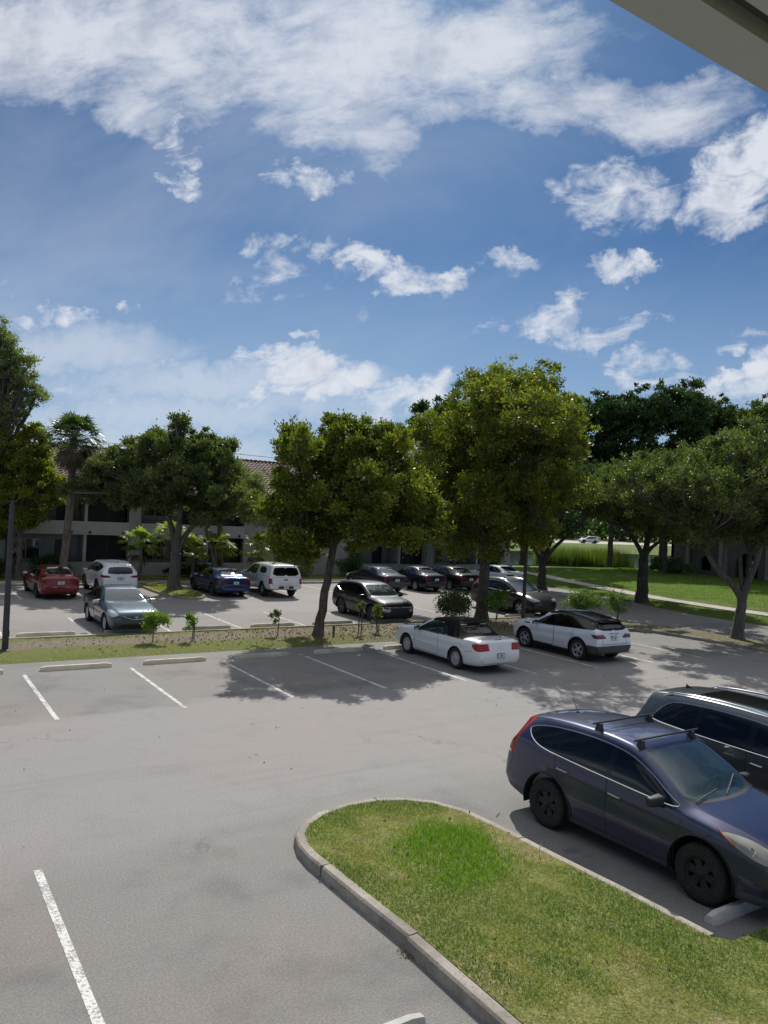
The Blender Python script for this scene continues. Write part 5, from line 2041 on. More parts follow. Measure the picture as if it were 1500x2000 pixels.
s.tube([tuple(p + Vector((0, 0, .02))), tuple(p + Vector((-.06, 0, .19)))], [.005, .003], 5)
s.build('antenna', 'black_plastic', car, smooth=True)
p = hit('top', -2.40, 0)[0]
s = MB()
s.box(p.x - .01, p.x + .03, -.14, .14, p.z - .012, p.z + .006)
s.build('brake_light', 'dark_red_lens', car)

# =================================================================== 4. white crossover with black roof
ST_EVO = [
    (2.17, .62, .50, .50, .60, .42, .61), (2.15, .78, .36, .70, .70, .60, .765), (2.08, .92, .28, .82, .83, .68, .90), (1.92, 1.0, .24, .90, .90, .73, .975), (1.6, 1.05, .22, .945, .945, .76, 1.02), (1.25, 1.085, .22, .95, .965, .775, 1.055),
    (.98, 1.11, .22, .95, .975, .775, 1.08), (.72, 1.25, .22, .95, .985, .745, 1.20), (.45, 1.40, .22, .95, .995, .71, 1.35), (.18, 1.53, .22, .95, 1.005, .675, 1.475), (-.05, 1.59, .22, .95, 1.015, .655, 1.535),
    (-.45, 1.60, .22, .95, 1.035, .645, 1.545), (-1.0, 1.565, .22, .95, 1.06, .64, 1.505), (-1.5, 1.51, .23, .945, 1.085, .63, 1.445), (-1.85, 1.455, .26, .92, 1.09, .62, 1.39), (-1.97, 1.36, .28, .91, 1.09, .63, 1.30),
    (-2.07, 1.19, .30, .90, 1.07, .69, 1.155), (-2.13, 1.09, .32, .895, 1.0, .76, 1.065), (-2.17, .90, .34, .88, .84, .78, .88), (-2.205, .70, .38, .85, .64, .76, .68), (-2.21, .56, .48, .7, .54, .6, .555)]
dlo = smooth_poly([(.93, 1.02), (.72, 1.115), (.45, 1.27), (.18, 1.40), (-.05, 1.465), (-.45, 1.475), (-1.0, 1.445), (-1.5, 1.40), (-1.80, 1.345), (-1.98, 1.22), (-2.02, 1.14), (-1.8, 1.13), (-1.0, 1.09), (-.2, 1.05)], 1)
reg = [('headlight', 'side', [(1.72, .93), (1.85, .84), (2.2, .78), (2.2, .88), (2.0, .95)], lambda c, n_: c.y > .42 and c.x > 1.6),
       ('taillight', 'side', [(-1.90, .99), (-2.3, .99), (-2.3, .84), (-2.02, .87)], lambda c, n_: c.y > .48 and c.x < -1.8),
       ('grille', 'end', [(-.1, .88), (.5, .88), (.5, .76), (-.1, .76)], lambda c, n_: c.x > 1.9),
       ('bumper', 'end', [(-.1, .60), (1, .60), (1, .2), (-.1, .2)], lambda c, n_: c.x < -1.75),
       ('rear_window', 'end', smooth_poly([(-.1, 1.38), (.5, 1.37), (.62, 1.30), (.70, 1.13), (-.1, 1.10)], 1), lambda c, n_: c.x < -1.86),
       ('windshield', 'top', smooth_poly([(1.0, -.2), (.98, .3), (.92, .6), (.84, .72), (.76, .72), (.22, .64), (.17, .5), (.22, -.2)], 1), lambda c, n_: c.z > 1.02 and 0 < c.x < 1.1)]
reg += glass_regions(dlo, [('side_window#f', -.12, .70), ('side_window#r', -1.06, -.22), ('side_window#q', -1.95, -1.12), ('side_window#s', .74, 1.0)])
reg.append(('roof_panel', 'side', [(.24, 1.425), (.24, 1.7), (-1.9, 1.7), (-2.16, 1.12), (-1.98, 1.2), (-1.8, 1.345), (-1.0, 1.445), (-.45, 1.475), (0, 1.47)], lambda c, n_: c.z > 1.1))
df = [(.95, 1.0), (.97, .85), (.92, .55), (.9, .36), (-.14, .35), (-.17, .6), (-.18, 1.04)]
dr = [(-.19, 1.04), (-.19, .6), (-.17, .36), (-.82, .37), (-.92, .56), (-1.02, .76), (-1.1, .9), (-1.12, 1.08)]
reg += [('door#f', 'side', df, side_guard()), ('door#r', 'side', dr, side_guard())]
car, hit, sline, ob = build_car(dict(st=ST_EVO, ra=.415, r=.365, rr=.245, tw=.235, wy=.94, axles=(1.33, -1.33), rim='split10', regions=reg, mats=M_('cool_white_paint', 'alloy', roof_panel='roof_black', bumper='grey_plastic', taillight='dark_red_lens'), clad_w=.04, clad_z=lambda x: .33,
                                     gaps=[('side', df + [df[0]]), ('side', dr), ('rear', [(-.72, .66), (0, .64), (.72, .66)]), ('rear', [(-.58, 1.05), (-.62, .68)]), ('rear', [(.58, 1.05), (.62, .68)]), ('side', [(1.05, .99), (1.35, .985), (1.42, .955), (1.1, .95)])],
                                     trims=[('vent', 'side', [(1.08, .965), (1.36, .975)], .016, 'black_plastic', False)],
                                     window_of={'side_window#f': 'door#f', 'side_window#s': 'door#f', 'side_window#r': 'door#r'}, handles=[('door#f', -.02, .92, 'cool_white_paint'), ('door#r', -.95, .945, 'cool_white_paint')],
                                     cabin=(-1.8, .95, .4, .76), cabin_z=1.0, dash_mat='cabin_dark', seat_mat='cabin_dark', mirror=(.70, 1.0, 'gloss_black'), plate=(0, .86), res=.9, scale=.965),
                                'parked_crossover', 'white two-tone crossover with black roof and ten-spoke wheels, right of the convertible', 'car', (20.92, 19.85, 0), R_(90.5))
pr = hit('end', 0, 1.02, -1)[0]
lettering('RANGE ROVER', .052, 'black_plastic', car, (pr.x - .012, 0.0, pr.z - .02), (R_(90), 0, R_(-90)), .003, 1.55)
p = hit('end', 0, 1.395, -1)[0]
s = MB()
s.tube([(p.x - .01, .0, p.z - .02), (p.x - .03, .0, p.z - .04), (p.x - .09, .32, p.z - .20)], .009, 5)
s.build('rear_wiper', 'black_plastic', car, smooth=True)
s = MB()
V = [(-1.84, -.60, 1.455), (-1.84, .60, 1.455), (-2.03, .56, 1.415), (-2.03, -.56, 1.415), (-1.84, -.60, 1.42), (-1.84, .60, 1.42), (-2.03, .56, 1.395), (-2.03, -.56, 1.395)]
s.add(V, [(0, 1, 2, 3), (7, 6, 5, 4), (2, 6, 7, 3), (0, 3, 7, 4), (1, 5, 6, 2)])
s.build('spoiler', 'gloss_black', car, bevel=.01)
p = hit('top', -1.55, 0)[0]
s = MB()
s.add([(p.x + .10, 0, p.z), (p.x - .06, -.025, p.z), (p.x - .06, .025, p.z), (p.x - .07, 0, p.z + .07)], [(0, 1, 3), (0, 3, 2), (1, 2, 3)])
s.build('antenna_fin', 'gloss_black', car)

# =================================================================== middle row (noses towards the camera)
car, hit, sline, ob = build_car(sedan_spec(M_('steel_paint', 'hubcap_grey', cladding='steel_paint', side_window='tinted_glass', rear_window='clear_side_glass', grille='dark_alloy'), rim='cap', mirror=(.68, .93, 'satin_metal'), seat_mat='cabin_grey', dash_mat='cabin_grey', res=.8),
                                'parked_sedan', 'steel-grey sedan facing the camera, beside the leafy sapling', 'car', (7.55, 29.62, 0), R_(-90))
s = MB()
s.tube(sline('end', [(-.44, .66), (-.3, .60), (-.12, .555), (0, .55), (.12, .555), (.3, .60), (.44, .66)], 1, .012), .014, 6)
s.build('grille_bar', 'chrome', car, smooth=True)
p = hit('end', 0, .63, 1)[0]
s = MB()
s.lathe([(.035, 0), (.048, .006), (.05, -.006), (.035, 0)], 16, 'x', (p.x + .012, 0, p.z))
s.box(p.x + .008, p.x + .016, -.055, .055, p.z - .009, p.z + .009)
s.build('emblem', 'chrome', car)



def resc(sp, sx, sy, sz):
    """the same body at other proportions"""
    sp['st'] = scaled(sp['st'], sx, sy, sz)
    out = []
    for nm, view, poly, g in sp['regions']:
        if view == 'side':
            P = [(a * sx, b * sz) for a, b in poly]
        elif view == 'end':
            P = [(a * sy, b * sz) for a, b in poly]
        else:
            P = [(a * sx, b * sy) for a, b in poly]
        out.append((nm, view, P, (lambda c, n_, g=g: g(Vector((c.x / sx, c.y / sy, c.z / sz)), n_))))
    sp['regions'] = out

    def T(view, pts):
        if view == 'side':
            return [(a * sx, b * sz) for a, b in pts]
        if view in ('rear', 'front', 'end'):
            return [(a * sy, b * sz) for a, b in pts]
        return [(a * sx, b * sy) for a, b in pts]
    sp['gaps'] = [(v, T(v, p)) for v, p in sp['gaps']]
    sp['trims'] = [(n_, v, T(v, p), r, m_, c) for n_, v, p, r, m_, c in sp['trims']]
    sp['handles'] = [(n_, a * sx, b * sz, m_) for n_, a, b, m_ in sp['handles']]
    sp['axles'] = tuple(a * sx for a in sp['axles'])
    sp['wy'] *= sy
    a, b, c, d = sp['cabin']
    sp['cabin'] = (a * sx, b * sx, c * sz, d * sy)
    sp['cabin_z'] *= sz
    m_ = sp['mirror']
    sp['mirror'] = (m_[0] * sx, m_[1] * sz, m_[2])
    sp['plate'] = (sp['plate'][0], sp['plate'][1] * sz)
    return sp


def rep(sp, name, view, poly, guard=None):
    """swap the outline of one region"""
    sp['regions'] = [(n, view if n == name else v, poly if n == name else p, (guard if (n == name and guard) else g)) for n, v, p, g in sp['regions']]
    return sp


def dark_crossover():
    sp = cross_spec(M_('charcoal_paint', 'dark_alloy', grille='gloss_black', air_intake='black_plastic'), rim='multi7', res=.8, r=.355, rr=.24, mirror=(.74, 1.03, 'gloss_black'))
    sp['trims'] = [('window_trim', 'side', [(-1.75, 1.28), (-1.55, 1.20), (-1.35, 1.13), (-1.1, 1.115)], .016, 'satin_metal', False)]
    rep(sp, 'headlight', 'end', [(.44, .64), (.80, .70), (.82, .58), (.56, .52)], lambda c, n_: c.x > 1.8)
    rep(sp, 'air_intake', 'end', smooth_poly([(-.1, .72), (.46, .72), (.56, .6), (.50, .40), (-.1, .38)], 1), lambda c, n_: c.x > 1.9)
    rep(sp, 'grille', 'end', [(-.1, .83), (.70, .83), (.66, .77), (-.1, .76)], lambda c, n_: c.x > 1.85)
    return resc(sp, 1.0, .985, .945)


car, hit, sline, ob = build_car(dark_crossover(), 'parked_crossover', 'charcoal compact crossover facing the camera, right of the leaning trunk', 'car', (18.58, 29.45, 0), R_(-90))
s = MB()
s.tube(sline('end', [(-.80, .72), (-.5, .695), (0, .69), (.5, .695), (.80, .72)], 1, .006), .012, 6)
for sd in (1, -1):
    s.tube(sline('end', [(.50 * sd, .69), (.58 * sd, .62), (.66 * sd, .52)], 1, .006), .010, 6)
s.build('grille_bar', 'satin_metal', car, smooth=True)
p = hit('end', 0, .69, 1)[0]
s = MB()      # bow-tie badge
s.add([(p.x + .022, -.075, p.z - .018), (p.x + .022, -.03, p.z - .018), (p.x + .022, -.03, p.z - .03), (p.x + .022, .03, p.z - .03), (p.x + .022, .03, p.z - .018), (p.x + .022, .075, p.z - .018),
       (p.x + .022, .075, p.z + .018), (p.x + .022, .03, p.z + .018), (p.x + .022, .03, p.z + .03), (p.x + .022, -.03, p.z + .03), (p.x + .022, -.03, p.z + .018), (p.x + .022, -.075, p.z + .018)], [tuple(range(12))])
s.build('emblem', 'dark_alloy', car)


def black_suv():
    sp = cross_spec(M_('black_paint', 'alloy', cladding='black_plastic'), rim='star5', res=.8, r=.365, rr=.24)
    rep(sp, 'air_intake', 'end', smooth_poly([(-.1, .80), (.28, .80), (.24, .62), (.42, .40), (-.1, .38)], 1), lambda c, n_: c.x > 1.9)
    rep(sp, 'grille', 'end', [(-.1, .84), (.30, .84), (.28, .80), (-.1, .80)], lambda c, n_: c.x > 1.9)
    return resc(sp, 1.03, 1.02, 1.0)


car, hit, sline, ob = build_car(black_suv(), 'parked_suv', 'black SUV facing the camera, half hidden by the tall tree trunk and the slim pole', 'car', (27.1, 29.55, 0), R_(-88))
for sd in (1, -1):
    s = MB()
    P_ = [hit('top', x, .60 * sd)[0] + Vector((0, 0, .04 if 0 < i < 4 else .0)) for i, x in enumerate((.15, .0, -.6, -1.3, -1.55))]
    s.tube(P_, .016, 8)
    s.build('roof_rail', 'satin_metal', car, smooth=True)

# =================================================================== rear row (tails towards the camera)
def hatch_red():
    sp = sedan_spec(M_('red_paint', 'dark_alloy', side_window='tinted_glass', rear_window='clear_side_glass', taillight='dark_red_lens'), res=.7)
    return sp


car, hit, sline, ob = build_car(hatch_red(), 'parked_sedan', 'dark red sedan seen from behind with a white plate, at the far left', 'car', (6.85, 39.95, 0), R_(91))
s = MB()
s.tube(sline('end', [(-.35, .60), (0, .595), (.35, .60)], -1, .006), .010, 6)
s.build('bumper_trim', 'chrome', car, smooth=True)

sp = cross_spec(M_('white_paint', 'dark_alloy', taillight='dark_red_lens', rear_window='tinted_glass'), rim='star5', res=.7, r=.35, mirror=(.74, 1.03, 'black_plastic'))
rep(sp, 'taillight', 'end', smooth_poly([(.46, .98), (.62, 1.02), (.9, 1.05), (.9, .92), (.5, .92)], 1), lambda c, n_: c.x < -1.95)
sp['trims'] = [('window_trim', 'side', DLO_CROSS, .007, 'satin_metal', True)]
car, hit, sline, ob = build_car(resc(sp, 1.02, 1.0, 1.0), 'parked_suv', 'white SUV seen from behind, between the dark red sedan and the oak island', 'car', (9.75, 40.7, 0), R_(90))
p = hit('top', -1.6, 0)[0]
s = MB()
s.add([(p.x + .10, 0, p.z), (p.x - .06, -.025, p.z), (p.x - .06, .025, p.z), (p.x - .07, 0, p.z + .07)], [(0, 1, 3), (0, 3, 2), (1, 2, 3)])
s.build('antenna_fin', 'black_plastic', car)
s = MB()
s.tube([tuple(hit('end', 0, 1.12, -1)[0] + Vector((-.02, 0, 0))), tuple(hit('end', .3, 1.16, -1)[0] + Vector((-.03, 0, 0)))], .009, 5)
s.build('rear_wiper', 'black_plastic', car, smooth=True)

car, hit, sline, ob = build_car(sedan_spec(M_('cobalt_paint', 'dark_alloy', side_window='tinted_glass', rear_window='clear_side_glass', taillight='dark_red_lens'), res=.7, sz=.97), 'parked_sedan',
                                'bright blue sedan seen from behind, right of the oak island', 'car', (15.15, 39.55, 0), R_(90.5))

# pickup with a topper
ST_PICK = [
    (2.55, .68, .52, .60, .66, .52, .67), (2.53, .90, .42, .78, .82, .66, .885), (2.45, 1.06, .36, .86, .96, .72, 1.035), (2.2, 1.13, .34, .92, 1.02, .76, 1.10), (1.8, 1.17, .34, .94, 1.05, .78, 1.14), (1.45, 1.20, .34, .94, 1.07, .79, 1.17),
    (1.25, 1.23, .34, .94, 1.08, .79, 1.20), (.95, 1.42, .34, .94, 1.085, .76, 1.365), (.65, 1.60, .34, .94, 1.09, .715, 1.55), (.42, 1.71, .34, .94, 1.095, .68, 1.65), (.1, 1.765, .34, .94, 1.10, .665, 1.705),
    (-.35, 1.775, .34, .94, 1.105, .66, 1.715), (-.62, 1.765, .36, .94, 1.11, .66, 1.705), (-.72, 1.77, .36, .94, 1.12, .70, 1.71), (-1.2, 1.80, .38, .945, 1.125, .735, 1.725), (-2.0, 1.80, .40, .945, 1.13, .735, 1.725),
    (-2.52, 1.78, .43, .935, 1.13, .73, 1.705), (-2.66, 1.55, .45, .93, 1.13, .78, 1.49), (-2.74, 1.25, .46, .925, 1.12, .84, 1.22), (-2.76, 1.10, .47, .92, 1.02, .85, 1.08), (-2.79, .86, .48, .91, .80, .85, .84),
    (-2.83, .70, .49, .90, .66, .82, .695), (-2.86, .60, .51, .82, .58, .74, .595)]
dl1 = [(1.10, 1.12), (.95, 1.23), (.65, 1.45), (.42, 1.58), (.1, 1.635), (-.35, 1.64), (-.58, 1.62), (-.58, 1.145), (.4, 1.13)]
reg = [('headlight', 'side', [(2.12, 1.02), (2.2, .86), (2.6, .84), (2.6, 1.0)], lambda c, n_: c.y > .5 and c.x > 2.0),
       ('grille', 'end', [(-.1, 1.0), (.5, 1.0), (.5, .62), (-.1, .6)], lambda c, n_: c.x > 2.3),
       ('taillight', 'side', [(-2.60, 1.08), (-2.82, 1.08), (-2.86, .78), (-2.64, .78)], lambda c, n_: c.y > .78 and c.x < -2.5),
       ('rear_window', 'end', smooth_poly([(-.1, 1.66), (.60, 1.65), (.68, 1.58), (.78, 1.21), (-.1, 1.20)], 1), lambda c, n_: c.x < -2.45),
       ('tailgate', 'end', [(-.1, 1.12), (.76, 1.12), (.76, .70), (-.1, .70)], lambda c, n_: c.x < -2.6),
       ('bumper', 'end', [(-.1, .69), (1.0, .69), (1.0, .45), (-.1, .45)], lambda c, n_: c.x < -2.6),
       ('windshield', 'top', smooth_poly([(1.28, -.2), (1.24, .3), (1.16, .62), (1.08, .74), (1.0, .74), (.48, .65), (.43, .5), (.46, -.2)], 1), lambda c, n_: c.z > 1.15 and .2 < c.x < 1.35),
       ('side_window#t', 'side', smooth_poly([(-1.05, 1.62), (-1.95, 1.62), (-2.05, 1.27), (-1.0, 1.27)], 1), lambda c, n_: c.y > .5)]
reg += glass_regions(dl1, [('side_window#f', .02, .85), ('side_window#r', -.52, -.06), ('side_window#s', .88, 1.2)])
df = [(1.12, 1.11), (1.12, .8), (1.08, .46), (.0, .45), (-.02, .8), (-.02, 1.12)]
dr = [(-.03, 1.12), (-.03, .46), (-.64, .47), (-.64, 1.12)]
reg += [('door#f', 'side', df, side_guard()), ('door#r', 'side', dr, side_guard())]
car, hit, sline, ob = build_car(dict(st=ST_PICK, ra=.45, r=.385, rr=.215, tw=.25, wy=.93, axles=(1.62, -1.62), rim='star6', regions=reg, mats=M_('white_paint', 'alloy', tailgate='white_paint', bumper='white_paint'),
                                     gaps=[('side', df + [df[0]]), ('side', dr), ('side', [(-.70, .46), (-.70, 1.7)]), ('side', [(-.72, 1.135), (-2.72, 1.14)]), ('rear', [(-.77, 1.12), (-.77, .70), (.77, .70), (.77, 1.12), (-.77, 1.12)])],
                                     trims=[], window_of={'side_window#f': 'door#f', 'side_window#s': 'door#f', 'side_window#r': 'door#r'}, handles=[('door#f', .10, .98, 'white_paint')],
                                     cabin=(-.6, 1.2, .5, .78), cabin_z=1.12, dash_mat='cabin_dark', seat_mat='cabin_dark', mirror=(.95, 1.12, 'white_paint'), plate=None, seats=(.2,), res=.7, bulge=.02, scale=.96),
                                'parked_pickup', 'white pickup truck with a matching bed topper, seen from behind', 'truck', (17.82, 39.15, 0), R_(86.5))
pr = hit('end', 0, .80, -1)[0]
lettering('TACOMA', .085, 'satin_metal', car, (pr.x - .008, 0, pr.z - .03), (R_(90), 0, R_(-90)), .003, 1.9, 1.35)
pr = hit('end', 0, 1.0, -1)[0]
s = MB()
s.box(pr.x - .012, pr.x + .01, -.10, .10, .965, 1.03)
s.build('tailgate_handle', 'black_plastic', car)
s = MB()
s.box(pr.x - .12, pr.x - .05, -.42, .42, .53, .66)
s.build('step_bumper', 'black_plastic', car, bevel=.015)
s = MB()
s.box(pr.x - .128, pr.x - .1215, -.15, .15, .53, .66)
s.build('license_plate', 'plate_white', car)
p = hit('top', -.35, 0)[0]
s = MB()
s.add([(p.x + .10, 0, p.z), (p.x - .06, -.025, p.z), (p.x - .06, .025, p.z), (p.x - .07, 0, p.z + .07)], [(0, 1, 3), (0, 3, 2), (1, 2, 3)])
s.build('antenna_fin', 'black_plastic', car)

for body, x, y, rz_, lb, sx_, rim_, rw_ in (
        ('grey_paint', 25.35, 40.05, 90, 'dark grey sedan in the shade, directly behind the charcoal compact crossover', 1.0, 'multi10', 'clear_side_glass'),
        ('navy_paint', 28.35, 40.2, 91, 'navy sedan in the shade, between the dark grey and the maroon sedans', .97, 'multi7', 'tinted_glass'),
        ('maroon_paint', 31.1, 40.3, 90, 'blackish maroon sedan in the shade, left of the tall tree trunk', 1.0, 'multi10', 'tinted_glass')):
    build_car(sedan_spec(M_(body, 'alloy', rear_window=rw_, taillight='dark_red_lens'), res=.6, sx=sx_, rim=rim_), 'parked_sedan', lb, 'car', (x, y, 0), R_(rz_), 'dark sedans in a row in the shade')
car, hit, sline, ob = build_car(sedan_spec(M_('cool_white_paint', 'alloy', taillight='dark_red_lens'), res=.6, sx=1.0), 'parked_sedan', 'white sedan beyond the black SUV, its front hidden by the tall tree trunk', 'car', (36.2, 41.6, 0), R_(92))
# =================================================================== SUV driving on the far road
car, hit, sline, ob = build_car(cross_spec(M_('white_paint', 'dark_alloy'), res=.45), 'passing_suv', 'small white SUV driving left along the distant road', 'car', (137.0, 125.0, 0.0), R_(180 - 30))
# ------------------------------------------------------------------ plants
def mat_leaf(name, c1, c2, c3, trans=0.5, rough=0.42, spec=0.5, amber=0.0):
    m, N, out = newmat(name)
    at = N.n('ShaderNodeAttribute')
    at.attribute_name = 'tone'
    v = N.sep(at.outputs['Vector'])
    if name == 'grass_blade':
        c = N.mix(N.ramp(v[0], 0.0, 0.55), c1, c2)
        c = N.mix(N.ramp(v[0], 0.5, 0.95), c, (0.40, 0.31, 0.16))
    else:
        c = N.mix(v[0], c1, c2)
    c = N.mix(N.ramp(v[1], 0.86, 0.97), c, c3)
    g = N.n('ShaderNodeNewGeometry')
    b = N.n('ShaderNodeBsdfPrincipled', {'Base Color': c, 'Roughness': rough})
    b.inputs['Specular IOR Level'].default_value = spec
    tc = N.mix(1.0, c, (1.3, 1.42, 0.5), 'MULTIPLY')
    tr = N.n('ShaderNodeBsdfTranslucent', {'Color': tc})
    mx = N.n('ShaderNodeMixShader', {0: trans, 1: b.outputs[0], 2: tr.outputs[0]})
    N.t.links.new(mx.outputs[0], out.inputs[0])


def mat_bark(name, a, b_, sc=1.0):
    m, N, out = newmat(name)
    tc = N.n('ShaderNodeTexCoord').outputs['Object']
    n1 = N.noise(N.vm('MULTIPLY', tc, (1, 1, 0.25)), 14 * sc, 6, 0.7, 0.4)
    n2 = N.noise(tc, 1.6, 4, 0.6)
    c = N.mix(N.ramp(n1, 0.35, 0.65), a, b_)
    c = N.mix(N.m('MULTIPLY', N.ramp(n2, 0.5, 0.7), 0.4), c, (0.22, 0.21, 0.18))
    bb = bsdf(N, out, Base_Color=c, Roughness=0.9)
    bp = N.n('ShaderNodeBump', {'Strength': 0.8, 'Distance': 0.03, 'Height': n1})
    N.t.links.new(bp.outputs[0], bb.inputs['Normal'])


mat_leaf('leaf_mahogany', (0.045, 0.080, 0.015), (0.210, 0.250, 0.032), (0.38, 0.30, 0.055), 0.45, 0.42)
mat_leaf('leaf_yellow', (0.085, 0.135, 0.024), (0.270, 0.310, 0.040), (0.36, 0.29, 0.060), 0.48, 0.42)
mat_leaf('leaf_oak', (0.044, 0.075, 0.024), (0.155, 0.195, 0.068), (0.21, 0.225, 0.09), 0.42, 0.45)
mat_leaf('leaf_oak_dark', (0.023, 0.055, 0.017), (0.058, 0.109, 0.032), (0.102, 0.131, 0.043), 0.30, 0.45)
mat_leaf('leaf_olive', (0.10, 0.14, 0.07), (0.22, 0.26, 0.13), (0.33, 0.33, 0.21), 0.45, 0.45)
mat_leaf('leaf_bright', (0.090, 0.160, 0.025), (0.180, 0.270, 0.050), (0.280, 0.330, 0.090), 0.5, 0.4)
mat_leaf('leaf_shrub', (0.072, 0.132, 0.036), (0.144, 0.216, 0.066), (0.300, 0.324, 0.156), 0.45, 0.42)
mat_leaf('palm_leaf', (0.053, 0.090, 0.033), (0.112, 0.165, 0.060), (0.195, 0.210, 0.090), 0.35, 0.4)
mat_leaf('fan_leaf', (0.16, 0.23, 0.045), (0.30, 0.37, 0.08), (0.360, 0.336, 0.120), 0.5, 0.4)
mat_leaf('dead_frond', (0.120, 0.095, 0.060), (0.200, 0.160, 0.110), (0.260, 0.220, 0.160), 0.3, 0.8)
mat_leaf('reed_leaf', (0.070, 0.130, 0.030), (0.140, 0.200, 0.050), (0.250, 0.240, 0.100), 0.45, 0.5)
mat_leaf('grass_blade', (0.10, 0.185, 0.032), (0.25, 0.30, 0.080), (0.62, 0.53, 0.30), 0.45, 0.6, 0.25)
mat_leaf('grass_lush', (0.085, 0.19, 0.020), (0.175, 0.32, 0.040), (0.25, 0.34, 0.08), 0.5, 0.55, 0.3)
mat_leaf('litter_leaf', (0.160, 0.110, 0.060), (0.300, 0.220, 0.130), (0.450, 0.380, 0.260), 0.1, 0.8, 0.2)
mat_bark('bark_brown', (0.06, 0.048, 0.038), (0.15, 0.125, 0.10))
mat_bark('bark_oak', (0.028, 0.024, 0.021), (0.075, 0.066, 0.056))
mat_bark('bark_grey', (0.07, 0.064, 0.056), (0.165, 0.15, 0.13))
mat_bark('bark_palm', (0.10, 0.08, 0.062), (0.20, 0.165, 0.13), 0.6)


def leaf_mesh(name, P, size, up=0.35, seed=0, aspect=0.45, tone=None, nrm=None, droop=0.0, dirs=None):
    """many leaf-shaped quads: P (n,3) centres, size (n,) lengths"""
    rs = np.random.RandomState(seed)
    n = len(P)
    size = np.broadcast_to(size, (n,)).astype(float)
    d = rs.normal(size=(n, 3))
    if dirs is not None:
        d = d * 0.45 + dirs
    d[:, 2] += up
    d /= np.linalg.norm(d, axis=1)[:, None]
    r = rs.normal(size=(n, 3))
    r[:, 2] *= 0.6
    s = np.cross(d, r)
    s /= np.linalg.norm(s, axis=1)[:, None] + 1e-9
    L = size[:, None]
    V = np.empty((n, 4, 3), np.float32)
    V[:, 0] = P - d * L * 0.5
    V[:, 1] = P + s * L * aspect * 0.5 + d * L * 0.05
    V[:, 2] = P + d * L * 0.5
    V[:, 3] = P - s * L * aspect * 0.5 + d * L * 0.05
    V = V.reshape(-1, 3)
    me = bpy.data.meshes.new(name)
    me.vertices.add(4 * n)
    me.vertices.foreach_set('co', V.ravel())
    me.loops.add(4 * n)
    me.loops.foreach_set('vertex_index', np.arange(4 * n, dtype=np.int32))
    me.polygons.add(n)
    me.polygons.foreach_set('loop_start', np.arange(0, 4 * n, 4, dtype=np.int32))
    me.polygons.foreach_set('loop_total', np.full(n, 4, np.int32))
    me.update(calc_edges=True)
    if tone is None:
        tone = rs.rand(n)
    T = np.zeros((n, 4, 3), np.float32)
    T[:, :, 0] = np.clip(tone, 0, 1)[:, None]
    T[:, :, 1] = rs.rand(n)[:, None]
    at = me.attributes.new('tone', 'FLOAT_VECTOR', 'POINT')
    at.data.foreach_set('vector', T.ravel())
    return me


def tree_frame(base):
    """unit vectors: across the view of the car park, and away from it"""
    a = R_(32.77)
    return np.array([math.cos(a), -math.sin(a), 0]), np.array([math.sin(a), math.cos(a), 0])


def bezier(a, b, c, d, n):
    out = []
    for i in range(n + 1):
        t = i / n
        out.append(a * (1 - t) ** 3 + b * 3 * t * (1 - t) ** 2 + c * 3 * t * t * (1 - t) + d * t ** 3)
    return out


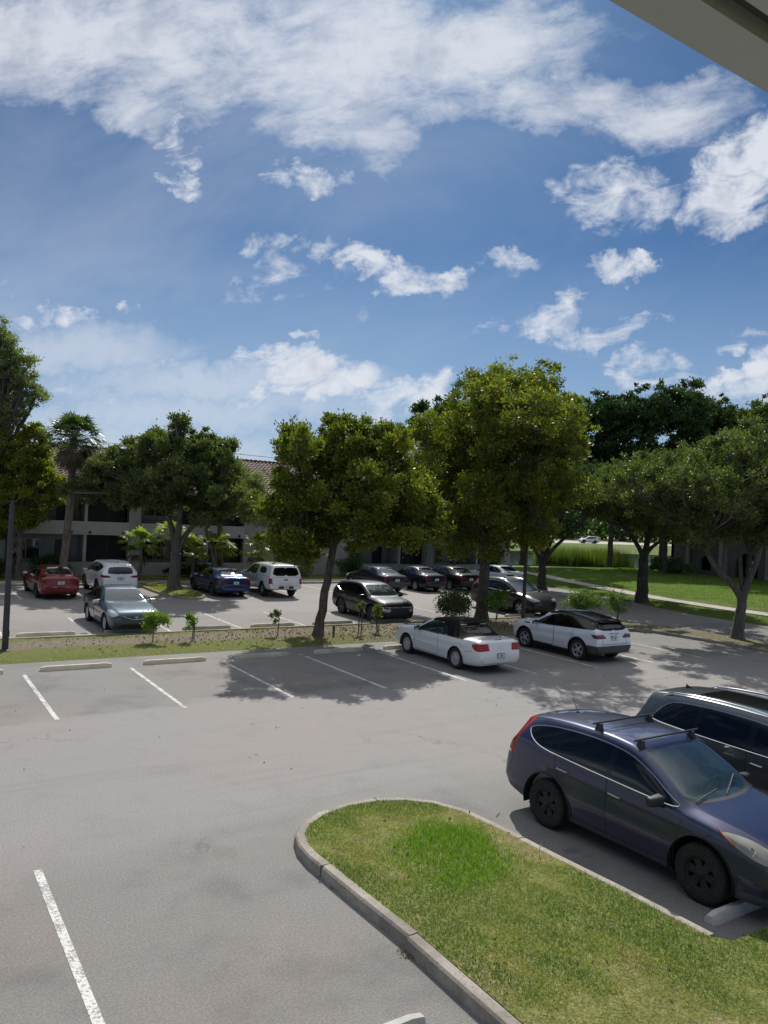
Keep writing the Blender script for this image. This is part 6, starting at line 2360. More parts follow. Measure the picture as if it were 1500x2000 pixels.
def tree(name, label, base, lobes, leafmat, barkmat, nleaf, leaf, fork, r0, seed, lean=(0, 0), group=None, clump=0.34, depth=1.0, up=0.5, limbs=None, trunks=1, z0=0.0, cat='tree', dead=0, fill=1.0, flare=1.5, twigs=True):
    rs = np.random.RandomState(seed)
    A, B = tree_frame(base)
    root = empty(name, (base[0], base[1], z0), 0, label, cat, group)
    L = []
    for (x, dd, z, r) in lobes:
        L.append((x, dd, z - z0, r))
        m = max(0, int(round(1.6 * depth)))
        for k in range(m):
            s_ = (-1) ** k
            L.append((x + rs.normal() * r * 0.35, dd + s_ * depth * r * rs.uniform(0.75, 1.25), z - z0 - abs(rs.normal()) * r * 0.3, r * rs.uniform(0.55, 0.8)))
    tot = sum(l[3] ** 2 for l in L)
    pts, tone, lobepts = [], [], []
    dirs = []
    for (x, dd, z, r) in L:
        c = A * x + B * dd + np.array([0, 0, z])
        nl = int(nleaf * r * r / tot)
        nc = max(5, int(fill * 15 * (r / max(clump * 1.5, 0.3)) ** 2 / 2))
        u = rs.normal(size=(nc, 3))
        u /= np.linalg.norm(u, axis=1)[:, None]
        rad = r * (0.40 + 0.62 * rs.rand(nc) ** 0.6)
        far_ = rs.rand(nc) < 0.22
        rad = np.where(far_, r * rs.uniform(1.0, 1.38, nc), rad)
        cc = c + u * rad[:, None] * np.array([1, 1, 0.86])
        crs = clump * rs.uniform(0.5, 1.15, nc) * np.where(far_, 0.6, 1.0)
        ct = rs.rand(nc)
        w = crs ** 2
        k = rs.choice(nc, nl, p=w / w.sum())
        off = rs.normal(size=(nl, 3)) * 0.46
        p = cc[k] + off * crs[k][:, None] * np.array([1, 1, 0.8])
        pts.append(p)
        dirs.append(off * 0.9)
        tone.append(np.clip(ct[k] * 0.65 + rs.rand(nl) * 0.35, 0, 1))
        lobepts.append((c, r, cc))
    P = np.concatenate(pts)
    tone = np.concatenate(tone)
    D = np.concatenate(dirs)
    keep = P[:, 2] > 0.35
    P, tone, D = P[keep], tone[keep], D[keep]
    sz = leaf * rs.uniform(0.65, 1.35, len(P))
    me = leaf_mesh('crown', P, sz, up, seed, 0.5, tone, dirs=D)
    me.materials.append(MATS[leafmat])
    link(bpy.data.objects.new('crown', me), root)
    # trunk and limbs
    T = MB()
    fk = Vector((0, 0, 0))
    lx, ld = lean
    top = Vector(A) * lx + Vector(B) * ld + Vector((0, 0, fork - z0))
    n = 10
    tr = []
    for i in range(n + 1):
        t = i / n
        p = Vector((0, 0, -0.1)).lerp(top, t)
        p += Vector((rs.normal() * 0.02, rs.normal() * 0.02, 0)) * (1 if 0 < i < n else 0)
        tr.append(p)
    rad = [r0 * (1 + (flare - 1) * math.exp(-(i / n) * (fork - z0) / 0.28) - 0.22 * i / n) for i in range(n + 1)]
    T.tube(tr, rad, 12)
    # main limbs
    heads = []
    if limbs:
        for (x, dd, z, rr) in limbs:
            e = Vector(A) * x + Vector(B) * dd + Vector((0, 0, z - z0))
            mid1 = top + (top - tr[-3]).normalized() * 0.3 * (e - top).length
            mid2 = top.lerp(e, 0.55) + Vector((rs.normal(), rs.normal(), 0)) * 0.10 * (e - top).length
            ps = bezier(top - Vector((0, 0, 0.1)), mid1.lerp(top.lerp(e, .33), 0.5), mid2, e, 9)
            T.tube(ps, [rr * (1 - 0.45 * i / 9) for i in range(10)], 9)
            heads.append((e, rr * 0.55))
    else:
        heads.append((top, r0 * 0.7))
    Lc = sorted([(l[0], l[1], l[2]) for l in lobepts], key=lambda q: -q[1])
    for ci, (c, r, cc) in enumerate(Lc):
        c = Vector(c)
        h, hr = min(heads, key=lambda q: (q[0] - c).length + max(0, q[0].z - c.z) * 1.5)
        e = c + Vector((rs.normal(), rs.normal(), rs.normal())) * 0.15 * r
        dist = (e - h).length
        m1 = h + Vector((0, 0, 0.35 * dist)) * (1 if e.z > h.z else 0.2)
        m2 = h.lerp(e, 0.6) + Vector((rs.normal(), rs.normal(), rs.normal() * .5)) * 0.12 * dist
        ps = bezier(h, m1.lerp(h.lerp(e, .3), .5), m2, e, 7)
        b0 = min(hr * 0.8, 0.035 + 0.02 * dist)
        T.tube(ps, [b0 * (1 - 0.6 * i / 7) for i in range(8)], 6, False)
        if twigs:
            for q in cc[::max(1, len(cc) // 9)]:
                q = Vector(q)
                s_ = ps[rs.randint(3, 8)]
                mm = s_.lerp(q, 0.5) + Vector((rs.normal(), rs.normal(), rs.normal())) * 0.08 * (q - s_).length
                T.tube([s_, mm, q], [b0 * 0.32, b0 * 0.22, 0.004], 4, False)
    for k in range(dead):          # bare twigs above the crown
        c, r, cc = lobepts[rs.randint(len(lobes))]
        q = Vector(c) + Vector((rs.normal() * .3 * r, rs.normal() * .3 * r, r * 0.8))
        for j in range(3):
            e = q + Vector((rs.normal() * .3, rs.normal() * .3, rs.uniform(.35, .75)))
            T.tube([q, q.lerp(e, .5) + Vector((rs.normal() * .05, rs.normal() * .05, 0)), e], [.012, .008, .003], 4, False)
    T.build('trunk', barkmat, root, smooth=True, auto=60)
    return root


tree('shade_tree', 'leaning mahogany-green tree with glossy leaves in the planted strip, centre of the photo', (13.54, 25.12),
     [(-0.71, 0, 6.83, 1.03), (0.97, 0, 7.1, 1.13), (2.29, 0, 6.98, 0.94), (-1.39, 0, 5.29, 0.94), (0.11, 0, 5.36, 1.31), (1.8, 0, 5.45, 1.41), (3.5, 0, 5.25, 0.98), (-0.56, 0, 3.83, 0.98), (1.12, 0, 4.3, 1.03), (2.63, 0, 4.1, 0.84), (3.92, 0, 4.33, 0.66), (0.37, 0, 7.73, 0.56), (-1.21, 0, 7.37, 0.49), (2.35, 0, 7.54, 0.56), (-1.92, 0, 4.7, 0.56), (-0.71, 0, 3.1, 0.5)],
     'leaf_mahogany', 'bark_brown', 150000, 0.125, 3.4, 0.17, 11, lean=(0.42, 0.2), group='trees in the planted strip', limbs=[(1.6, .2, 4.6, .09), (-.3, -.3, 5.0, .09), (.6, .3, 5.6, .10)], dead=7, z0=.08, depth=1.55)
tree('shade_tree', 'tallest broad green tree standing between the white convertible and the black SUV', (22.95, 27.07),
     [(-0.75, 0, 10.5, 1.11), (0.86, 0, 10.99, 1.11), (2.25, 0, 10.99, 0.98), (-1.82, 0, 8.58, 1.39), (0.03, 0, 8.91, 1.63), (2.12, 0, 9.01, 1.63), (3.59, 0, 8.38, 0.98), (-2.66, 0, 6.8, 1.16), (-0.79, 0, 6.54, 1.63), (1.3, 0, 6.64, 1.63), (3.3, 0, 6.28, 1.16), (-1.87, 0, 4.86, 1.28), (0.0, 0, 4.72, 1.39), (1.97, 0, 4.82, 1.16), (-1.11, 0, 3.72, 0.81), (0.31, 0, 3.4, 0.7), (2.13, 0, 4.0, 0.74), (-3.24, 0, 8.28, 0.51), (0, -3.0, 9.4, 1.5), (2.4, -3.0, 8.8, 1.4), (1.2, 3.0, 9.4, 1.6), (-1.2, 3.0, 8.0, 1.6)],
     'leaf_mahogany', 'bark_brown', 170000, 0.14, 4.2, 0.27, 12, lean=(0.1, 0.1), group='trees in the planted strip', limbs=[(-1.3, .2, 6.0, .13), (.3, -.3, 7.5, .14), (1.5, .3, 6.6, .12)], dead=8, clump=.4, z0=.08, depth=1.9)
tree('oak_tree', 'spreading oak on the kerbed grass island between the white SUV and the blue sedan', (13.03, 40.32),
     [(-0.16, 0, 8.9, 0.45), (-.5, .2, 8.3, .5), (-1.46, 0, 7.59, 1.03), (0.44, 0, 7.47, 1.14), (2.06, 0, 7.49, 0.97), (-3.56, 0, 6.19, 1.14), (-1.65, 0, 6.01, 1.35), (0.52, 0, 5.84, 1.41), (2.41, 0, 5.94, 1.22), (-4.8, 0, 5.15, 0.85), (-4.2, 0, 6.3, 0.8), (-2.6, 0, 7.1, .9), (1.2, 0, 6.6, 1.2), (1.2, 0, 7.9, .7), (-2.95, 0, 5.1, 1.03), (-0.5, 0, 4.9, 1.03), (1.93, 0, 4.9, 1.14), (3.55, 0, 4.91, 0.87), (1.29, 0, 4.2, 0.68)],
     'leaf_oak', 'bark_grey', 150000, 0.135, 2.0, 0.33, 13, group='oaks around the car park', limbs=[(-.9, .1, 4.6, .2), (.2, -.2, 5.0, .2), (2.0, .3, 4.6, .17)], clump=.36, depth=1.3, z0=.08)
tree('small_tree', 'thin grey-green tree with a leaning stem, between the spreading oak and the leaning tree', (17.2, 44.9),
     [(0.7, 0, 6.48, 1.1), (2.0, 0, 5.78, 1.15), (3.1, 0, 4.76, 1.1), (1.5, 0, 4.4, 0.8), (-.3, 0, 4.5, 0.8)],
     'leaf_olive', 'bark_grey', 26000, 0.11, 3.2, 0.13, 14, lean=(-.9, 0), group='trees beside the apartment block', limbs=[(.3, 0, 4.6, .08), (1.6, .1, 4.4, .08)], clump=.34, z0=.08)
tree('oak_tree', 'oak with a straight dark trunk in the grass verge across the entrance road', (38.69, 30.87),
     [(-3.19, 0, 6.6, 1.15), (-1.68, 0, 7.3, 1.3), (0.14, 0, 7.95, 1.3), (2.04, 0, 7.3, 1.3), (-2.5, 0, 5.65, 1.0), (-0.66, 0, 5.7, 1.2), (1.19, 0, 5.6, 1.3), (-4.15, 0, 6.2, 0.8), (2.62, 0, 5.1, 1.05), (3.6, 0, 6.2, .9), (-1.5, 3.0, 7.2, 1.6), (1.5, 3.2, 7.4, 1.6), (-2.6, -2.6, 6.8, 1.4), (.4, -3.0, 7.4, 1.5), (-4.6, 2.2, 7.0, 1.3)],
     'leaf_oak', 'bark_oak', 150000, 0.145, 2.7, 0.36, 15, group='oaks around the car park', limbs=[(-1.2, 0, 4.4, .17), (.3, .3, 5.2, .2), (1.7, -.1, 4.2, .15)], clump=.42, depth=1.7, z0=.1)
tree('oak_tree', 'oak whose pale trunk forks into a wide V, at the right edge of the photo', (30.85, 19.57),
     [(-0.83, 0, 8.07, 1.14), (0.46, 0, 8.57, 1.14), (-2.1, 0, 7.13, 1.01), (-0.56, 0, 6.98, 1.14), (0.75, 0, 7.05, 1.14), (-2.35, 0, 5.58, 0.92), (-0.7, 0, 5.53, 1.14), (0.61, 0, 5.6, 1.14), (-1.75, 0, 4.5, 0.61), (-3.34, 0, 5.64, 0.57), (0.89, 0, 4.6, 0.61), (2.25, 0, 7.78, 1.53), (2.58, 0, 5.8, 1.31), (-1.09, 0, 4.5, 0.53), (3.9, .5, 6.8, 1.3), (-2.2, -2.2, 6.2, 1.2), (-.3, -2.6, 7.0, 1.3), (-3.6, 1.0, 7.0, 1.3), (-4.6, .3, 6.5, 1.1), (-3.4, -1.5, 6.8, 1.2), (1.8, -2.6, 7.2, 1.4), (-1.4, 2.4, 7.0, 1.4), (1.0, 2.4, 7.2, 1.4)],
     'leaf_oak', 'bark_grey', 175000, 0.115, 1.75, 0.24, 16, lean=(.12, 0), group='oaks around the car park', limbs=[(-1.55, -.1, 4.1, .16), (.95, .3, 4.2, .18), (.5, 1.0, 4.4, .11)], clump=.34, depth=1.5, z0=.08)
tree('oak_tree', 'oak with many spreading limbs behind the black SUV, beside the pond lawn', (37.9, 38.6),
     [(-1.13, 0, 6.1, 1.25), (0.94, 0, 6.6, 1.25), (2.9, 0, 6.6, 1.1), (-2.24, 0, 6.6, 1.26), (0.16, 0, 7.9, 1.4), (2.25, 0, 8.0, 1.12), (3.6, 0, 7.2, .9), (-2.0, 2.8, 7.4, 1.5), (.8, 3.0, 8.0, 1.6), (3.0, 2.6, 7.4, 1.4), (-1.0, -2.6, 7.2, 1.4), (2.0, -2.8, 7.6, 1.4)],
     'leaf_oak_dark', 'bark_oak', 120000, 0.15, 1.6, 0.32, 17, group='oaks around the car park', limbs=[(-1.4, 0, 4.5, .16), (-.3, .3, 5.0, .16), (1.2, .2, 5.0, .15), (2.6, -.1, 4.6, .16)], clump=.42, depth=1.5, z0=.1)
tree('shade_tree', 'yellow-green tree behind the grey light pole at the left edge', (6.3, 46.3),
     [(-1.5, 0, 7.5, 1.4), (-0.1, 0, 6.8, 1.2), (0.4, 0, 7.9, 0.7), (-0.9, 0, 5.0, 1.4), (0.9, 0, 4.9, 1.0), (0.0, 0, 3.7, 0.9), (-2.8, 0, 6.4, 1.5), (-2.6, 0, 3.9, 1.5), (-1.2, 0, 3.0, 0.8), (0.9, 0, 5.7, .7)],
     'leaf_yellow', 'bark_brown', 110000, 0.15, 3.2, 0.17, 18, group='trees beside the apartment block', clump=.38, depth=.8, z0=.08)
tree('shade_tree', 'very tall small-leaved tree rising above the yellow-green one, cut by the left edge', (4.6, 46.6),
     [(-0.6, 0, 13.5, 1.15), (0.4, 0, 12.2, 1.1), (1.3, 0, 11.6, 0.95), (0.3, 0, 10.5, 1.25), (1.8, 0, 10.3, 0.8), (-1.98, 0, 12.2, 1.52), (-2.12, 0, 9.16, 1.66), (-0.2, 0, 9.0, 1.3), (1.2, 0, 9.1, .9), (.3,0,13.0,.6)],
     'leaf_olive', 'bark_grey', 62000, 0.12, 5.5, 0.25, 19, group='trees beside the apartment block', clump=.36, depth=.7, z0=.08)
tree('shade_tree', 'slim tree in front of the apartment block, its stem right above the navy sedan', (33.9, 46.8),
     [(-1.2, 0, 5.0, 1.3), (.6, 0, 5.6, 1.4), (0, 0, 7.0, 1.3), (1.6, 0, 4.6, 1.1)], 'leaf_oak_dark', 'bark_grey', 30000, 0.15, 3.2, .12, 81, group='trees beside the apartment block', clump=.4, z0=.08)
tree('shade_tree', 'slim tree in front of the apartment block, its stem right above the maroon sedan', (36.4, 46.4),
     [(-1.2, 0, 5.2, 1.3), (.6, 0, 5.6, 1.4), (0, 0, 7.2, 1.3), (1.4, 0, 4.8, 1.1)], 'leaf_oak_dark', 'bark_grey', 30000, 0.15, 3.2, .12, 82, group='trees beside the apartment block', clump=.4, z0=.08)
tree('oak_tree', 'oak at the very edge of the photo whose twigs reach in from the right', (41.8, 21.3), [(-2.6, 0, 6.6, 1.4), (-.8, 0, 7.8, 1.5), (1.2, 0, 7.9, 1.5), (-1.6, 0, 5.4, 1.3), (.6, 0, 5.8, 1.5), (2.8, 0, 6.4, 1.5)], 'leaf_oak', 'bark_oak', 70000, 0.14, 2.6, .3, 83, group='oaks around the car park', clump=.42, depth=1.4, z0=.1)
# wood beyond the lawn and the apartment block: each tree on its own
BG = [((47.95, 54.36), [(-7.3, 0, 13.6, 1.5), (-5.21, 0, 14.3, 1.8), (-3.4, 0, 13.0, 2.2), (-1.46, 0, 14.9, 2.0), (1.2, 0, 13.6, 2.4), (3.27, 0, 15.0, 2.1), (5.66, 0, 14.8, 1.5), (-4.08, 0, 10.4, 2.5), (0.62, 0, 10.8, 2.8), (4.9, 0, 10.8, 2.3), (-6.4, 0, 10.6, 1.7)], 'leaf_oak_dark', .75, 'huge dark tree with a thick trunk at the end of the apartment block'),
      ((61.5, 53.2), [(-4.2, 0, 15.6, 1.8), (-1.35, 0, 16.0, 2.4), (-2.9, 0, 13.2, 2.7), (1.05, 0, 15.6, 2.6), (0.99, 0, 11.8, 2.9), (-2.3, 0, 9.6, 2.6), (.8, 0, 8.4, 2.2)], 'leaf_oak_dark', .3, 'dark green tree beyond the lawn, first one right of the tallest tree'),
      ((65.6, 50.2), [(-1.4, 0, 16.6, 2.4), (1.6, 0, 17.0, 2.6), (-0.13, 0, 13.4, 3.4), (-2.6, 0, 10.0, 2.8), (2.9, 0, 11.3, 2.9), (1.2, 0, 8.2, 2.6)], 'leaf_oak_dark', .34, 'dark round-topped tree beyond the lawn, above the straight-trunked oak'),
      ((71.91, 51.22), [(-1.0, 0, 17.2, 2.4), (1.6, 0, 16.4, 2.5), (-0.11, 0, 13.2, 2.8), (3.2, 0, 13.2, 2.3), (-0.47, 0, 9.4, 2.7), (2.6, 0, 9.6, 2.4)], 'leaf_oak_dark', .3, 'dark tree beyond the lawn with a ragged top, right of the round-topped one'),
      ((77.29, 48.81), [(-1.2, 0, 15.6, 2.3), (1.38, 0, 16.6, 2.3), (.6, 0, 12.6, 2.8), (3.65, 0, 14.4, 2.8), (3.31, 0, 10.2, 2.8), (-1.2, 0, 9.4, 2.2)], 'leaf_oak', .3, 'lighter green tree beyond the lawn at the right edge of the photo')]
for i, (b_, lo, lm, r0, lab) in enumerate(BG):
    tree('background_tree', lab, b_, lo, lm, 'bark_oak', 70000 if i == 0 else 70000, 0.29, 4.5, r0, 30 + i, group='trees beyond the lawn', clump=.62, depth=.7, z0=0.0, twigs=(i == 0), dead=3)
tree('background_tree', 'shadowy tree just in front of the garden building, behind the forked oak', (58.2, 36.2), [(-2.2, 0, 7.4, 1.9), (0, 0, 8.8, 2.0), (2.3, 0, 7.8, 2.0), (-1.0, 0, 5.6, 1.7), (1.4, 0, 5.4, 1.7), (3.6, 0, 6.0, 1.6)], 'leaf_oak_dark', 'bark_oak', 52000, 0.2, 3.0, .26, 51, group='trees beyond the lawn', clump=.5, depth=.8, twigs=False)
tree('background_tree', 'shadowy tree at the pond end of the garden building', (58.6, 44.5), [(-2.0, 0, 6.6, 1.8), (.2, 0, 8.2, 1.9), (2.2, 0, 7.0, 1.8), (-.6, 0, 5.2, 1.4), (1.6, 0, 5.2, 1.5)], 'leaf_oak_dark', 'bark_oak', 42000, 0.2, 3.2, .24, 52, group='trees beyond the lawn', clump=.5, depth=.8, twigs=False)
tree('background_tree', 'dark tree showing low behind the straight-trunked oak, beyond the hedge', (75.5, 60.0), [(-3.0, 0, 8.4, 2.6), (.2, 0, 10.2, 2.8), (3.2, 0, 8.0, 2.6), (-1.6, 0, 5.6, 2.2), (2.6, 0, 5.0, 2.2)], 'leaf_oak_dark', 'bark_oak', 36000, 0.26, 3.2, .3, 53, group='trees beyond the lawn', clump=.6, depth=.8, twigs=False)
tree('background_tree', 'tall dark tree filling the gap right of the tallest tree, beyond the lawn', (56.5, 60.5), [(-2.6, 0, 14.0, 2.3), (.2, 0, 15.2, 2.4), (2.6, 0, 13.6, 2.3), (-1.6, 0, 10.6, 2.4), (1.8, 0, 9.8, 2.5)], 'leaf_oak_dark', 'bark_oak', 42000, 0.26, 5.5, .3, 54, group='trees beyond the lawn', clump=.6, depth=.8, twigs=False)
# far trees along the distant road
fr = np.random.RandomState(5)
far_lab = ['far tree beyond the distant road, just above the small white SUV', 'far tree beyond the distant road, seen between the limbs of the spreading oak', 'far dark tree beyond the distant road, left of the straight-trunked oak', 'far tree beyond the distant road, behind the end of the apartment block',
           'far tree beyond the distant road, behind the garden building', 'far tree at the end of the distant road, by the wooden poles']
for i, (fx, fy) in enumerate([(158, 150), (143, 158), (175, 148), (128, 166), (196, 140), (166, 166)]):
    lo = [(fr.uniform(-4, 4), 0, fr.uniform(3.5, 8.5), fr.uniform(2.2, 3.6)) for k in range(8)]
    tree('far_tree', far_lab[i], (fx, fy), lo, 'leaf_oak_dark', 'bark_oak', 7000, 0.6, 2.2, .3, 60 + i, group='far trees along the distant road', clump=1.0, depth=.8, twigs=False)
# far line of woodland that reads as one mass
P = []
for k in range(150):
    a = fr.uniform(-0.35, 1.5)
    d_ = fr.uniform(215, 260)
    c = np.array([math.sin(a) * d_, math.cos(a) * d_, fr.uniform(2, 8)])
    P.append(c + fr.normal(size=(420, 3)) * np.array([4.5, 4.5, 2.4]))
P = np.concatenate(P)
P[:, 2] = np.abs(P[:, 2])
me = leaf_mesh('far_woodland', P, 1.1, 0.2, 77, 0.7)
me.materials.append(MATS['leaf_oak_dark'])
o = link(bpy.data.objects.new('far_woodland', me))
o['kind'] = 'stuff'


# ------------------------------------------------------------------ palms
def frond_fan(rs, origin, direction, length, fan, nseg=22, width=0.05, droop=0.25):
    """one palmate leaf: a stalk and a fan of blades; returns quads and stalk"""
    d = direction / np.linalg.norm(direction)
    side = np.cross(d, [0, 0, 1.0])
    side /= np.linalg.norm(side) + 1e-9
    nrm = np.cross(side, d)
    tip = origin + d * length
    V, F = [], []
    for k in range(nseg):
        a = (k / (nseg - 1) - 0.5) * 2 * fan
        dd = d * math.cos(a) + side * math.sin(a) + nrm * 0.12 * rs.normal() * 0.5
        L = length * (0.95 - 0.25 * abs(a) / fan) * rs.uniform(0.85, 1.1)
        s2 = np.cross(dd, nrm)
        s2 /= np.linalg.norm(s2) + 1e-9
        m = tip + dd * L * 0.55
        e = tip + dd * L + np.array([0, 0, -droop * L * rs.uniform(.5, 1.3)])
        b = len(V)
        V += [tip, m + s2 * width * .5, e, m - s2 * width * .5]
        F.append((b, b + 1, b + 2, b + 3))
    return V, F, tip


def palm(name, label, base, height, nf, flen, leafmat, seed, r0=0.16, fan=1.5, group=None, skirt=0, z0=0.08, lean=(0, 0), wid=0.06, spread=(-0.35, 1.3), cat='palm'):
    rs = np.random.RandomState(seed)
    root = empty(name, (base[0], base[1], z0), 0, label, cat, group)
    A, B = tree_frame(base)
    top = A * lean[0] + B * lean[1] + np.array([0, 0, height])
    T = MB()
    n = 16
    pts = [Vector((0, 0, -.1)).lerp(Vector(top), i / n) + Vector(A) * 0.1 * math.sin(i / n * 3.1) for i in range(n + 1)]
    T.tube(pts, [r0 * (1.25 - .3 * i / n + (0.04 if i % 2 else 0)) for i in range(n + 1)], 10)
    T.build('trunk', 'bark_palm', root, smooth=True, auto=60)
    for part, cnt, mat, lo, hi in (('frond', nf, leafmat, spread[0], spread[1]), ('dead_frond', skirt, 'dead_frond', -1.25, -0.5)):
        if not cnt:
            continue
        for k in range(cnt):
            V, F = [], []
            az = rs.uniform(0, 2 * PI) if k else 0.4
            el = lo + (hi - lo) * (k + .5) / cnt
            d = np.array([math.cos(az) * math.cos(el), math.sin(az) * math.cos(el), math.sin(el)])
            o = np.array(top) + np.array([0, 0, -0.1]) + (np.array([0, 0, -.35 * rs.rand()]) if part == 'dead_frond' else 0)
            v, f, tip = frond_fan(rs, o, d, flen * rs.uniform(.8, 1.05) * (.8 if part == 'dead_frond' else 1), fan, 20, wid, .35 if part == 'frond' else .6)
            V += v
            F += f
            st = MB()
            st.tube([Vector(o), Vector(tip)], [.018, .01], 4)
            b = len(V)
            V += [np.array(q) for q in st.V]
            F += [tuple(i + b for i in q) for q in st.F]
            o_ = meshobj(part, V, F, mat, root)
            at = o_.data.attributes.new('tone', 'FLOAT_VECTOR', 'POINT')
            tt = np.zeros((len(V), 3), np.float32)
            tt[:, 0] = rs.rand()
            tt[:, 1] = rs.rand() * .9
            at.data.foreach_set('vector', tt.ravel())
    return root


palm('cabbage_palm', 'tall cabbage palm with a skirt of dead fronds, in front of the apartment block', (8.15, 44.4), 7.75, 56, 1.05, 'palm_leaf', 3, 0.17, 1.5, skirt=26, lean=(.3, 0), wid=.085)
for i, (px, py, h, fl, lab) in enumerate([(12.5, 45.25, 2.2, .55, 'bushy fan palm left of the island oak trunk, against the pale wall'), (14.3, 45.25, 2.7, .6, 'fan palm right of the island oak trunk, highest of the low palms'),
                                          (15.6, 45.25, 1.9, .5, 'small bright fan palm above the roof of the blue sedan'), (17.0, 45.25, 2.1, .6, 'bright fan palm between the blue sedan and the white pickup'), (19.8, 45.25, 2.1, .6, 'fan palm just above the roof of the white pickup')]):
    palm('fan_palm', lab, (px, py), h, 24, fl * 1.3, 'fan_leaf', 40 + i, 0.09, 1.5, group='low fan palms along the apartment block', wid=.07, spread=(-.5, 1.2), skirt=3)
palm('cabbage_palm', 'slim palm behind the spreading oak, its feathery head above it', (17.8, 46.2), 6.6, 20, .75, 'palm_leaf', 9, 0.15, 1.35, skirt=6, lean=(-.5, 0), wid=.045)
palm('cabbage_palm', 'dark palm in front of the garden building', (57.5, 37.9), 5.6, 18, .8, 'palm_leaf', 10, 0.16, 1.35, skirt=8, wid=.06)


# ------------------------------------------------------------------ shrubs, saplings, hedges
def shrub(name, label, base, w, h, leafmat, n, leaf, seed, group=None, stems=3, clear=0.25, z0=0.09, cat='shrub', barkmat='bark_grey', loose=0.3, y_w=None, rz=0.0):
    rs = np.random.RandomState(seed)
    root = empty(name, (base[0], base[1], z0), rz, label, cat, group)
    nc = max(6, int(n / 110))
    u = rs.normal(size=(nc, 3))
    u /= np.linalg.norm(u, axis=1)[:, None]
    yw = y_w if y_w else w
    cz = (h + clear) / 2
    cc = u * rs.uniform(.35, .95, nc)[:, None] * np.array([w / 2, yw / 2, (h - clear) / 2]) + np.array([0, 0, cz])
    k = rs.randint(0, nc, n)
    off = rs.normal(size=(n, 3))
    P = cc[k] + off * loose * min(w, h) * .32
    P[:, 2] = np.maximum(P[:, 2], .03)
    me = leaf_mesh('foliage', P, leaf * rs.uniform(.7, 1.3, n), .4, seed, .5, np.clip(rs.rand(nc)[k] * .6 + rs.rand(n) * .4, 0, 1), dirs=off * .5)
    me.materials.append(MATS[leafmat])
    link(bpy.data.objects.new('foliage', me), root)
    s = MB()
    for q in range(stems):
        b = Vector((rs.normal() * .05, rs.normal() * .05, -.05))
        m_ = b + Vector((rs.normal() * .05 * w, rs.normal() * .05 * w, clear + .2 * h))
        s.tube([b, m_], [.022, .016], 6)
        for c in cc[rs.choice(nc, min(nc, 5), replace=False)]:
            s.tube([m_, m_.lerp(Vector(c), .5) + Vector((0, 0, .03)), Vector(c)], [.013, .009, .003], 4, False)
    s.build('stem', barkmat, root, smooth=True)
    return root


G_ = 'young plants in the planted strip'
shrub('sapling', 'round leafy sapling in front of the grey sedan, nearest of the young plants to it', (7.57, 25.25), .85, 1.05, 'leaf_bright', 1500, .085, 1, G_, 1, .45)
shrub('sapling', 'small twiggy sapling with a leaning stem, next right of the leafy one', (8.8, 25.35), .62, .98, 'leaf_bright', 420, .09, 2, G_, 2, .4)
shrub('sapling', 'thin dark sapling left of the leaning trunk', (11.95, 25.4), .5, 1.12, 'leaf_shrub', 420, .09, 3, G_, 1, .45)
shrub('sapling', 'straight thin sapling in front of the wheel of the charcoal crossover', (15.3, 25.0), .38, 1.25, 'leaf_shrub', 260, .09, 4, G_, 2, .75)
shrub('sapling', 'spindly many-stemmed sapling in front of the grille of the charcoal crossover', (16.1, 25.1), .7, 1.05, 'leaf_shrub', 300, .09, 5, G_, 5, .5)
shrub('sapling', 'leafless little stump of a plant right of the leaning trunk', (14.1, 24.9), .2, .45, 'leaf_shrub', 14, .07, 6, G_, 3, .2)
shrub('bush', 'dense rounded bush behind the roof of the white convertible', (20.7, 26.3), 1.35, 1.35, 'leaf_oak', 5200, .09, 7, G_, 3, .3)
shrub('bush', 'bright yellow-green shrub right beside the trunk of the tallest tree', (22.9, 26.0), 1.25, 1.5, 'leaf_bright', 1100, .11, 8, G_, 2, .5)
shrub('bush', 'small bright shrub half hidden left of the trunk of the tallest tree', (22.0, 26.9), .6, 1.25, 'leaf_bright', 260, .11, 9, G_, 2, .7)
shrub('bush', 'variegated pale green bush above the roof of the white two-tone crossover', (29.0, 26.6), 1.9, 1.25, 'leaf_shrub', 4200, .09, 10, G_, 4, .15)
shrub('bush', 'airy variegated bush right of the denser one, behind the white two-tone crossover', (30.3, 25.6), 1.3, 1.3, 'leaf_shrub', 1600, .09, 11, G_, 4, .2)
H_ = 'hedges along the buildings'
shrub('hedge', 'dark clipped hedge at the foot of the apartment block, left of the dark red sedan', (4.5, 47.2), 4.2, 1.25, 'leaf_oak_dark', 9000, .10, 12, H_, 6, .05, .04, 'hedge', loose=.25, y_w=1.2)
shrub('hedge', 'dark hedge at the foot of the apartment block, above the dark red sedan', (8.2, 47.6), 2.9, 1.35, 'leaf_oak_dark', 7000, .10, 13, H_, 5, .05, .04, 'hedge', loose=.25, y_w=1.1)
shrub('hedge', 'dark shrubs beneath the fan palms beside the blue sedan', (16.6, 47.5), 4.4, .95, 'leaf_oak_dark', 8000, .10, 14, H_, 6, .05, .04, 'hedge', loose=.25, y_w=1.2)
shrub('hedge', 'loose shrub against the wall right of the white pickup', (24.0, 47.3), 1.9, 1.2, 'leaf_olive', 1900, .10, 15, H_, 5, .05, .04, 'hedge', loose=.4, y_w=1.0)
shrub('hedge', 'dark bush in the shade against the wall above the charcoal compact crossover', (27.8, 47.2), 3.0, 1.5, 'leaf_oak_dark', 6500, .10, 16, H_, 5, .05, .04, 'hedge', loose=.3, y_w=1.2)
shrub('hedge', 'square-cut variegated hedge in front of the garden building', (60.2, 45.3), 5.0, 1.7, 'leaf_olive', 12000, .13, 17, H_, 6, .05, .3, 'hedge', loose=.2, y_w=1.6, rz=R_(-78))


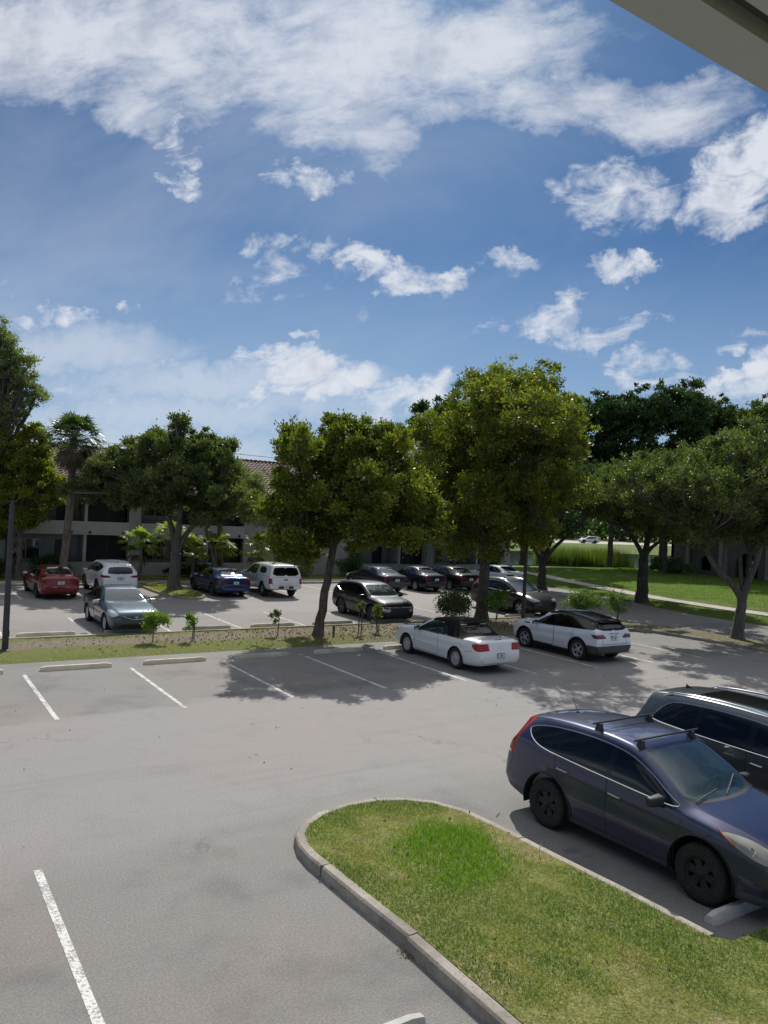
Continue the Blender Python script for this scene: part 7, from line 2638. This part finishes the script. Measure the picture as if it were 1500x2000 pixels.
# ------------------------------------------------------------------ grass, reeds, litter
def blades(name, P, h, w, mat, seed, lean=0.35, tone=None, kind='stuff'):
    rs = np.random.RandomState(seed)
    n = len(P)
    h = h * rs.uniform(.45, 1.35, n)
    a = rs.uniform(0, 2 * PI, n)
    dx = np.column_stack([np.cos(a), np.sin(a), np.zeros(n)])
    l = rs.normal(size=(n, 3)) * lean
    l[:, 2] = 1
    l /= np.linalg.norm(l, axis=1)[:, None]
    V = np.empty((n, 3, 3), np.float32)
    V[:, 0] = P - dx * w * .5
    V[:, 1] = P + dx * w * .5
    V[:, 2] = P + l * h[:, None]
    me = bpy.data.meshes.new(name)
    me.vertices.add(3 * n)
    me.vertices.foreach_set('co', V.reshape(-1, 3).ravel())
    me.loops.add(3 * n)
    me.loops.foreach_set('vertex_index', np.arange(3 * n, dtype=np.int32))
    me.polygons.add(n)
    me.polygons.foreach_set('loop_start', np.arange(0, 3 * n, 3, dtype=np.int32))
    me.polygons.foreach_set('loop_total', np.full(n, 3, np.int32))
    me.update(calc_edges=True)
    T = np.zeros((n, 3, 3), np.float32)
    T[:, :, 0] = (rs.rand(n) if tone is None else tone)[:, None]
    T[:, :, 1] = rs.rand(n)[:, None]
    at = me.attributes.new('tone', 'FLOAT_VECTOR', 'POINT')
    at.data.foreach_set('vector', T.ravel())
    me.materials.append(MATS[mat])
    o = link(bpy.data.objects.new(name, me))
    o['kind'] = kind
    return o


def in_poly(P, poly):
    x, y = P[:, 0], P[:, 1]
    ins = np.zeros(len(P), bool)
    j = len(poly) - 1
    for i in range(len(poly)):
        xi, yi = poly[i]
        xj, yj = poly[j]
        c = ((yi > y) != (yj > y)) & (x < (xj - xi) * (y - yi) / (yj - yi + 1e-12) + xi)
        ins ^= c
        j = i
    return ins


def vnoise(P, s, seed):
    rs = np.random.RandomState(seed)
    r = np.zeros(len(P))
    for k in range(7):
        a = rs.uniform(0, 2 * PI)
        f = s * rs.uniform(.6, 2.6)
        r += np.sin((P[:, 0] * math.cos(a) + P[:, 1] * math.sin(a)) * f + rs.uniform(0, 6.3)) / 7
    return r


def scatter(poly, n, seed, z=0.1):
    rs = np.random.RandomState(seed)
    xs = [p[0] for p in poly]
    ys = [p[1] for p in poly]
    P = np.column_stack([rs.uniform(min(xs), max(xs), n), rs.uniform(min(ys), max(ys), n), np.full(n, z)])
    return P[in_poly(P, poly)]


ipoly = inner[::-1] + [(8.1, 5.0), (14, 4.95), (14, 3.87), (7.3, 3.87), (5.12, 3.4)]
P = scatter(ipoly, 270000, 1, .14)
nn = vnoise(P, 2.2, 3) + 0.5 * vnoise(P, 7.0, 4)
dryness = vnoise(P, 1.1, 5) + .45 * vnoise(P, 5, 9)
lush = ((P[:, 0] - 6.6) / .8) ** 2 + ((P[:, 1] - 8.2) / .8) ** 2 + 1.3 * vnoise(P, 3, 8) + .7 * np.random.RandomState(6).normal(size=len(P))
rr_ = np.random.RandomState(8).rand(len(P))
thin = (dryness > .16) & (rr_ < .66)
Pm = P[~(lush < 1) & ~thin]
dm = dryness[~(lush < 1) & ~thin]
tn = np.clip(.34 + dm * 2.5 + np.random.RandomState(2).normal(size=len(Pm)) * .2, 0, 1)
blades('grass', Pm, .048, .0075, 'grass_blade', 4, .8, tn)
Pl = P[lush < 1]
blades('grass', Pl, .085, .009, 'grass_lush', 5, .45)
P = scatter(med, 130000, 6, .075)
yo = P[:, 1] + .5 * vnoise(P, 1.6, 3)
k_ = ((yo < 24.7) | (yo > 26.6)) & ~((P[:, 0] > 13) & (np.random.RandomState(3).rand(len(P)) < .6))
P = P[k_]
P[:, 2] = .05
blades('grass', P, .075, .014, 'grass_blade', 7, .7, np.clip(.5 + vnoise(P, 1.5, 5) + np.random.RandomState(2).normal(size=len(P)) * .2, 0, 1))
P = scatter(oi, 16000, 9, .08)
blades('grass', P, .08, .02, 'grass_blade', 9, .7)
P = scatter([(-2, 45.35), (36, 45.35), (36, 48.6), (-2, 48.6)], 60000, 12, .04)
blades('grass', P, .10, .022, 'grass_blade', 12, .7)
P = scatter(verge, 90000, 13, .09)
blades('grass', P, .07, .02, 'grass_lush', 13, .7)
P = scatter([(43.5, 26), (43.2, 32), (46, 44), (50, 56), (60, 54), (66, 46), (66, 28)], 110000, 14, .3)
# sit the blades on the mound
lw = bpy.data.objects['lawn']
dgl = BVHTree.FromPolygons([tuple(v.co) for v in lw.data.vertices], [tuple(p.vertices) for p in lw.data.polygons])
zs = np.array([(dgl.ray_cast(Vector((p[0], p[1], 5)), Vector((0, 0, -1)))[0] or Vector((0, 0, .1))).z for p in P[:110000]])
P[:, 2] = zs - .01
blades('grass', P, .10, .03, 'grass_lush', 14, .7)
# reeds in the pond
rs_ = np.random.RandomState(21)
P = []
for k in range(70):
    t = rs_.rand() ** .8
    c = np.array([60.5 + t * 8.5 + rs_.normal() * .6, 61.5 - t * 3.0 + rs_.normal() * 1.2, .05])
    P.append(c + rs_.normal(size=(150, 3)) * np.array([.45, .45, 0]))
P = np.concatenate(P)
blades('reeds', P, 1.75, .035, 'reed_leaf', 22, .16)
# fallen leaves and bits of bark
P = scatter([(4, 24.0), (28, 23.8), (28, 26.9), (4, 26.9)], 3400, 15, .115)
kk = np.random.RandomState(1).rand(len(P)) < np.clip((P[:, 0] - 2) / 14, .12, 1)
P = P[kk]
me = leaf_mesh('leaf_litter', P, .085 * np.random.RandomState(4).uniform(.5, 1.3, len(P)), 0.0, 15, .6)
me.materials.append(MATS['litter_leaf'])
o = link(bpy.data.objects.new('leaf_litter', me))
o['kind'] = 'stuff'
P = np.concatenate([scatter(ipoly, 420, 16, .19), scatter([(-3, 11), (16, 11), (30, 22), (3, 22)], 160, 17, .008), scatter([(28, 15), (37, 15), (37, 34), (30, 30)], 420, 18, .008)])
me = leaf_mesh('leaf_litter', P, .05 * np.random.RandomState(5).uniform(.5, 1.3, len(P)), 0.0, 16, .6)
me.materials.append(MATS['litter_leaf'])
o = link(bpy.data.objects.new('leaf_litter', me))
o['kind'] = 'stuff'

# loose grit and leaves gathered where the kerb is broken, and twigs on the paving
P = []
rd = np.random.RandomState(31)
for cx, cy, s_, n_ in ((4.87, 6.74, .045, 90), (4.84, 6.62, .03, 40), (4.86, 8.3, .02, 16), (8.12, 5.12, .08, 50)):
    P.append(np.column_stack([cx + rd.normal(size=n_) * s_, cy + rd.normal(size=n_) * s_ * 1.3, np.full(n_, .012)]))
P = np.concatenate(P)
me = leaf_mesh('kerbside_debris', P, .02 * rd.uniform(.4, 1.6, len(P)), 0.0, 32, .55)
me.materials.append(MATS['litter_leaf'])
o = link(bpy.data.objects.new('kerbside_debris', me))
o['kind'] = 'stuff'
for i, (x, y, a, lab) in enumerate([(8.35, 9.2, .5, 'short dead twig on the paving beside the nose of the grass island'), (7.05, 8.9, 1.3, 'pale upright straw stalk in the grass island near the kerb')]):
    s = MB()
    if i:
        x, y = 7.62, 7.55
        s.tube([(0, 0, .13), (.01, .01, .27), (.03, .0, .33)], [.006, .006, .003], 5)
    else:
        s.tube([(-.1, 0, .012), (0, .012, .016), (.1, 0, .012)], [.004, .005, .003], 5)
    tg = s.build('twig' if not i else 'straw_stalk', 'stop_concrete' if i else 'bark_oak', smooth=True, loc=(x, y, 0))
    tg.rotation_euler = (0, 0, a if not i else 0)
    tag(tg, lab, 'twig' if not i else 'straw')
